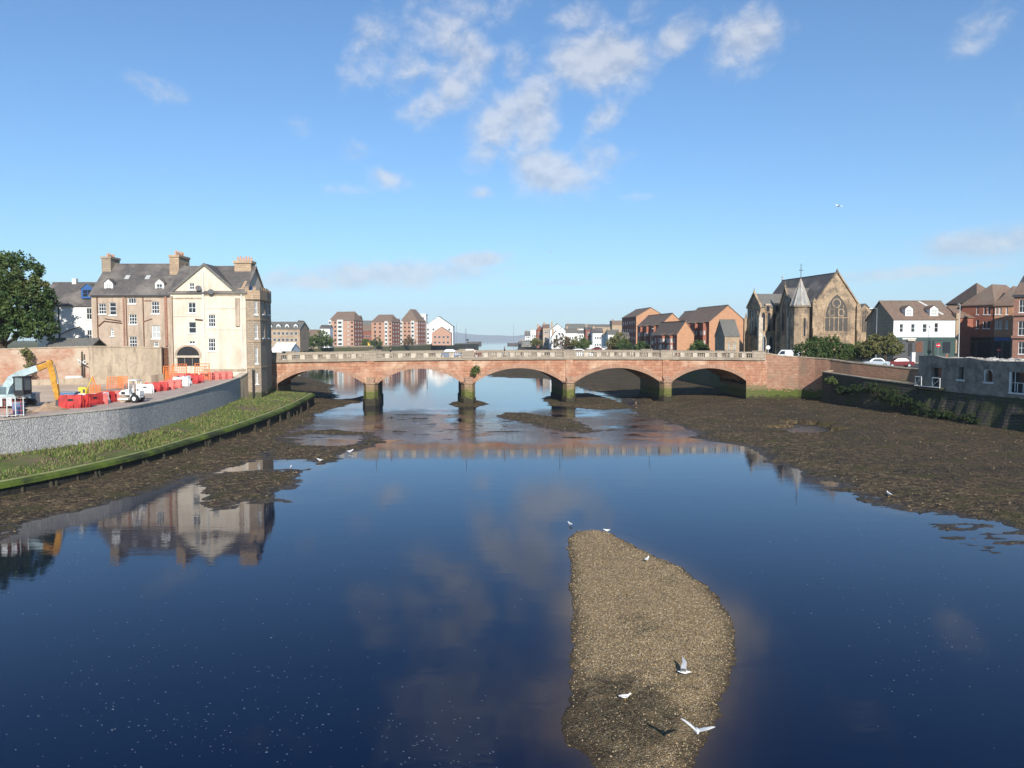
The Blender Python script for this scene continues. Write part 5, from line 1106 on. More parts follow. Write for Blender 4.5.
# ------------------------------------------------------------------ right bank walls
W1 = [(39.9,125.2),(44.4,125.4),(47.4,123.2),(48.9,121),(50.4,117),(54.8,108),(56.6,101)]
r1 = [(-z_) for z_ in ()]
def rev(p): return list(p)
w1 = wallrun('river_wall','curving old brick and stone river wall running on from the right end of the bridge','wall',[(39.9,125.2),(43,125.6),(45.5,125),(47.4,123.2),(48.9,121),(50.4,117),(54.8,108),(55.5,101)],-.5,[7.75,7.25,7.1,6.95,6.8,6.45,5.85,5.6],.6,'quaybrick','oldrender')
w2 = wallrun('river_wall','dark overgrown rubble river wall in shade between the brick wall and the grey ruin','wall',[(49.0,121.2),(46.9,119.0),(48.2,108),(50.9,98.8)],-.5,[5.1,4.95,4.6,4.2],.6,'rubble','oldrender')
tr = MB(); tr.prism([(49.2,120.5),(47.3,118.8),(48.7,108),(51.2,99.2),(54.6,101),(54.4,108),(50,117)],1,[4.7,4.6,4.2,3.9,3.9,4.2,4.6]); tag(tr.build('terrace','landgreen'),kind='structure')
for k,(x,y,z,r) in enumerate(((46.7,115.5,4.0,.55),(47.7,109,3.2,.8),(48.3,105.5,3.4,.75),(47.3,112.5,2.7,.8),(49.1,102.5,2.8,1.0),(49.3,99.8,2.3,1.0),(50.2,96.5,1.5,.9),(50.8,92.5,1.3,.8),(51.4,88.5,1.1,.6))):
    o = thing('ivy_bush',['pale green ivy tuft near the top of the dark rubble wall','low ivy clump in the middle of the dark rubble wall','ivy clump right of the middle of the dark rubble wall','dark ivy low on the left part of the rubble wall','large dark ivy near the right end of the rubble wall',
       'ivy where the rubble wall meets the grey ruin','dark weeds at the foot of the ruin below the small balcony','dark weeds at the foot of the ruin below the slit window','small weeds at the foot of the ruin below the arched window'][k],'ivy',(x,y,z),0,'ivy and weeds on the right river walls')
    crown([(0,0,0,r),(.1,r*1.4,-r*.3,r*.8),(0,-r*1.3,.1,r*.8),(.2,r*2.3,-r*.5,r*.6),(.2,-r*2.2,-r*.4,r*.6)],int(1500*r),.12,'leaves','leafmid' if k in (0,) else 'ivy',o)
    mb = MB(); mb.tube([(.5,0,-r),(.3,0,0),(0,.3,r*.5)],[.06,.04,.02],5); mb.build('stem','bark',o)

# grey ruin: river face runs from A to B
def faceframe(A, Bp, z0):
    A = Vector((*A,0)); Bp = Vector((*Bp,0)); L_ = (Bp-A).length; du = (Bp-A)/L_
    return A, du, L_
A_, du_, L_ = faceframe((51.1,99.0),(54.3,74.0),0); zr = .2
rt = thing('ruined_building','grey roofless masonry building with a balcony opening, slit and arched windows, on the right bank','ruin',(A_.x,A_.y,zr),math.atan2(du_.y,du_.x))
nin = Vector((-du_.y,du_.x,0)); dep = 9.0
def uzr(px_, py_):
    d = ray(px_,py_); det = d.x*(-du_.y)+d.y*du_.x; tt = (A_.x*(-du_.y)+A_.y*du_.x)/det
    p = d*tt; return (Vector((p.x,p.y,0))-A_).dot(du_), HC+p.z-zr if False else HC+d.z*tt-zr
def hr(a,b_,c,d_): u0,z1 = uzr(a,c); u1,z0_ = uzr(b_,d_); return (u0,u1,z0_,z1)
fm_ = lambda u,z,dd: (u,dd,z)
holes = [hr(932,941,367.5,386.5),hr(958.6,963.4,367,379.5),hr(985.8,992.2,369.5,382),hr(1009.5,1031,372,394)]
zt_ = 7.55
wmb = MB(); zq = 3.55
top = [(0,zt_+.15),(3,zt_+.25),(5,zt_-.05),(9,zt_+.1),(12,zt_-.2),(17,zt_-.1),(21,zt_-.3),(L_,zt_-.35)]
wall_face(wmb,[(0,zq),(L_,zq),(L_,zt_-.35),(0,zt_-.35)],holes,fm_,.45)
wmb.face([fm_(0,zt_-.35,0)]+[fm_(u,z,0) for u,z in top]+[fm_(L_,zt_-.35,0)])
wmb.face([fm_(0,zt_-.35,.6)]+[fm_(u,z,.6) for u,z in top]+[fm_(L_,zt_-.35,.6)])
for (a,b_) in zip(top,top[1:]): wmb.face([fm_(a[0],a[1],0),fm_(b_[0],b_[1],0),fm_(b_[0],b_[1],.6),fm_(a[0],a[1],.6)])
wmb.face([(0,0,zq),(0,dep,zq),(0,dep,zt_-.2),(0,0,zt_+.15)]); wmb.face([(L_,0,zq),(L_,dep,zq),(L_,dep,zt_-.35),(L_,0,zt_-.35)]); wmb.face([(0,dep,zq),(L_,dep,zq),(L_,dep,zt_-.35),(0,dep,zt_-.2)])
wmb.build('wall','greyruin',rt,recalc=False)
b2 = MB()
N = 26
for k in range(N):
    u0,u1 = L_*k/N, L_*(k+1)/N; o1 = .25+.5*random.random(); z1_ = zq+.3*random.random()-.15; o0, z0_ = (o1,z1_) if k == 0 else prev; prev = (o1,z1_); b2.hexa([(u0,-o0-.5,0),(u1,-o1-.5,0),(u1,.6,0),(u0,.6,0),(u0,-.02,z0_),(u1,-.02,z1_),(u1,.6,zq-.003),(u0,.6,zq-.003)])
b2.box(.01,L_,.61,dep,0,zq); b2.build('footing','rubble',rt)
rb = MB(); rb.box(.05,L_-.05,.61,dep-.01,zt_-.75,zt_-.42); rb.build('flat_roof','greyruin',rt)
rb = MB()
for k in range(170):
    u = random.random()**1.0*(L_-1)+.4; y = .7+random.random()*(dep-1.2); s_ = random.uniform(.15,.5)*(1.25 if u < 12 else .8); rb.blob((u,y,zt_-.38+s_*.1),s_,6,4,.35,(1.2,1,.55))
tag(rb.build('rubble',['rubbletop']),'pale broken stone rubble strewn over the flat top of the grey ruin','rubble',kind='stuff'); rb_o = bpy.context.scene.objects['rubble']; rb_o.location = rt.location; rb_o.rotation_euler = rt.rotation_euler
for k,h in enumerate(holes):
    bk = MB(); bk.mbox(fm_,h[0]+.01,h[1]-.01,h[2]+.01,h[3]-.01,.42,.46); 
    fr = MB()
    if k in (1,2): fr.mbox(fm_,h[0]-.25,h[1]+.3,h[2]-.22,h[2]-.003,-.12,.3)
    if k == 2: fr.mbox(fm_,h[0]-.14,h[0]-.003,h[2],h[3]-.1,-.06,.2)
    if k == 3:
        fr.mbox(fm_,h[0],h[0]+.22,h[2],h[3],.0,.15); fr.mbox(fm_,h[0]+.55,h[0]+.62,h[2]+.1,h[3],.2,.25); fr.mbox(fm_,h[0],h[1],h[2]-.15,h[2]-.003,-.1,.3)
        for q_ in range(4): fr.mbox(fm_,h[0]+.9+q_*.8,h[0]+.96+q_*.8,h[2],h[2]+1.0,.2,.25)
        fr.mbox(fm_,h[0]+.3,h[1],h[2]+1.0,h[2]+1.06,.2,.25)
    if k == 0: fr.mbox(fm_,h[0]-.12,h[0]-.003,h[2],h[3]+.12,-.02,.1); 
    if k == 2:
        cx=(h[0]+h[1])/2; r_=(h[1]-h[0])/2; 
        ap = [(h[0]-.003,h[3]-r_*.9),(h[0]-.003,h[3]+.02),(cx,h[3]+.02)]+[(cx-r_*math.sin(t_),h[3]-r_*.9+r_*.9*math.cos(t_)) for t_ in np.linspace(0.05,math.pi/2,6)]
        fr.plate(fm_,[(h[0],h[3]-r_*.9)]+[(cx-r_*math.cos(t_),h[3]-r_*.9+r_*.88*math.sin(t_)) for t_ in np.linspace(0,math.pi/2,6)][1:]+[(h[0],h[3])],-.03,.3)
        fr.plate(fm_,[(h[1],h[3]-r_*.9),(h[1],h[3])]+[(cx+r_*math.cos(t_),h[3]-r_*.9+r_*.88*math.sin(t_)) for t_ in np.linspace(math.pi/2,0,6)][:-1],-.03,.3)
    o_ = fr.build('window' if k else 'doorway','offwhite' if k in (1,2) else ('white' if k == 3 else 'greyruin'),rt) if fr.v else rt
    bk.build('pane','glass' if k != 2 else 'wood',o_)
# balcony
u0 = uzr(920,386)[0]; u1 = uzr(945.5,388)[0]; zb_ = uzr(932,386.5)[1]
mb = MB(); mb.box(u0,u1,-.75,-.003,zb_-.18,zb_-.02); bl = mb.build('balcony','rubble',rt)
mb = MB()
def rl_(a,b_): 
    for u in (a,b_): mb.tube([(u,-.7,zb_),(u,-.7,zb_+1.15)],.045,5)
    mb.tube([(a,-.7,zb_+1.13),(b_,-.7,zb_+1.13)],.045,5); mb.tube([(a,-.7,zb_+.12),(b_,-.7,zb_+1.05)],.035,5)
um0, um1 = uzr(926.5,386)[0], uzr(937.5,386)[0]
rl_(u0+.05,um0); mb.build('railing','white',bl); mb = MB(); rl_(um1,u1-.05); mb.build('railing','white',bl); mb = MB(); mb.tube([(u0,-.77,zb_),(u1,-.77,zb_)],.05,5); mb.build('railing','white',bl)
# slipway block; its slope and dark stone colour carry a slanting shadow
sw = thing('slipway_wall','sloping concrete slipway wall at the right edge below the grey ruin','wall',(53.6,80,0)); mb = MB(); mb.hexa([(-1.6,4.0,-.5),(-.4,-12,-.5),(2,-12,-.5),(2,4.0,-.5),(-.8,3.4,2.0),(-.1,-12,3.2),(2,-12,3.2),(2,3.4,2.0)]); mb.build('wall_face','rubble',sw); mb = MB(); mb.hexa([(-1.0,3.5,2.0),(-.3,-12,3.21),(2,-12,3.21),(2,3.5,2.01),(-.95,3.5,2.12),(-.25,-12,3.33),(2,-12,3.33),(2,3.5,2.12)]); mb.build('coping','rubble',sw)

# ------------------------------------------------------------------ church
A0 = Vector((PX(812.3,175),175,0)); Bc = Vector((PX(858.2,172.5),172.5,0))
Yg = 175; q = building('church','tan sandstone gothic church with steep slate roof, tall traceried window and side spire','church',(812.6,174),(858.3,176),23.5,5.4,ZY(306.5,175),'gy',ZY(273.5,175)-ZY(306.5,175),'church','slate',{},over=.0)
# parapet copings along the gable
cpm = MB()
for (a,b_) in (((-.1,q.H-.1),(q.w/2,q.H+q.rise+.15)),((q.w/2,q.H+q.rise+.15),(q.w+.1,q.H-.1))):
    cpm.hexa([(a[0],-.35,a[1]),(b_[0],-.35,b_[1]),(b_[0],.35,b_[1]),(a[0],.35,a[1]),(a[0],-.35,a[1]+.45),(b_[0],-.35,b_[1]+.45),(b_[0],.35,b_[1]+.45),(a[0],.35,a[1]+.45)])
cpm.build('gable_coping','church',q.o)
mb = MB(); mb.cyl((q.w/2,0),.28,.04,q.H+q.rise+.5,q.H+q.rise+1.1,6); mb.build('finial','church',q.o)
mb = MB(); cxz = q.H+q.rise; mb.tube([(q.w/2,q.depth if hasattr(q,'depth') else 23.5,cxz+.1),(q.w/2,23.5,cxz+1.3)],.1,5); mb.box(q.w/2-.3,q.w/2+.3,23.42,23.58,cxz+.85,cxz+1.0); mb.build('finial','church',q.o)
def lancet(parent, mp, u0, u1, z0, z1, d=-.03, frame='church', glass='glass', lights=2, depth=None, name='window', fw=.14):
    """pointed window standing in a moulded stone surround"""
    w_ = u1-u0; cx = (u0+u1)/2; hs = w_*.95; zs_ = z1-hs
    def outl(e):
        r_ = w_+e; pts = [(u0-e,z0-e)]; 
        pts += [(u1+e-(w_+2*e)*(1-math.cos(t_)) if False else u1+e-(w_+2*e)+ (w_+2*e)*(1-math.cos(t_)), zs_+(w_+2*e)*math.sin(t_)*hs/(w_*math.sin(math.pi/3))) for t_ in np.linspace(0,math.pi/3,7)]
        right = [(2*cx-u,z) for u,z in reversed(pts[1:-1])]
        return pts+right+[(u1+e,z0-e)]
    A = outl(0); Bo = outl(fw*1.6); mb = MB(); n = len(A)
    for k in range(n): j = (k+1) % n; mb.plate(mp,[A[k],Bo[k],Bo[j],A[j]],d-.10,d+.02)
    for k in range(1,lights):
        u = u0+w_*k/lights; mb.mbox(mp,u-fw*.45,u+fw*.45,z0,zs_+hs*(.55 if lights > 2 else .7),d-.07,d)
    if lights > 2:
        for (uu,zz,rr) in ((cx,zs_+hs*.62,w_*.16),(cx-w_*.22,zs_+hs*.22,w_*.12),(cx+w_*.22,zs_+hs*.22,w_*.12)):
            for k in range(12):
                a,b_ = 2*math.pi*k/12,2*math.pi*(k+1)/12; mb.plate(mp,[(uu+rr*math.cos(a),zz+rr*math.sin(a)),(uu+(rr+fw)*math.cos(a),zz+(rr+fw)*math.sin(a)),(uu+(rr+fw)*math.cos(b_),zz+(rr+fw)*math.sin(b_)),(uu+rr*math.cos(b_),zz+rr*math.sin(b_))],d-.065,d)
        mb.mbox(mp,u0,u1,zs_-fw*.4,zs_+fw*.4,d-.066,d)
    w__ = mb.build(name, frame, parent); g_ = MB(); g_.plate(mp,A,d-.015,d+.012); g_.build('pane', glass, w__); return w__
M['churchglass'] = plain('dull_leaded_glass',(.09,.08,.07),.4)
mp = q.maps['front']; h = q.tohole('front',824.3,847.8,294.5,331)
lancet(q.o,mp,h[0]+.1,h[1],h[2],h[3],lights=5,glass='churchglass',fw=.2)
for (px_,w_) in ((813.2,1.0),(857.0,.9)):
    a = q.onplane(px_,320,'y',0); mb = MB(); zz = ZY(302.5 if px_ < 830 else 306,175)-5.4; mb.box(a[0]-w_/2,a[0]+w_/2,-.9,-.36,0,zz*.55); mb.box(a[0]-w_/2,a[0]+w_/2,-.6,-.36,zz*.55+.002,zz); mb.cyl((a[0],-.45),.45,.08,zz+.002,zz+.9,4); mb.build('buttress','church',q.o)
mb = MB(); mb.box(h[0]-.9,h[1]+.9,-.14,-.003,h[2]-.6,h[2]-.35); mb.build('string_course','church',q.o)
# small side aisle to the right
a0 = q.onplane(859.5,330,'y',1.0)[0]; a1 = q.onplane(872,330,'y',1.0)[0]; ha = ZY(312,176)-5.4; ap = ZY(304,176)-5.4
mb = MB(); mpa = lambda u,z,dd: (u,1.0+dd,z); mb.plate(mpa,[(q.w+.01,0),(a1,0),(a1,ha),((a0+a1)/2-.3,ap),(q.w+.01,ha)],0,14); ai = mb.build('side_aisle','church',q.o)
lancet(ai,mpa,(a0+a1)/2-1.1,(a0+a1)/2+.5,ZY(332,176)-5.4,ZY(309,176)-5.4,lights=3,glass='churchglass',fw=.12)
mb = MB(); cm_ = (a0+a1)/2-.3; mb.slab([(q.w+.02,.8,ha),(cm_,.8,ap),(cm_,15,ap),(q.w+.02,15,ha)],.18); mb.slab([(cm_,.8,ap),(a1+.1,.8,ha),(a1+.1,15,ha),(cm_,15,ap)],.18); mb.build('roof','slate',ai)
mb = MB(); mb.box(a1-.02,a1+.5,.6,1.5,0,ha-.3); mb.box(a1+.02,a1+.4,.7,1.4,ha-.3,ha+.9); mb.build('buttress','church',ai)
mb = MB(); mb.box(q.w+.1,q.w+.9,6,6.9,ha-.5,ha+2.0); mb.build('chimney','church',ai)
# octagonal turret and spire at the near left corner
tc = q.onplane(800,320,'y',.6); tx = tc[0]; ty = .6; rt_ = (PX(809,176)-PX(791.5,176))/2
def octa(r_): return [(tx+r_*math.cos(R(22.5+45*k)),ty+r_*math.sin(R(22.5+45*k))) for k in range(8)]
zt2 = ZY(307.5,176)-5.4; mb = MB(); mb.prism(octa(rt_),0,zt2); tu = mb.build('turret','church',q.o)
mb = MB(); mb.prism(octa(rt_+.3),zt2,zt2+.35); mb.build('cornice','church',tu)
tip = ZY(279,176)-5.4; mb = MB(); i0 = octa(rt_+.15); zz = zt2+.351
for k in range(8): mb.face([(*i0[k],zz),(*i0[(k+1) % 8],zz),(tx,ty,tip)])
mb.face([(*p,zz) for p in i0]); sp_o = mb.build('spire','lead',tu)
mb = MB()
for k in range(8): p = i0[k]; mb.tube([(p[0],p[1],zz),(tx,ty,tip)],[.10,.05],5)
mb.build('spire_ribs','pale_stone',tu)
mb = MB(); mb.tube([(tx,ty,tip-.2),(tx,ty,ZY(264.5,176)-5.4)],.07,5); mb.box(tx-.45,tx+.45,ty-.05,ty+.05,tip+1.7,tip+1.85); mb.build('weather_vane','darkgrey',tu)
for k in (5,7):
    p = octa(rt_); a = Vector((*p[k],0)); b_ = Vector((*p[(k+1) % 8],0)); du2 = (b_-a).normalized(); nn_ = Vector((-du2.y,du2.x,0)); L2 = (b_-a).length
    mpt = (lambda a,du2,nn_: (lambda u,z,dd: tuple(a+du2*u+nn_*dd+Vector((0,0,z)))))(a,du2,nn_); lancet(tu,mpt,L2/2-.22,L2/2+.22,zt2*.45,zt2*.8,lights=1,fw=.08)
# transepts on the river (left) side
def transept(y0, y1, proj, eave, apex, name='transept', roofm='slate', flip=True, wins=1, near=None):
    """gable facing left, ridge running back into the nave roof"""
    mb = MB(); mpl = lambda u,z,dd: (-proj+dd,u,z); ym = (y0+y1)/2
    mb.plate(mpl,[(y0,0),(y1,0),(y1,eave),(ym,apex),(y0,eave)],0,proj-.01); o_ = mb.build(name,'church',q.o)
    r_ = MB(); r_.slab([(-proj-.15,y0-.2,eave-.1),(q.w*.35,y0-.2,eave-.1),(q.w*.35,ym,apex+.05),(-proj-.15,ym,apex+.05)],.18); r_.slab([(-proj-.15,ym,apex+.05),(q.w*.35,ym,apex+.05),(q.w*.35,y1+.2,eave-.1),(-proj-.15,y1+.2,eave-.1)],.18); r_.build('roof',roofm,o_)
    c_ = MB()
    for (a,b_) in (((y0-.25,eave-.1),(ym,apex+.3)),((ym,apex+.3),(y1+.25,eave-.1))): c_.hexa([(-proj-.25,a[0],a[1]),(-proj-.25,b_[0],b_[1]),(-proj+.25,b_[0],b_[1]),(-proj+.25,a[0],a[1]),(-proj-.25,a[0],a[1]+.4),(-proj-.25,b_[0],b_[1]+.4),(-proj+.25,b_[0],b_[1]+.4),(-proj+.25,a[0],a[1]+.4)])
    c_.cyl((-proj,ym),.2,.03,apex+.6,apex+1.7,5); c_.build('gable_coping','church',o_)
    n = wins; 
    for k in range(n):
        a = y0+(y1-y0)*(.2+.6*k/n); b_ = y0+(y1-y0)*(.2+.6*(k+1)/n)-.25; lancet(o_,mpl,a,b_,eave*.45,eave*.95 if n > 1 else (eave+apex)/2,lights=1 if n > 1 else 2,fw=.14)
    for yb in (y0-.35,y1+.35):
        m2 = MB(); m2.box(-proj-.7,-proj+.3,yb-.3,yb+.3,0,eave*.8); m2.cyl((-proj-.2,yb),.35,.05,eave*.8+.002,eave*.8+1.4,4); m2.build('buttress','pale_stone' if yb < y0 else 'church',o_)
    return o_, mpl
def hz_(py_, y): return ZY(py_,176+y)-5.4
transept(5.0,9.4,2.7,hz_(307,5.5),hz_(289,5.5))
o2, mpl2 = transept(12.5,19.0,5.9,hz_(308,14),hz_(295.5,16),wins=3,roofm='slate_grey')
mpn = lambda u,z,dd: (u,12.5+dd,z)
for k in range(4):
    a = -5.6+k*1.4; lancet(o2,mpn,a,a+.82,hz_(331,13),hz_(312.5,13),lights=1,fw=.09)
for k in range(3):
    a = -5.5+k*1.8; lancet(o2,mpn,a,a+1.0,hz_(352,13),hz_(336,13),lights=1,fw=.09,frame='pale_stone')
for k in (0,1):
    a = -4.2+k*2.4; md = MB(); md.box(a-.6,a+.6,12.2,14,hz_(313,13)+.0,hz_(305.5,13)); dd_ = md.build('dormer','church',o2); g_ = MB(); g_.box(a-.42,a+.42,12.15,12.19,hz_(312,13),hz_(306.5,13)); g_.build('pane','glass',dd_); g_ = MB(); g_.box(a-.7,a+.7,12.05,14.2,hz_(305.5,13)+.002,hz_(305.5,13)+.2); g_.build('roof','pale_stone',dd_)
mb = MB(); mb.box(-2.0,-.02,9.9,12.0,0,hz_(318,10)); mb.slab([(-2.2,9.8,hz_(318,10)),(-.02,9.8,hz_(310,10)),(-.02,12.2,hz_(310,10)),(-2.2,12.2,hz_(318,10))],.2); al_ = mb.build('side_aisle','church',q.o)
mpl3 = lambda u,z,dd: (-2.0+dd,u,z); lancet(al_,mpl3,10.6,11.4,2,5.5,lights=1)
for k in range(4):
    mb = MB(); yb = 20.3+k*1.0
mpl4 = lambda u,z,dd: (dd,u,z)
for u in (1.9,9.3,10.7): lancet(q.o,mpl4,u-.4,u+.4,q.H*.55,q.H*.92,lights=1)

# small stone hall left of the church
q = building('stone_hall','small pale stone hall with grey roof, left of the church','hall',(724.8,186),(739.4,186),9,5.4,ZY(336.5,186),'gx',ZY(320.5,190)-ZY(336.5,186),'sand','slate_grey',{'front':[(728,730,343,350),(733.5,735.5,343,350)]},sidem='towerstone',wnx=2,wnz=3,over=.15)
# ------------------------------------------------------------------ river-side red brick terrace
RB = 'red brick blocks stepping along the right bank'
def block(name, label, pxl, pxr, Y, rot, depth, pyb, pye, pya, wall, side, roofm, rows=3, cols=4, roof='gy', z0=5.2, group=RB):  # side: darker brick on the river fronts, their shade put into the colour
    yl = Y; xr_ = PX(pxr,Y); xl_ = PX(pxl,Y); w_ = xr_-xl_
    b_ = building(name,label,'building',(pxl,Y),(pxr,Y+w_*math.tan(rot)),depth,z0,ZY(pye,Y),roof,ZY(pya,Y)-ZY(pye,Y),wall,roofm,{},group,sidem=side,over=.2)
    return b_
def sidewins(q, side, rows, cols, w_=1.0, h_=1.25, fr='white', z1=None, name='window', d0=0.06, glass='glass', merged=True, margin=.8, zb=1.2):
    mp = q.maps[side]; L_ = q.w if side in ('front','back') else q.d; z1 = z1 or q.H
    for r_ in range(rows):
        for c_ in range(cols):
            u = margin+(L_-2*margin)*(c_+.5)/cols; z = zb+(z1-zb)*(r_)/rows+.15
            window(q.o,(lambda mp: (lambda u,z,dd: mp(u,z,dd-.14)))(mp),(u-w_/2,u+w_/2,z,z+h_),frame=fr,glass=glass,merged=merged,name=name,sill=False,nx=2,nz=1)
b1 = block('brick_tenement','tall orange brick block with blank gable, farthest along the right bank',636,665,300,R(5),24,352,316.5,307.8,'orangebrick','darkred_and_shade','slate_brown'); sidewins(b1,'left',4,6)
b2_ = block('brick_tenement','orange brick gabled block, second from the far end of the row',660.5,684,245,R(7),26,352,325,313.6,'orangebrick','darkred_and_shade','slate_brown'); sidewins(b2_,'left',3,7)
b3 = block('brick_tenement','lower brick block with brown pitched roof in the middle of the row',677,694,215,R(7),22,352,334.5,321.5,'orangebrick','darkred_and_shade','slate_brown'); sidewins(b3,'left',2,6)
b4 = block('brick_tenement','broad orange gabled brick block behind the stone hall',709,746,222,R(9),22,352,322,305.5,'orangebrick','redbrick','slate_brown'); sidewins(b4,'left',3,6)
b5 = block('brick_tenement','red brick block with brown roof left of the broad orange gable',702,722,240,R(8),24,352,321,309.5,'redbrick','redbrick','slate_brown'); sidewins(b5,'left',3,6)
# oriel bays on the near fronts
for qq_, ys_ in ((b4,(2,8,14)),(b3,(3,10)),(b5,(4,12)),(b2_,(4,12,19))):
    for y_ in ys_:
        mb = MB(); mb.box(-1.0,-.004,y_,y_+2.6,qq_.H*.25,qq_.H-.3); oo = mb.build('oriel','redbrick',qq_.o); mb = MB(); mb.slab([(-1.2,y_-.2,qq_.H-.29),(-.01,y_-.2,qq_.H+.3),(-.01,y_+2.8,qq_.H+.3),(-1.2,y_+2.8,qq_.H-.29)],.15); mb.build('roof','slate_brown',oo)
        for z_ in (qq_.H*.33,qq_.H*.62): mb = MB(); mb.box(-1.03,-1.003,y_+.5,y_+2.1,z_,z_+1.2); mb.box(-.8,-.3,y_-.03,y_-.003,z_,z_+1.2); mb.build('window','glass_pale',oo)

# ------------------------------------------------------------------ street right of the church
q = building('white_pub','white painted two storey pub with dark shopfront and two gabled dormers, right of the church','pub',(893.2,150),(955,150),11.5,5.5,ZY(319.3,150),'gx',3.55,'whitewash','slate_brown',
 {'front':[(899.5,903.5,324,332.3),(911,915,324,332.3),(922.5,927,324,332.3),(934.3,938.5,323,332.3)]},sidem='black',wnx=1,wnz=2,glass='glass')
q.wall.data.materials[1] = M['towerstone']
for (a,b_) in ((905.3,912.8),(929.9,938)):
    A = q.onplane(a,316,'y',.75); Cc = q.onplane(b_,316,'y',.75); dormer(q,(A[0]+Cc[0])/2,.75,A[2]-.1,Cc[0]-A[0],1.5,2.2,'white','slate_brown','glass_pale',.55)
mp = q.maps['front']; zf = ZY(337.2,150)-5.5
mb = MB(); mb.box(.0,q.w,-.25,-.003,zf-.55,zf); mb.build('fascia','darkgreen',q.o)
xm = q.onplane(924.5,345,'y',0)[0]
mb = MB(); mb.box(.0,xm-.1,-.14,-.003,0,zf-.56); sf = mb.build('shopfront','darkgrey',q.o); mb = MB(); mb.box(xm-.09,q.w,-.14,-.003,0,zf-.56); sg2 = mb.build('shopfront','darkgreen',q.o)
for (par,a,b_,c_,d_,g_) in ((sf,897,902,342,352,'glass'),(sf,915,922,342,352,'wood'),(sf,907.5,912,343,356,'black'),(sg2,927,930.5,341,352,'glass'),(sg2,931.5,934,341,355,'black'),(sg2,942,950,342,353,'glass')):
    A = q.onplane(a,d_,'y',0); Cc = q.onplane(b_,c_,'y',0); mb = MB(); mb.box(A[0],Cc[0],-.18,-.142,max(.1,A[2]),Cc[2]); mb.build('shop_window' if g_ == 'glass' else 'door',g_,par)
A = q.onplane(906.3,341,'y',0); Cc = q.onplane(914,339.5,'y',0); mb = MB(); mb.box(A[0],Cc[0],-.6,-.26,A[2],Cc[2]+.1); mb.build('door_canopy','pale_stone',q.o)
mb = MB(); mb.box(q.w*.14,q.w*.36,-.28,-.252,zf-.42,zf-.16); mb.build('sign_board','offwhite',q.o)
A = q.onplane(946,332,'y',0); mb = MB(); mb.box(A[0]-.55,A[0]+.55,-.03,-.003,A[2],A[2]+1.75); mb.build('blind_window','offwhite',q.o)
mb = MB(); mb.box(q.w+.004,q.w+.55,-.25,8,0,ZY(313,150)-5.5); mb.build('party_wall','sand',q.o)
mb = MB(); mb.slab([(q.w*.62,q.d*.5,q.H+3.62),(q.w*.66,q.d*.5,q.H+3.62),(q.w*.86,1.2,q.H+.96),(q.w*.82,1.2,q.H+.96)],.12); mb.build('roof_flashing','offwhite',q.roof)
q = building('low_brown_building','low brown roofed building between the white pub and the red brick flats','building',(958.2,156),(976,156),8,5.5,ZY(317.5,156),'gx',2.2,'redbrick','slate_brown',{})
q = building('brick_flats','three storey red brick flats with a big hipped tile roof, right of the white pub','flats',(961,158),(993.2,152.5),14,5.5,ZY(304.8,155),'hip',4.2,'redbrick','slate_brown',
 {'front':[(976.2,978.6,306.3,314.5),(983.3,986,306.3,314.5),(987.4,990.3,306.3,314.5),(975.8,979,319.8,328.5),(982.6,985.2,321,328.5),(986.3,990,321,328.5)]},wnx=1,wnz=1,glass='glass',hipin=4.5)
def darkshop(q, pytop, Y, signs=True):
    mb = MB(); z_ = ZY(pytop,Y)-5.5; mb.box(.02,q.w-.02,-.22,-.003,0,z_); s_ = mb.build('shopfront','darkgrey',q.o); n = max(2,int(q.w/2.2))
    for k in range(n): mb = MB(); a = q.w*k/n+.2; mb.box(a,q.w*(k+1)/n-.2,-.26,-.222,.5,z_-.9); mb.build('shop_window','glass',s_)
    mb = MB(); mb.box(.3,q.w-.3,-.30,-.222,z_-.7,z_-.1); mb.build('fascia','blue' if signs else 'black',s_)
darkshop(q,337,154,False)
q = building('brick_flats','lighter orange three storey brick flats next to the sandstone corner building','flats',(993.6,152.3),(1012,150),14,5.5,ZY(304.8,149),'hip',3.9,'orangebrick','slate_brown',
 {'front':[(994.5,997.5,307.5,314.5),(998.6,1001.6,307.5,314.5),(1005.6,1008,307.5,314.5),(995,998,320.5,328.5),(999,1001.8,320.5,328.5),(1005.3,1008,320.5,328.5)]},wnx=1,wnz=1,glass='glass_pale',hipin=5)
darkshop(q,337,149)
q = building('brick_flats','brown tiled hipped block rising behind the orange brick flats','flats',(976,172),(1006,172),12,5.5,ZY(302,172),'hip',4.6,'redbrick','slate_brown',{},hipin=6)
q = building('corner_tenement','red sandstone corner tenement with white bay windows at the right edge','building',(1012.6,136.5),(1052,132.2),12,5.5,ZY(295.5,136),'gx',3.6,'redstone','slate_brown',
 {'front':[(1018.8,1026,299.5,312.5),(1017.8,1026,321,335.5),(1018,1025,342,354)]},wnx=2,wnz=2,sidem='black')
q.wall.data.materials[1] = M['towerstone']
for py_ in (296,314.5,337): A = q.onplane(1015,py_,'y',0); mb = MB(); mb.box(-.15,q.w,-.3,-.003,A[2]-.2,A[2]+.2); mb.build('cornice','darkgrey' if py_ == 296 else 'redstone',q.o)
mb = MB(); mb.hexa([(-.3,-.2,q.H),(.35,-.2,q.H),(.35,7.2,q.H),(-.3,7.2,q.H),(-.3,6.6,q.H+4.2),(.35,6.6,q.H+4.2),(.35,7.4,q.H+4.2),(-.3,7.4,q.H+4.2)]); mb.cyl((0,7),.5,.3,q.H+4.2,q.H+5.0,8); mb.build('skew_gable','darkgrey',q.o)

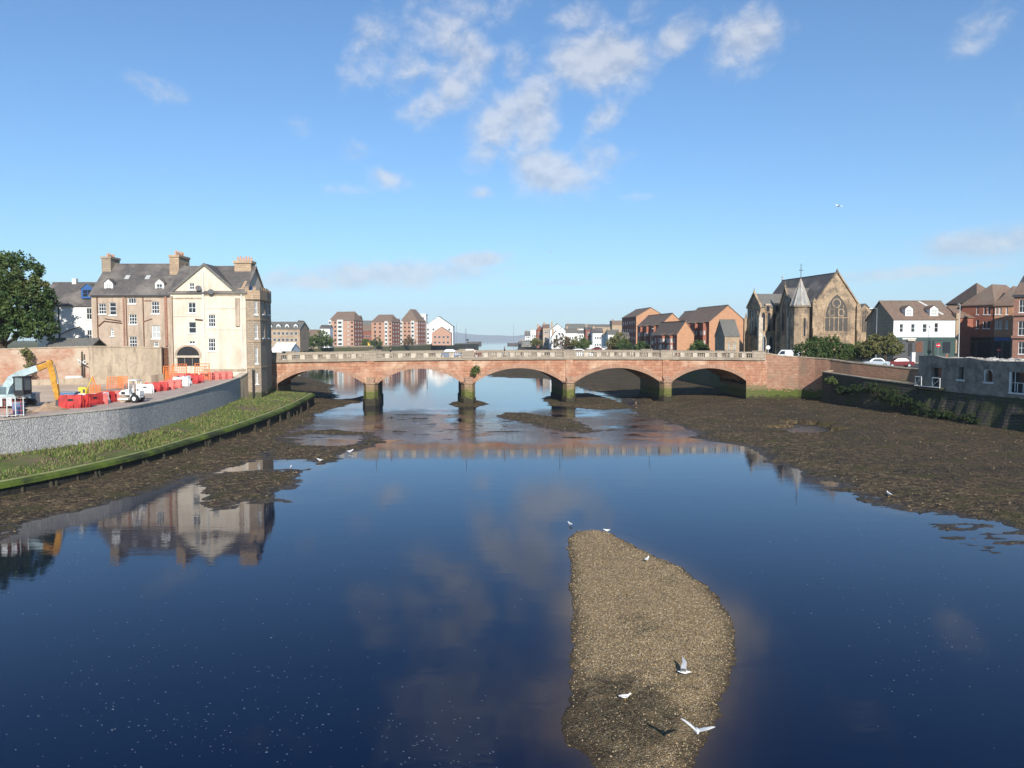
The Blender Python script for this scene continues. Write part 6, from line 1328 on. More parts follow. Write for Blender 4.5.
# street furniture
def lamp(name, label, x, y, z, h, arm=1.2, ang=0, m='steel', group=None, r=.07):
    o = thing(name,label,'street lamp',(x,y,z),ang,group); mb = MB(); mb.tube([(0,0,0),(0,0,h*.3),(0,0,h)],[r*1.5,r,r*.6],7); mb.build('post',m,o)
    mb = MB(); mb.tube([(0,0,h),(arm*.4,0,h+.15),(arm,0,h+.12)],r*.5,5); mb.build('arm',m,o); mb = MB(); mb.hexa([(arm-.1,-.12,h+.02),(arm+.5,-.1,h+.02),(arm+.5,.1,h+.02),(arm-.1,.12,h+.02),(arm-.1,-.1,h+.16),(arm+.5,-.07,h+.12),(arm+.5,.07,h+.12),(arm-.1,.1,h+.16)]); mb.build('lantern','offwhite',o); return o
LG = 'street lamps on the right bank'
lamp('street_lamp','grey street lamp in front of the dark side of the white pub',PX(876.3,136),136,5.5,ZY(309,136)-5.5,.9,R(180),group=LG)
lamp('street_lamp','tall pale street lamp before the red brick flats',PX(959,142),142,5.5,ZY(304.5,142)-5.5,.5,R(90),'offwhite',LG)
lamp('street_lamp','short street lamp at the right end of the bridge',PX(763.5,133),133,6.7,ZY(335.5,133)-6.7,.5,R(200),group=LG)
for s,lb in zip(pc,('first lamp post from the left on the near bridge parapet','second lamp post from the left on the near bridge parapet','third lamp post from the left on the near bridge parapet','fourth lamp post from the left on the near bridge parapet')):
    p = bw(s+.1,W_-2.3,zc(s)+.25); lamp('bridge_lamp',lb.replace('near bridge parapet','bridge'),p.x,p.y,p.z,4.6,.8,R(-80),'darkgrey','lamp posts on the bridge',.05)
def noentry(label, px_, py_, Y, r=.42):
    x = PX(px_,Y); z = ZY(py_,Y); o = thing('no_entry_sign',label,'road sign',(x,Y,5.5),0,'no entry signs'); mb = MB(); mb.tube([(0,.03,0),(0,.03,z-5.5+r)],.035,6); mb.build('post','steel',o)
    mb = MB(); mb.tube([(0,-.02,z-5.5),(0,0.0,z-5.5)],r,24); d_ = mb.build('disc','signred',o); mb = MB(); mb.box(-r*.7,r*.7,-.035,-.0205,z-5.5-r*.16,z-5.5+r*.16); mb.build('bar','white',d_)
noentry('red no entry sign before the green shopfront of the white pub',938.4,345.3,147.5); noentry('red no entry sign before the dark shops of the brick flats',999,350,145)
o = thing('white_sign','small white round sign on a post before the church transept','road sign',(PX(768.3,150),150,5.6)); mb = MB(); mb.tube([(0,0,0),(0,0,2.7)],.05,6); mb.build('post','offwhite',o); mb = MB(); mb.tube([(0,-.06,2.8),(0,-.02,2.8)],.38,16); mb.build('disc','white',o)
o = thing('white_pillar_box','slim white pillar standing by the pub door','pillar',(PX(913.5,146),146,5.5)); mb = MB(); mb.box(-.3,.3,-.25,.25,0,1.9); mb.build('body','white',o); mb = MB(); mb.box(-.36,.36,-.3,.3,1.901,2.05); mb.build('cap','offwhite',o)

# ------------------------------------------------------------------ vehicles
def car(label, x, y, z, rz, paint, L_=4.2, W__=1.75, H_=1.45, name='parked_car', cat='car', group=None, van=False, tail=None):
    o = thing(name,label,cat,(x,y,z),rz,group); hl = L_/2
    if van: prof = [(-hl,.35),(-hl,H_-.1),(-hl+.1,H_),(hl*.45,H_),(hl*.72,H_*.58),(hl*.98,H_*.48),(hl,.35)]
    else: prof = [(-hl,.32),(-hl,.78),(-hl*.96,.92),(-hl*.62,1.0),(-hl*.42,H_-.06),(-hl*.3,H_),(hl*.12,H_),(hl*.2,H_-.05),(hl*.5,.98),(hl*.93,.82),(hl,.62),(hl,.32)]
    mb = MB(); w2 = W__/2
    n = len(prof)
    rings = [(-w2,.94),(-w2*.97,1.0)] 
    def ring(yv, k): return [(u, yv*(1-.16*max(0,(z_-.95)/(H_-.95))), z_) for u,z_ in prof]
    ra_, rb_ = ring(-w2,1), ring(w2,1); i = len(mb.v); mb.v += ra_+rb_; mb.f.append(tuple(range(i,i+n))); mb.f.append(tuple(range(i+n,i+2*n))); mb.mi += [0,0]
    for k in range(n): j = (k+1) % n; mb.f.append((i+k,i+j,i+n+j,i+n+k)); mb.mi.append(0)
    b_ = mb.build('body',paint,o)
    for sy in (-1,1):
        mb = MB()
        if van: pts = [(hl*.15,H_*.62),(hl*.15,H_*.9),(hl*.42,H_*.9),(hl*.62,H_*.62)]
        else: pts = [(-hl*.55,1.0),(-hl*.38,H_-.1),(hl*.13,H_-.1),(hl*.4,1.0)]
        mb.plate(lambda u,z_,d_: (u,sy*(w2*(1-.16*max(0,(z_-.95)/(H_-.95)))+.004+d_),z_),pts,0,.01); mb.build('side_window','glass',o)
    mb = MB(); 
    if van: mb.slab([(hl*.475,-w2*.75,H_*.96),(hl*.475,w2*.75,H_*.96),(hl*.70,w2*.85,H_*.62),(hl*.70,-w2*.85,H_*.62)],.03)
    else: mb.slab([(hl*.215,-w2*.72,H_-.07),(hl*.215,w2*.72,H_-.07),(hl*.48,w2*.82,1.0),(hl*.48,-w2*.82,1.0)],.03)
    mb.build('windscreen','glass',o)
    for sx in (-.62,.60):
        for sy in (-1,1):
            mb = MB(); mb.tube([(sx*hl,sy*(w2-.16),.32),(sx*hl,sy*(w2+.02),.32)],.32,14); wv_ = mb.build('wheel','black',o); mb = MB(); mb.tube([(sx*hl,sy*(w2+.021),.32),(sx*hl,sy*(w2+.03),.32)],.19,10); mb.build('rim','steel',wv_)
    for sy in (-1,1):
        mb = MB(); mb.box(hl-.06,hl+.02,sy*w2*.7-.16,sy*w2*.7+.16,.6,.74); mb.build('headlight','white',o); mb = MB(); mb.box(-hl-.02,-hl+.04,sy*w2*.75-.12,sy*w2*.75+.12,.65,.85); mb.build('tail_light',tail or 'signred',o)
    return o
SG = 'vehicles parked on the right bank'
car('silver car parked under the small tree behind the river wall',PX(875,126),126,5.5,R(176),'silver',group=SG)
car('dark red car with orange tail light parked before the pub',PX(899.5,126),126,5.5,R(172),'maroon',group=SG,tail='carorange')
car('white van parked beside the church turret behind the river wall',PX(788,160),160,5.5,R(150),'carwhite',5.0,1.95,2.3,'parked_van','van',SG,True)
BGc = 'vehicles crossing the bridge'
for (px_,dd,rz_,pt,lb,van) in ((451,4.2,0,'carblue','pale blue car crossing the left middle of the bridge',False),(468,7.2,180,'maroon','brown red car crossing above the second pier',False),(579,4.2,0,'carwhite','white car crossing right of the third pier',False)):
    s = sof(px_,dd); p = bw(s,dd,zc(s)+.12); car(lb,p.x,p.y,p.z,BA+R(rz_),pt,name='moving_car',group=BGc)
for (px_,Y,pt,lb,van) in ((597,330,'maroon','small dark red car parked before the white houses far beyond the bridge',False),(604,330,'carwhite','small white car parked right of the dark red one beyond the bridge',False),(590,340,'carwhite','white van parked far beyond the bridge between the white houses',True)):
    car(lb,PX(px_,Y),Y,5.25,R(160),pt,4.4,1.8,1.5 if not van else 2.2,'parked_van' if van else 'parked_car','van' if van else 'car','vehicles parked far beyond the bridge',van)
q = building('white_marquee','bright white low tent-like shed behind the left end of the bridge','shed',(272,150),(291,150),6,5.1,ZY(350,150),'gx',1.1,'white','white',{},over=.1)

# ------------------------------------------------------------------ people
def person(label, x, y, z, rz, top='cloth', legs='darkgrey', h=1.72, group=None, stride=.16):
    o = thing('person',label,'person',(x,y,z),rz,group); k = h/1.72
    J = {'pel':(0,0,.95,.15),'sp':(0,.01,1.18,.14),'ch':(0,.0,1.38,.16),'nk':(0,-.01,1.50,.06),'hd':(0,-.03,1.60,.095),'ht':(0,-.02,1.68,.085),
         'hl':(-.09,0,.88,.10),'kl':(-.10,-stride*.6,.48,.065),'al':(-.10,-stride*.7,.08,.042),'tl':(-.10,-stride*.7-.15,.03,.035),
         'hr':(.09,0,.88,.10),'kr':(.10,stride*.2,.48,.065),'ar':(.10,stride,.10,.042),'tr':(.10,stride-.13,.03,.035),
         'sl':(-.20,0,1.40,.065),'el':(-.25,.10,1.12,.045),'wl':(-.25,.02,.88,.032),'ml':(-.25,-.02,.79,.035),'sr':(.20,0,1.40,.065),'er':(.25,-.05,1.12,.045),'wr':(.24,-.16,.90,.032),'mr':(.24,-.20,.82,.035)}
    E = [('pel','sp'),('sp','ch'),('ch','nk'),('nk','hd'),('hd','ht'),('pel','hl'),('hl','kl'),('kl','al'),('al','tl'),('pel','hr'),('hr','kr'),('kr','ar'),('ar','tr'),('ch','sl'),('sl','el'),('el','wl'),('wl','ml'),('ch','sr'),('sr','er'),('er','wr'),('wr','mr')]
    ks = list(J); me = bpy.data.meshes.new('body'); me.from_pydata([tuple(c*k for c in J[n][:3]) for n in ks],[(ks.index(a),ks.index(b_)) for a,b_ in E],[])
    b_ = bpy.data.objects.new('body',me); COL.objects.link(b_); b_.parent = o; md = b_.modifiers.new('skin','SKIN'); md.use_smooth_shade = True
    for i,n in enumerate(ks): me.skin_vertices[0].data[i].radius = (J[n][3]*k,)*2
    me.skin_vertices[0].data[0].use_root = True; b_.modifiers.new('sub','SUBSURF').levels = 1
    dg = bpy.context.evaluated_depsgraph_get(); ev = bpy.data.meshes.new_from_object(b_.evaluated_get(dg)); b_.modifiers.clear(); b_.data = ev
    for m_ in (top,legs,'skin','black'): ev.materials.append(M[m_])
    for p in ev.polygons:
        c = p.center/k; p.material_index = 2 if (c.z > 1.49 or (abs(c.x) > .2 and c.z < .88)) else (0 if c.z > .9 else (1 if c.z > .1 else 3))
    hm = MB(); hm.blob((0,.0,1.655*k),.105*k,10,6,0,(1,1.05,.85)); hm.build('hair','wood',o,smooth=True); return o
for (px_,dd,lb,tp,rz_) in ((390.5,1.3,'person in dark coat walking on the bridge between first and second pier','cloth',90),(504.5,1.3,'person in dark clothes walking on the bridge near its middle','cloth',-90)):
    s = sof(px_,dd); p = bw(s,dd,zc(s)+.25); person(lb,p.x,p.y,p.z,BA+R(rz_),tp,group='people walking')
person('person in reddish top standing before the green shopfront',PX(948,147),147.2,5.6,R(10),'clothred',group='people walking')

# ------------------------------------------------------------------ trees and bushes, right bank
tree('garden_bush','wide dense dark green bush before the church gable','bush',812,131,5.5,[(-1.2,0,2.4,1.9),(1.2,0,2.7,2.3),(3.8,0,2.5,2.1),(5.9,.3,2.3,1.7),(.2,-.6,3.6,1.5),(3.2,0,3.9,1.4)],14000,.17,'leafdark',trunk=.12)
tree('garden_tree','rounder yellow green small tree right of the dark bush','tree',886,129,5.5,[(-2.8,0,3.0,1.6),(-.6,0,3.5,1.8),(1.2,0,3.2,1.6),(-1.8,0,4.3,1.2),(.5,0,4.5,1.2),(2.2,0,2.8,.9)],9000,.16,'leafolive',trunk=.13)
tree('garden_bush','low olive bush between the dark bush and the small tree','bush',862,134,5.5,[(0,0,2.8,1.6),(-1.5,0,2.2,1.4),(1.2,0,2.2,1.3)],4000,.16,'leafmid',trunk=.1)
p = bw(sof(475),-.5,5.1); o = thing('wall_shrub','green shrub growing out of the bridge wall above the second pier','shrub',tuple(p)); crown([(0,0,0,.75),(.25,-.1,.35,.5),(-.3,0,-.2,.5)],900,.13,'leaves','leafmid',o); mb = MB(); mb.tube([(0,.5,-.4),(0,.1,0)],[.05,.03],5); mb.build('stem','bark',o)

# ------------------------------------------------------------------ far left bank
FL = 'tall flats on the far left quay'
def flats(label, pxl, pxr, pye, pyr, Y, cols, z0=5.0, roofm='slate_brown', kind='hip', stw=None):
    q = building('quayside_flats',label,'flats',(pxl,Y),(pxr,Y-4),16,z0,ZY(pye,Y),kind,ZY(pyr,Y)-ZY(pye,Y),'flatbrick',roofm,{},FL,sidem='darkred_and_shade',over=.3,hipin=2.5)  # dark red side walls have their shade put into the brick colour
    n = 6; H = q.H
    for (a,b_,kd) in cols:
        A = q.onplane(a,330,'y',0)[0]; Bx = q.onplane(b_,330,'y',0)[0]
        if kd == 'w':
            mb = MB(); mb.box(A,Bx,-1.2,-.004,0,H+.5); st2 = mb.build('stair_bay','offwhite',q.o)
            for k in range(n):
                mb = MB(); z = H*(k+.25)/n; mb.box(A+(Bx-A)*.2,Bx-(Bx-A)*.2,-1.25,-1.203,z,z+H/n*.45); mb.build('window','glass',st2)
        else:
            for k in range(n):
                mb = MB(); z = H*(k+.3)/n; c_ = (A+Bx)/2; mb.box(c_-.7,c_+.7,-.08,-.003,z,z+H/n*.42); mb.build('window','glass' if kd == 'g' else 'glass_pale',q.o)
    mp = q.maps['right']
    for k in range(n):
        for u in (3,8,12.5): mb = MB(); z = H*(k+.3)/n; mb.mbox(mp,u-.9,u+.9,z,z+H/n*.45,-.06,-.003); mb.build('window','glass_pale',q.o)
    return q
flats('leftmost tall brick flats on the far quay, hipped roof and white stair bays',329.6,354,320.5,311.3,563,[(329.4,332,'w'),(334,336.5,'g'),(337.8,343.5,'w'),(347,349.5,'p'),(351,353,'g')])
flats('middle tall brick flats on the far quay, between the other two',371.5,392,322,314.3,590,[(374,376,'g'),(379,381,'g'),(385.2,388.2,'w'),(389.5,391,'g')])
flats('tallest brick flats on the far quay, next to the white gabled block',400.6,418,321.5,309,615,[(400.5,403,'w'),(404,406,'g'),(408,410,'g'),(411.5,414.8,'w'),(416,417.5,'p')])
for (pl_,pr_,pe,pa,Y,lb) in ((354.5,359.5,319,315,572,'narrow dark brick wing right of the leftmost flats'),(392.4,398,322,318,598,'narrow brick wing right of the middle flats')):
    b_ = building('flats_wing',lb,'flats',(pl_,Y),(pr_,Y),12,5,ZY(pe,Y),'gx',2.5,'darkred_and_shade','slate_brown',{},'brick wings of the quay flats'); sidewins(b_,'front',6,1,2.2,1.9,'white',margin=.3,merged=True)
    mb = MB(); mb.box(b_.w*.55,b_.w,-1.0,-.004,0,b_.H*.97); mb.build('stair_bay','offwhite',b_.o)
b_ = building('white_gabled_flats','white rendered flats with a high curved grey gable, right end of the far quay','flats',(424.5,640),(453,640),18,5,ZY(326.5,640),'gy',ZY(316.5,640)-ZY(326.5,640),'whitewash','slate_grey',{}); sidewins(b_,'front',4,5,1.6,1.8,'white')
b_ = building('brick_gabled_house','small salmon brick gabled house before the white gabled flats','house',(432,620),(451,620),10,5,ZY(333,620),'gy',ZY(327,620)-ZY(333,620),'flatbrick','slate_brown',{}); sidewins(b_,'front',2,4,1.8,1.8,'white')
b_ = building('white_tower_flats','slim white flats with grey stair strip between tall brick and white gable','flats',(418.6,632),(426,632),12,5,ZY(315,632),'flat',1.0,'whitewash','offwhite',{}); sidewins(b_,'front',6,1,3,1.9,'white',margin=.5)
b_ = building('low_brown_terrace','low brown roofed terrace between the leftmost and middle brick flats','terrace',(358.5,600),(372,600),10,5,ZY(331,600),'gx',4,'darkred_and_shade','slate_brown',{}); sidewins(b_,'front',2,4,1.5,1.5)
b_ = building('white_terrace','pale terrace with grey roof behind the gap left of the middle flats','terrace',(355,680),(374,680),10,5,ZY(326,680),'gx',4.5,'whitewash','slate_grey',{}); sidewins(b_,'front',3,4,1.5,1.5)
b_ = building('sandstone_terrace','long sandstone terrace with slate roof and dormers left of the far trees','terrace',(262,330),(300,330),14,5,ZY(329,330),'gx',ZY(322,330)-ZY(329,330),'sand','slate_grey',{}); sidewins(b_,'front',3,8,1.2,1.3)
for k in range(4): dormer(b_,3+k*3.6,1.2,b_.H+.4,1.6,1.2,2.0,'white','slate_grey')
b_ = building('brown_gabled_house','brown gabled house at the right end of the sandstone terrace','house',(294,345),(303,345),10,5,ZY(328,345),'gy',ZY(321,345)-ZY(328,345),'sand','slate_brown',{}); sidewins(b_,'front',2,2,1,1.3)
b_ = building('pink_gabled_house','small pinkish gabled house among the far trees','house',(303,420),(318,420),10,5,ZY(336,420),'gx',3.2,'beige','slate_brown',{}); sidewins(b_,'front',2,4,1.2,1.2)
b_ = building('white_small_house','small white house peeping over the far trees','house',(320,450),(330,450),8,5,ZY(328.5,450),'gx',1.8,'whitewash','slate',{}); sidewins(b_,'front',3,2,1.2,1.2)
b_ = building('grey_shed','low grey shed standing on the far left quay in front of the trees','shed',(300,425),(318,425),8,5,ZY(344.5,425),'gx',1.2,'greyruin','slate_grey',{})
FT = 'trees on the far left bank'
for (px_,Y,h_,r_,m_,lb) in ((305,405,8,4,'leafmid','round green tree next to the sandstone terrace on the far left bank'),(313,395,6,3.6,'leafdark','low dark tree before the pink house on the far left bank'),(322,400,9,4.6,'leafmid','tall green tree left of the leftmost brick flats'),(327,410,6.5,3.4,'leafdark','small dark tree at the foot of the leftmost brick flats'),
    (376.5,500,5,3.2,'leafdark','dark round tree before the middle brick flats'),(409,550,6,3.6,'leafrust','rusty tree before the tallest brick flats'),(300,385,6,3.2,'leafmid','green tree right of the white marquee, behind the bridge'),(366,520,4.2,2.6,'leafmid','small green bush between two brick flats')):
    tree('quay_tree',lb,'tree',px_,Y,5,[(0,0,h_*.62,r_),(r_*.6,0,h_*.5,r_*.7),(-r_*.6,0,h_*.5,r_*.7)],1500,.45,m_,FT,.2)
wq = wallrun('harbour_wall','long dark stone harbour wall along the far left quay','quay wall',[(-118.5,322),(-120.5,430),(-80.3,514.5),(-36.6,866.5),(-45.9,880.5)],-1.5,[5.0]*5,.8,'rubble','oldrender',.9)
o = thing('harbour_shelter','small yellow and grey kiosk before the middle brick flats','kiosk',(PX(372,505),505,5)); mb = MB(); mb.box(-2.4,2.4,-1.5,1.5,0,2.4); mb.build('body','boxyellow',o); mb = MB(); mb.box(-2.7,2.7,-1.8,1.8,2.401,2.8); mb.build('roof','yellow',o); mb = MB(); mb.box(-1,0,-1.56,-1.501,.2,2.0); mb.build('door','darkgrey',o)
o = thing('harbour_beacon','dark squat beacon on the very end of the left quay','beacon',(PX(467.3,872),872,5.8)); mb = MB(); mb.cyl((0,0),.5,.4,0,2.6,8); mb.build('post','darkgrey',o); mb = MB(); mb.box(-1.6,1.6,-.5,.5,2.6,4.0); mb.build('board','black',o)
o = thing('radio_mast','thin tall mast beyond the white gabled flats','mast',(PX(456.5,820),820,5)); mb = MB(); mb.tube([(0,0,0),(0,0,ZY(323,820)-5)],[.28,.16],6); mb.build('post','steel',o); mb = MB(); mb.box(-.8,.8,-.1,.1,12,12.3); mb.build('cross_arm','steel',o)
o = thing('radio_mast','thin mast on the right harbour pier','mast',(PX(513.5,1250),1250,2)); mb = MB(); mb.tube([(0,0,0),(0,0,ZY(324,1250)-2)],[.35,.22],6); mb.build('post','steel',o); mb = MB(); mb.box(-1,1,-.1,.1,16,16.4); mb.build('cross_arm','steel',o)
# ------------------------------------------------------------------ right background: white houses, trees
RW = 'white houses beyond the bridge on the right bank'
def h2(label, pl_, pr_, pe, pa, Y, wall='whitewash', roofm='slate_grey', roof='gx', rows=2, cols=3, depth=9, name='far_house', dorm=False):
    b_ = building(name,label,'house',(pl_,Y),(pr_,Y),depth,5.2,ZY(pe,Y),roof,max(.4,ZY(pa,Y)-ZY(pe,Y)),wall,roofm,{},RW,over=.2); sidewins(b_,'front',rows,cols,min(1.4,b_.w/cols*.5),1.3); 
    mb = MB(); mb.box(b_.w*.1,b_.w*.1+.9,depth/2-.4,depth/2+.4,b_.H,b_.H+b_.rise+1.2); mb.build('chimney','sand',b_.o); return b_
h2('low pale shed-like house at the harbour mouth, leftmost on the right bank',519,526,344,341,760,rows=1,cols=3,depth=12)
h2('stepped white house nearest the harbour mouth',525,532,336,331.5,600,rows=3); h2('white block with flat roof right of the stepped white house',530.5,538,333.5,330,570,roof='flat',rows=3,roofm='offwhite')
h2('dark low arched-looking building at the water edge',521.5,531,345,341,480,wall='greyruin',rows=1,cols=4); h2('narrow brown gabled house before the big white gable',536.5,544,330,326,430,wall='darkred_and_shade',roofm='slate_brown',roof='gy',rows=3,cols=2)
h2('tall pale house with brown roof left of the big white gable',543,549.5,328,324.5,420,wall='beige',roofm='slate_brown',rows=3,cols=2); h2('big bright white gabled house in the middle of the far row',549.8,565.3,330.5,324,400,roof='gy',rows=3,cols=4)
h2('smaller white gabled wing before the big white gable',551.5,561,337.5,331,380,roof='gy',rows=2,cols=3); h2('long white house with grey roof right of the big white gable',565.5,577.5,333,328.5,410,rows=2,cols=4)
h2('pale house with big grey roof far behind the trees',566,585,328.5,324,640,roofm='slate_grey',rows=2,cols=5); h2('narrow blue white house right of the far trees',577.5,585,333.5,330.5,420,rows=3,cols=2)
h2('dark grey roofed brick house in the far row',585.5,592.5,330,327.3,390,wall='darkred_and_shade',roofm='slate',rows=3,cols=2); h2('white fronted house with dark roof left of the low white cottages',592.6,603,333,328.5,380,roofm='slate',rows=2,cols=3)
h2('white gabled cottage before the red brick row',603.6,609.5,336,332.5,350,roof='gy',rows=2,cols=2); h2('white house with lean grey roof at the foot of the tallest brick block',608,619,334.5,330,340,roofm='slate_grey',rows=2,cols=3)
h2('sand coloured block with chimney above the white cottages',612,624,325,320.5,560,wall='sand',roofm='slate_brown',roof='flat',rows=3,cols=4,depth=12); h2('long pale terrace on the skyline behind the white houses',586,614,327,324.5,700,wall='sand',roofm='slate_grey',rows=2,cols=8)
h2('brown brick cottage beside the tallest orange brick block',619,630,340,333,290,wall='darkred_and_shade',roofm='slate',rows=1,cols=3); h2('low stone cottage at the far end of the bridge road',697,709,337,331,235,wall='redbrick',roofm='slate_brown',rows=2,cols=3)
h2('long low terrace behind the orange brick blocks',684,704,326,320,330,wall='redbrick',roofm='slate_brown',rows=2,cols=5); h2('dark brick house between orange brick blocks',672,680,333,326,280,wall='redbrick',roofm='slate_brown',rows=2,cols=2)
RT = 'trees beyond the bridge on the right bank'
for (px_,Y,h_,r_,m_,lb) in ((562,345,6.5,3.6,'leafrust','rust brown round tree before the big white gabled house'),(571,350,4.2,2.6,'leafolive','low olive bush right of the rust brown tree'),(580,345,5.5,3.4,'leafolive','olive green tree before the blue white house'),(584.5,340,5.0,2.6,'leafmid','green tree right of the olive tree in the far row'),
    (536.5,400,5.5,2.6,'leafolive','yellow green bush at the water edge beyond the bridge'),(619,280,7.5,3.2,'leafolive','olive tree leaning on the tallest brick block'),(624,270,4.2,2.2,'leafdark','dark bush below the tallest brick block'),(613,300,3.6,2.2,'leafrust','brown bush between white cottage and brick row'),(642,250,3.4,2.0,'leafdark','dark hedge bush at the foot of the brick row'),(699,205,4.0,2.0,'leafdark','dark tree before the middle of the brick row')):
    tree('street_tree',lb,'tree',px_,Y,5.2,[(0,0,h_*.62,r_),(r_*.6,0,h_*.5,r_*.65),(-r_*.6,0,h_*.48,r_*.65)],1300,.40,m_,RT,.18)
wallrun('harbour_wall','low stone bank wall along the right bank beyond the bridge','quay wall',[(39.7,137),(36.4,200),(32.9,260),(23.9,400),(16.9,700),(12.9,900),(8.9,1150)][::-1],-1.2,[5.2]*7,.6,'rubble','oldrender',.7)
o = MB(); o.prism([(-7,1350),(10,1345),(60,1400),(60,1420),(5,1372),(-8,1362)],-1.5,[3.2,3.4,4,4,3.4,3.2]); tag(o.build('harbour_pier','rock'),'low dark stone pier reaching in from the right at the harbour mouth','pier')
o = MB(); o.prism([(-85,1500),(-62,1490),(-58,1500),(-84,1512)],-1.5,5.0); tag(o.build('breakwater','rock'),'dark low breakwater seen beyond the end of the left quay','breakwater')
# distant island
mb = MB(); N = 60; Hh = {}
rows_ = []
for j in range(9):
    fy = j/8; row = []
    for k in range(N+1):
        x = -2300+3600*k/N; u = k/N
        env = 105*math.exp(-((u-.34)/.10)**2)+60*math.exp(-((u-.50)/.12)**2)+70*math.exp(-((u-.72)/.13)**2)+35*math.exp(-((u-.18)/.10)**2)
        z = (env+22*(float(vnoise(np.array(u*17+3),np.array(fy*4)))-.4)*min(1,env/40))*math.sin(math.pi*fy)**.9*max(0,1-abs(2*u-1)**8)
        row.append((x,11500+fy*1500,max(-1,z)))
    rows_.append(row)
for a,b_ in zip(rows_,rows_[1:]):
    for k in range(N): mb.face([a[k],a[k+1],b_[k+1],b_[k]])
tag(mb.build('hills','hill',recalc=False,smooth=True),kind='structure')

# ------------------------------------------------------------------ gulls
def gull(label, loc_, rz_, pose='stand', group='gulls', s_=1.0, bank=0.0):
    o = thing('gull',label,'gull',loc_,rz_,group); up = .16 if pose == 'stand' else 0
    # body: one lofted surface from tail to bill, head forward along +x
    sec = [(-.26,.02,.030,.008),(-.20,.015,.040,.018),(-.12,.0,.060,.050),(-.02,-.01,.078,.072),(.08,.0,.070,.070),(.14,.03,.045,.048),(.18,.065,.034,.036),(.215,.085,.036,.036),(.245,.085,.026,.026),(.262,.078,.012,.012),(.30,.07,.004,.005)]
    if pose != 'stand': sec = [(a,b_*.35,c,d) for a,b_,c,d in sec]
    mb = MB(); n = 10; i = 0
    for (x,z,ry,rz2) in sec:
        for k in range(n): t_ = 2*math.pi*k/n; mb.v.append((x,ry*math.cos(t_),z+up+rz2*math.sin(t_)))
    for a in range(len(sec)-1):
        for k in range(n): j = (k+1) % n; mb.f.append((a*n+k,a*n+j,(a+1)*n+j,(a+1)*n+k)); mb.mi.append(2 if a >= len(sec)-2 else 0)
    mb.f.append(tuple(range(n))); mb.mi.append(0)
    if pose == 'stand':
        for sy in (-1,1):
            i = len(mb.v); W_p = [(.10,.055,.035),(.0,.082,.05),(-.12,.07,.045),(-.30,.02,.03),(-.12,.05,-.005),(.0,.068,-.02),(.09,.06,0)]
            mb.v += [(x,sy*(y+.006),z+up) for x,y,z in W_p]; mb.f.append(tuple(i+k for k in range(7))); mb.mi.append(1)
    else:
        for sy in (-1,1):
            spn = [(0,.05,.02,.15),(.07,.20,.14,.16),(.10,.33,.22,.14),(-.02,.47,.24,.10),(-.16,.58,.22,.03)] if pose == 'glide' else [(0,.06,.02,.14),(.0,.20,.09 if pose == 'fly' else .17,.13),(.03,.34,.10 if pose == 'fly' else .27,.11),(-.03,.48,.05 if pose == 'fly' else .33,.07),(-.10,.60,.0 if pose == 'fly' else .38,.02)]
            i = len(mb.v)
            for (x,y,z,c) in spn: mb.v += [(x+c*.6,sy*y,z),(x-c*.1,sy*y,z+.012),(x-c,sy*y,z-.003)]
            for k in range(4):
                for j in range(2): mb.f.append((i+3*k+j,i+3*k+3+j,i+3*k+4+j,i+3*k+1+j)); mb.mi.append(1 if pose == 'land' else 0)
    b_ = mb.build('body',['plumewhite','plumegrey','beak'],o,smooth=True)
    if pose in ('stand','land'):
        for sy in (-.025,.025):
            m2 = MB(); m2.tube([(0,sy,up-.06),(.005,sy,.0)],.007,5); m2.box(-.01,.05,sy-.02,sy+.02,-.004,.004); m2.build('leg','beak',o)
    m2 = MB(); 
    for sy in (-.03,.03): m2.blob((.225,sy,sec[7][1]+up+.008),.006,5,3)
    m2.build('eyes','black',o); o.scale = (s_,)*3; o.rotation_euler = (bank,0,rz_); return o
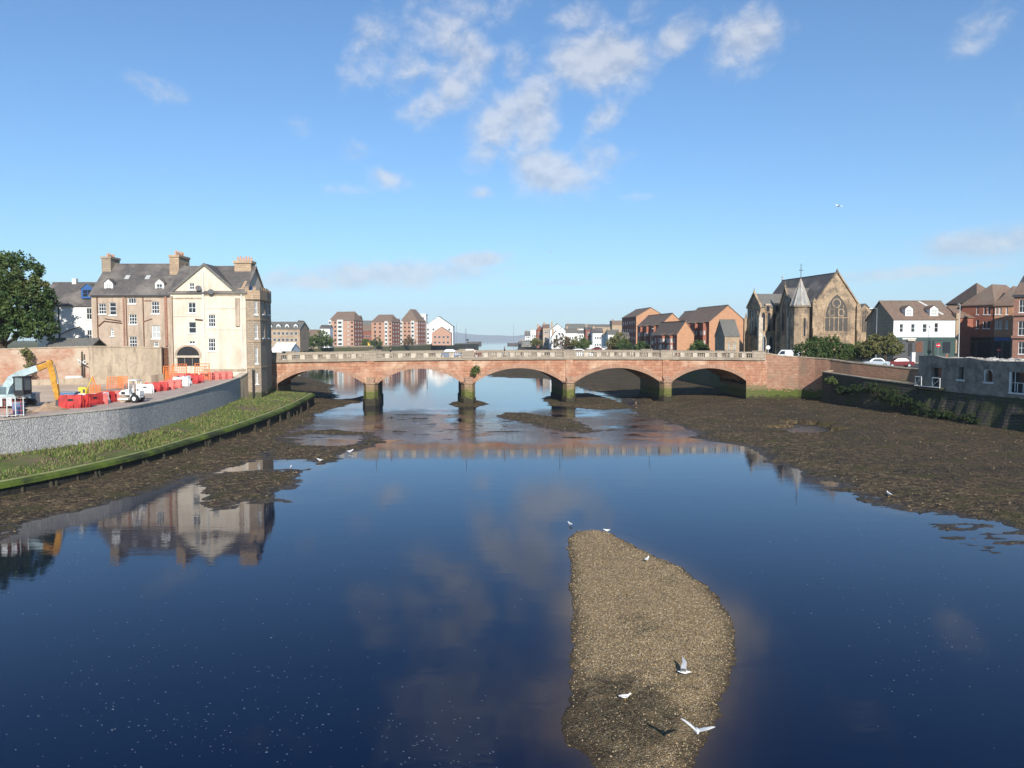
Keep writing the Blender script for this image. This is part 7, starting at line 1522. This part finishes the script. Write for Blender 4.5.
def on(px_,py_,zf): 
    z = 0
    for _ in range(4): p = P(px_,py_,z=z); z = float(zf(np.array([[p.x]]),np.array([[p.y]]))[0,0]); z = max(z,-.02)
    return (p.x,p.y,z)
gull('white gull standing on the upper part of the gravel island',on(647,562,islz),R(60),s_=.85)
gull('grey backed gull standing on the dark weed patch of the gravel island',on(625,700,islz),R(10),s_=.68)
gull('white gull standing in the water just off the island tip',on(570,526,islz),R(120),s_=.8); gull('small gull at the top edge of the gravel island',on(607,532.5,islz),R(200),s_=.75)
gull('grey gull landing on the island with wings raised',(lambda p: (p[0],p[1],p[2]+.12))(on(684,676,islz)),R(-15),'land',s_=.72)
pg = P(697,731,z=1.25); gull('white gull gliding low over the bottom of the gravel island',tuple(pg),R(-100),'glide',s_=.66,bank=R(-10))
gull('white gull on the tip of the left mud patch',on(350,453.5,bed),R(40),s_=1.3); gull('gull on the left mud patch nearer the pool',on(320,462,bed),R(160),s_=1.1); gull('small gull beside the lower left mud finger',on(291,469,bed),R(100),s_=1.0)
gull('white gull standing alone on the wide right mud flat',on(889,496,bed),R(90),s_=1.2)
gull('distant dark gull high in the sky above the church',tuple(P(838,206,Y=70)),R(30),'fly',s_=.9,bank=.3); gull('distant gull in the sky above the middle of the bridge',tuple(P(550,252,Y=150)),R(80),'fly',s_=1.1,bank=-.4)
# ------------------------------------------------------------------ air
hz = MB(); hz.box(-6900,6900,-60,13600,-3.2,520)
m = bpy.data.materials.new('haze'); m.use_nodes = True; m.node_tree.nodes.clear(); t = NT(m.node_tree)
v = t.n('ShaderNodeVolumePrincipled', {'Color': (.82,.91,1,1), 'Density': .95e-4, 'Anisotropy': -.05}); o = t.n('ShaderNodeOutputMaterial'); t.t.links.new(v.outputs[0], o.inputs['Volume'])
M['haze'] = m
h = hz.build('haze', 'haze'); tag(h, 'thin pale blue sea air softening the distance', 'haze', kind='stuff')
sc.render.engine = 'CYCLES'; sc.cycles.volume_bounces = 1; sc.cycles.max_bounces = 6
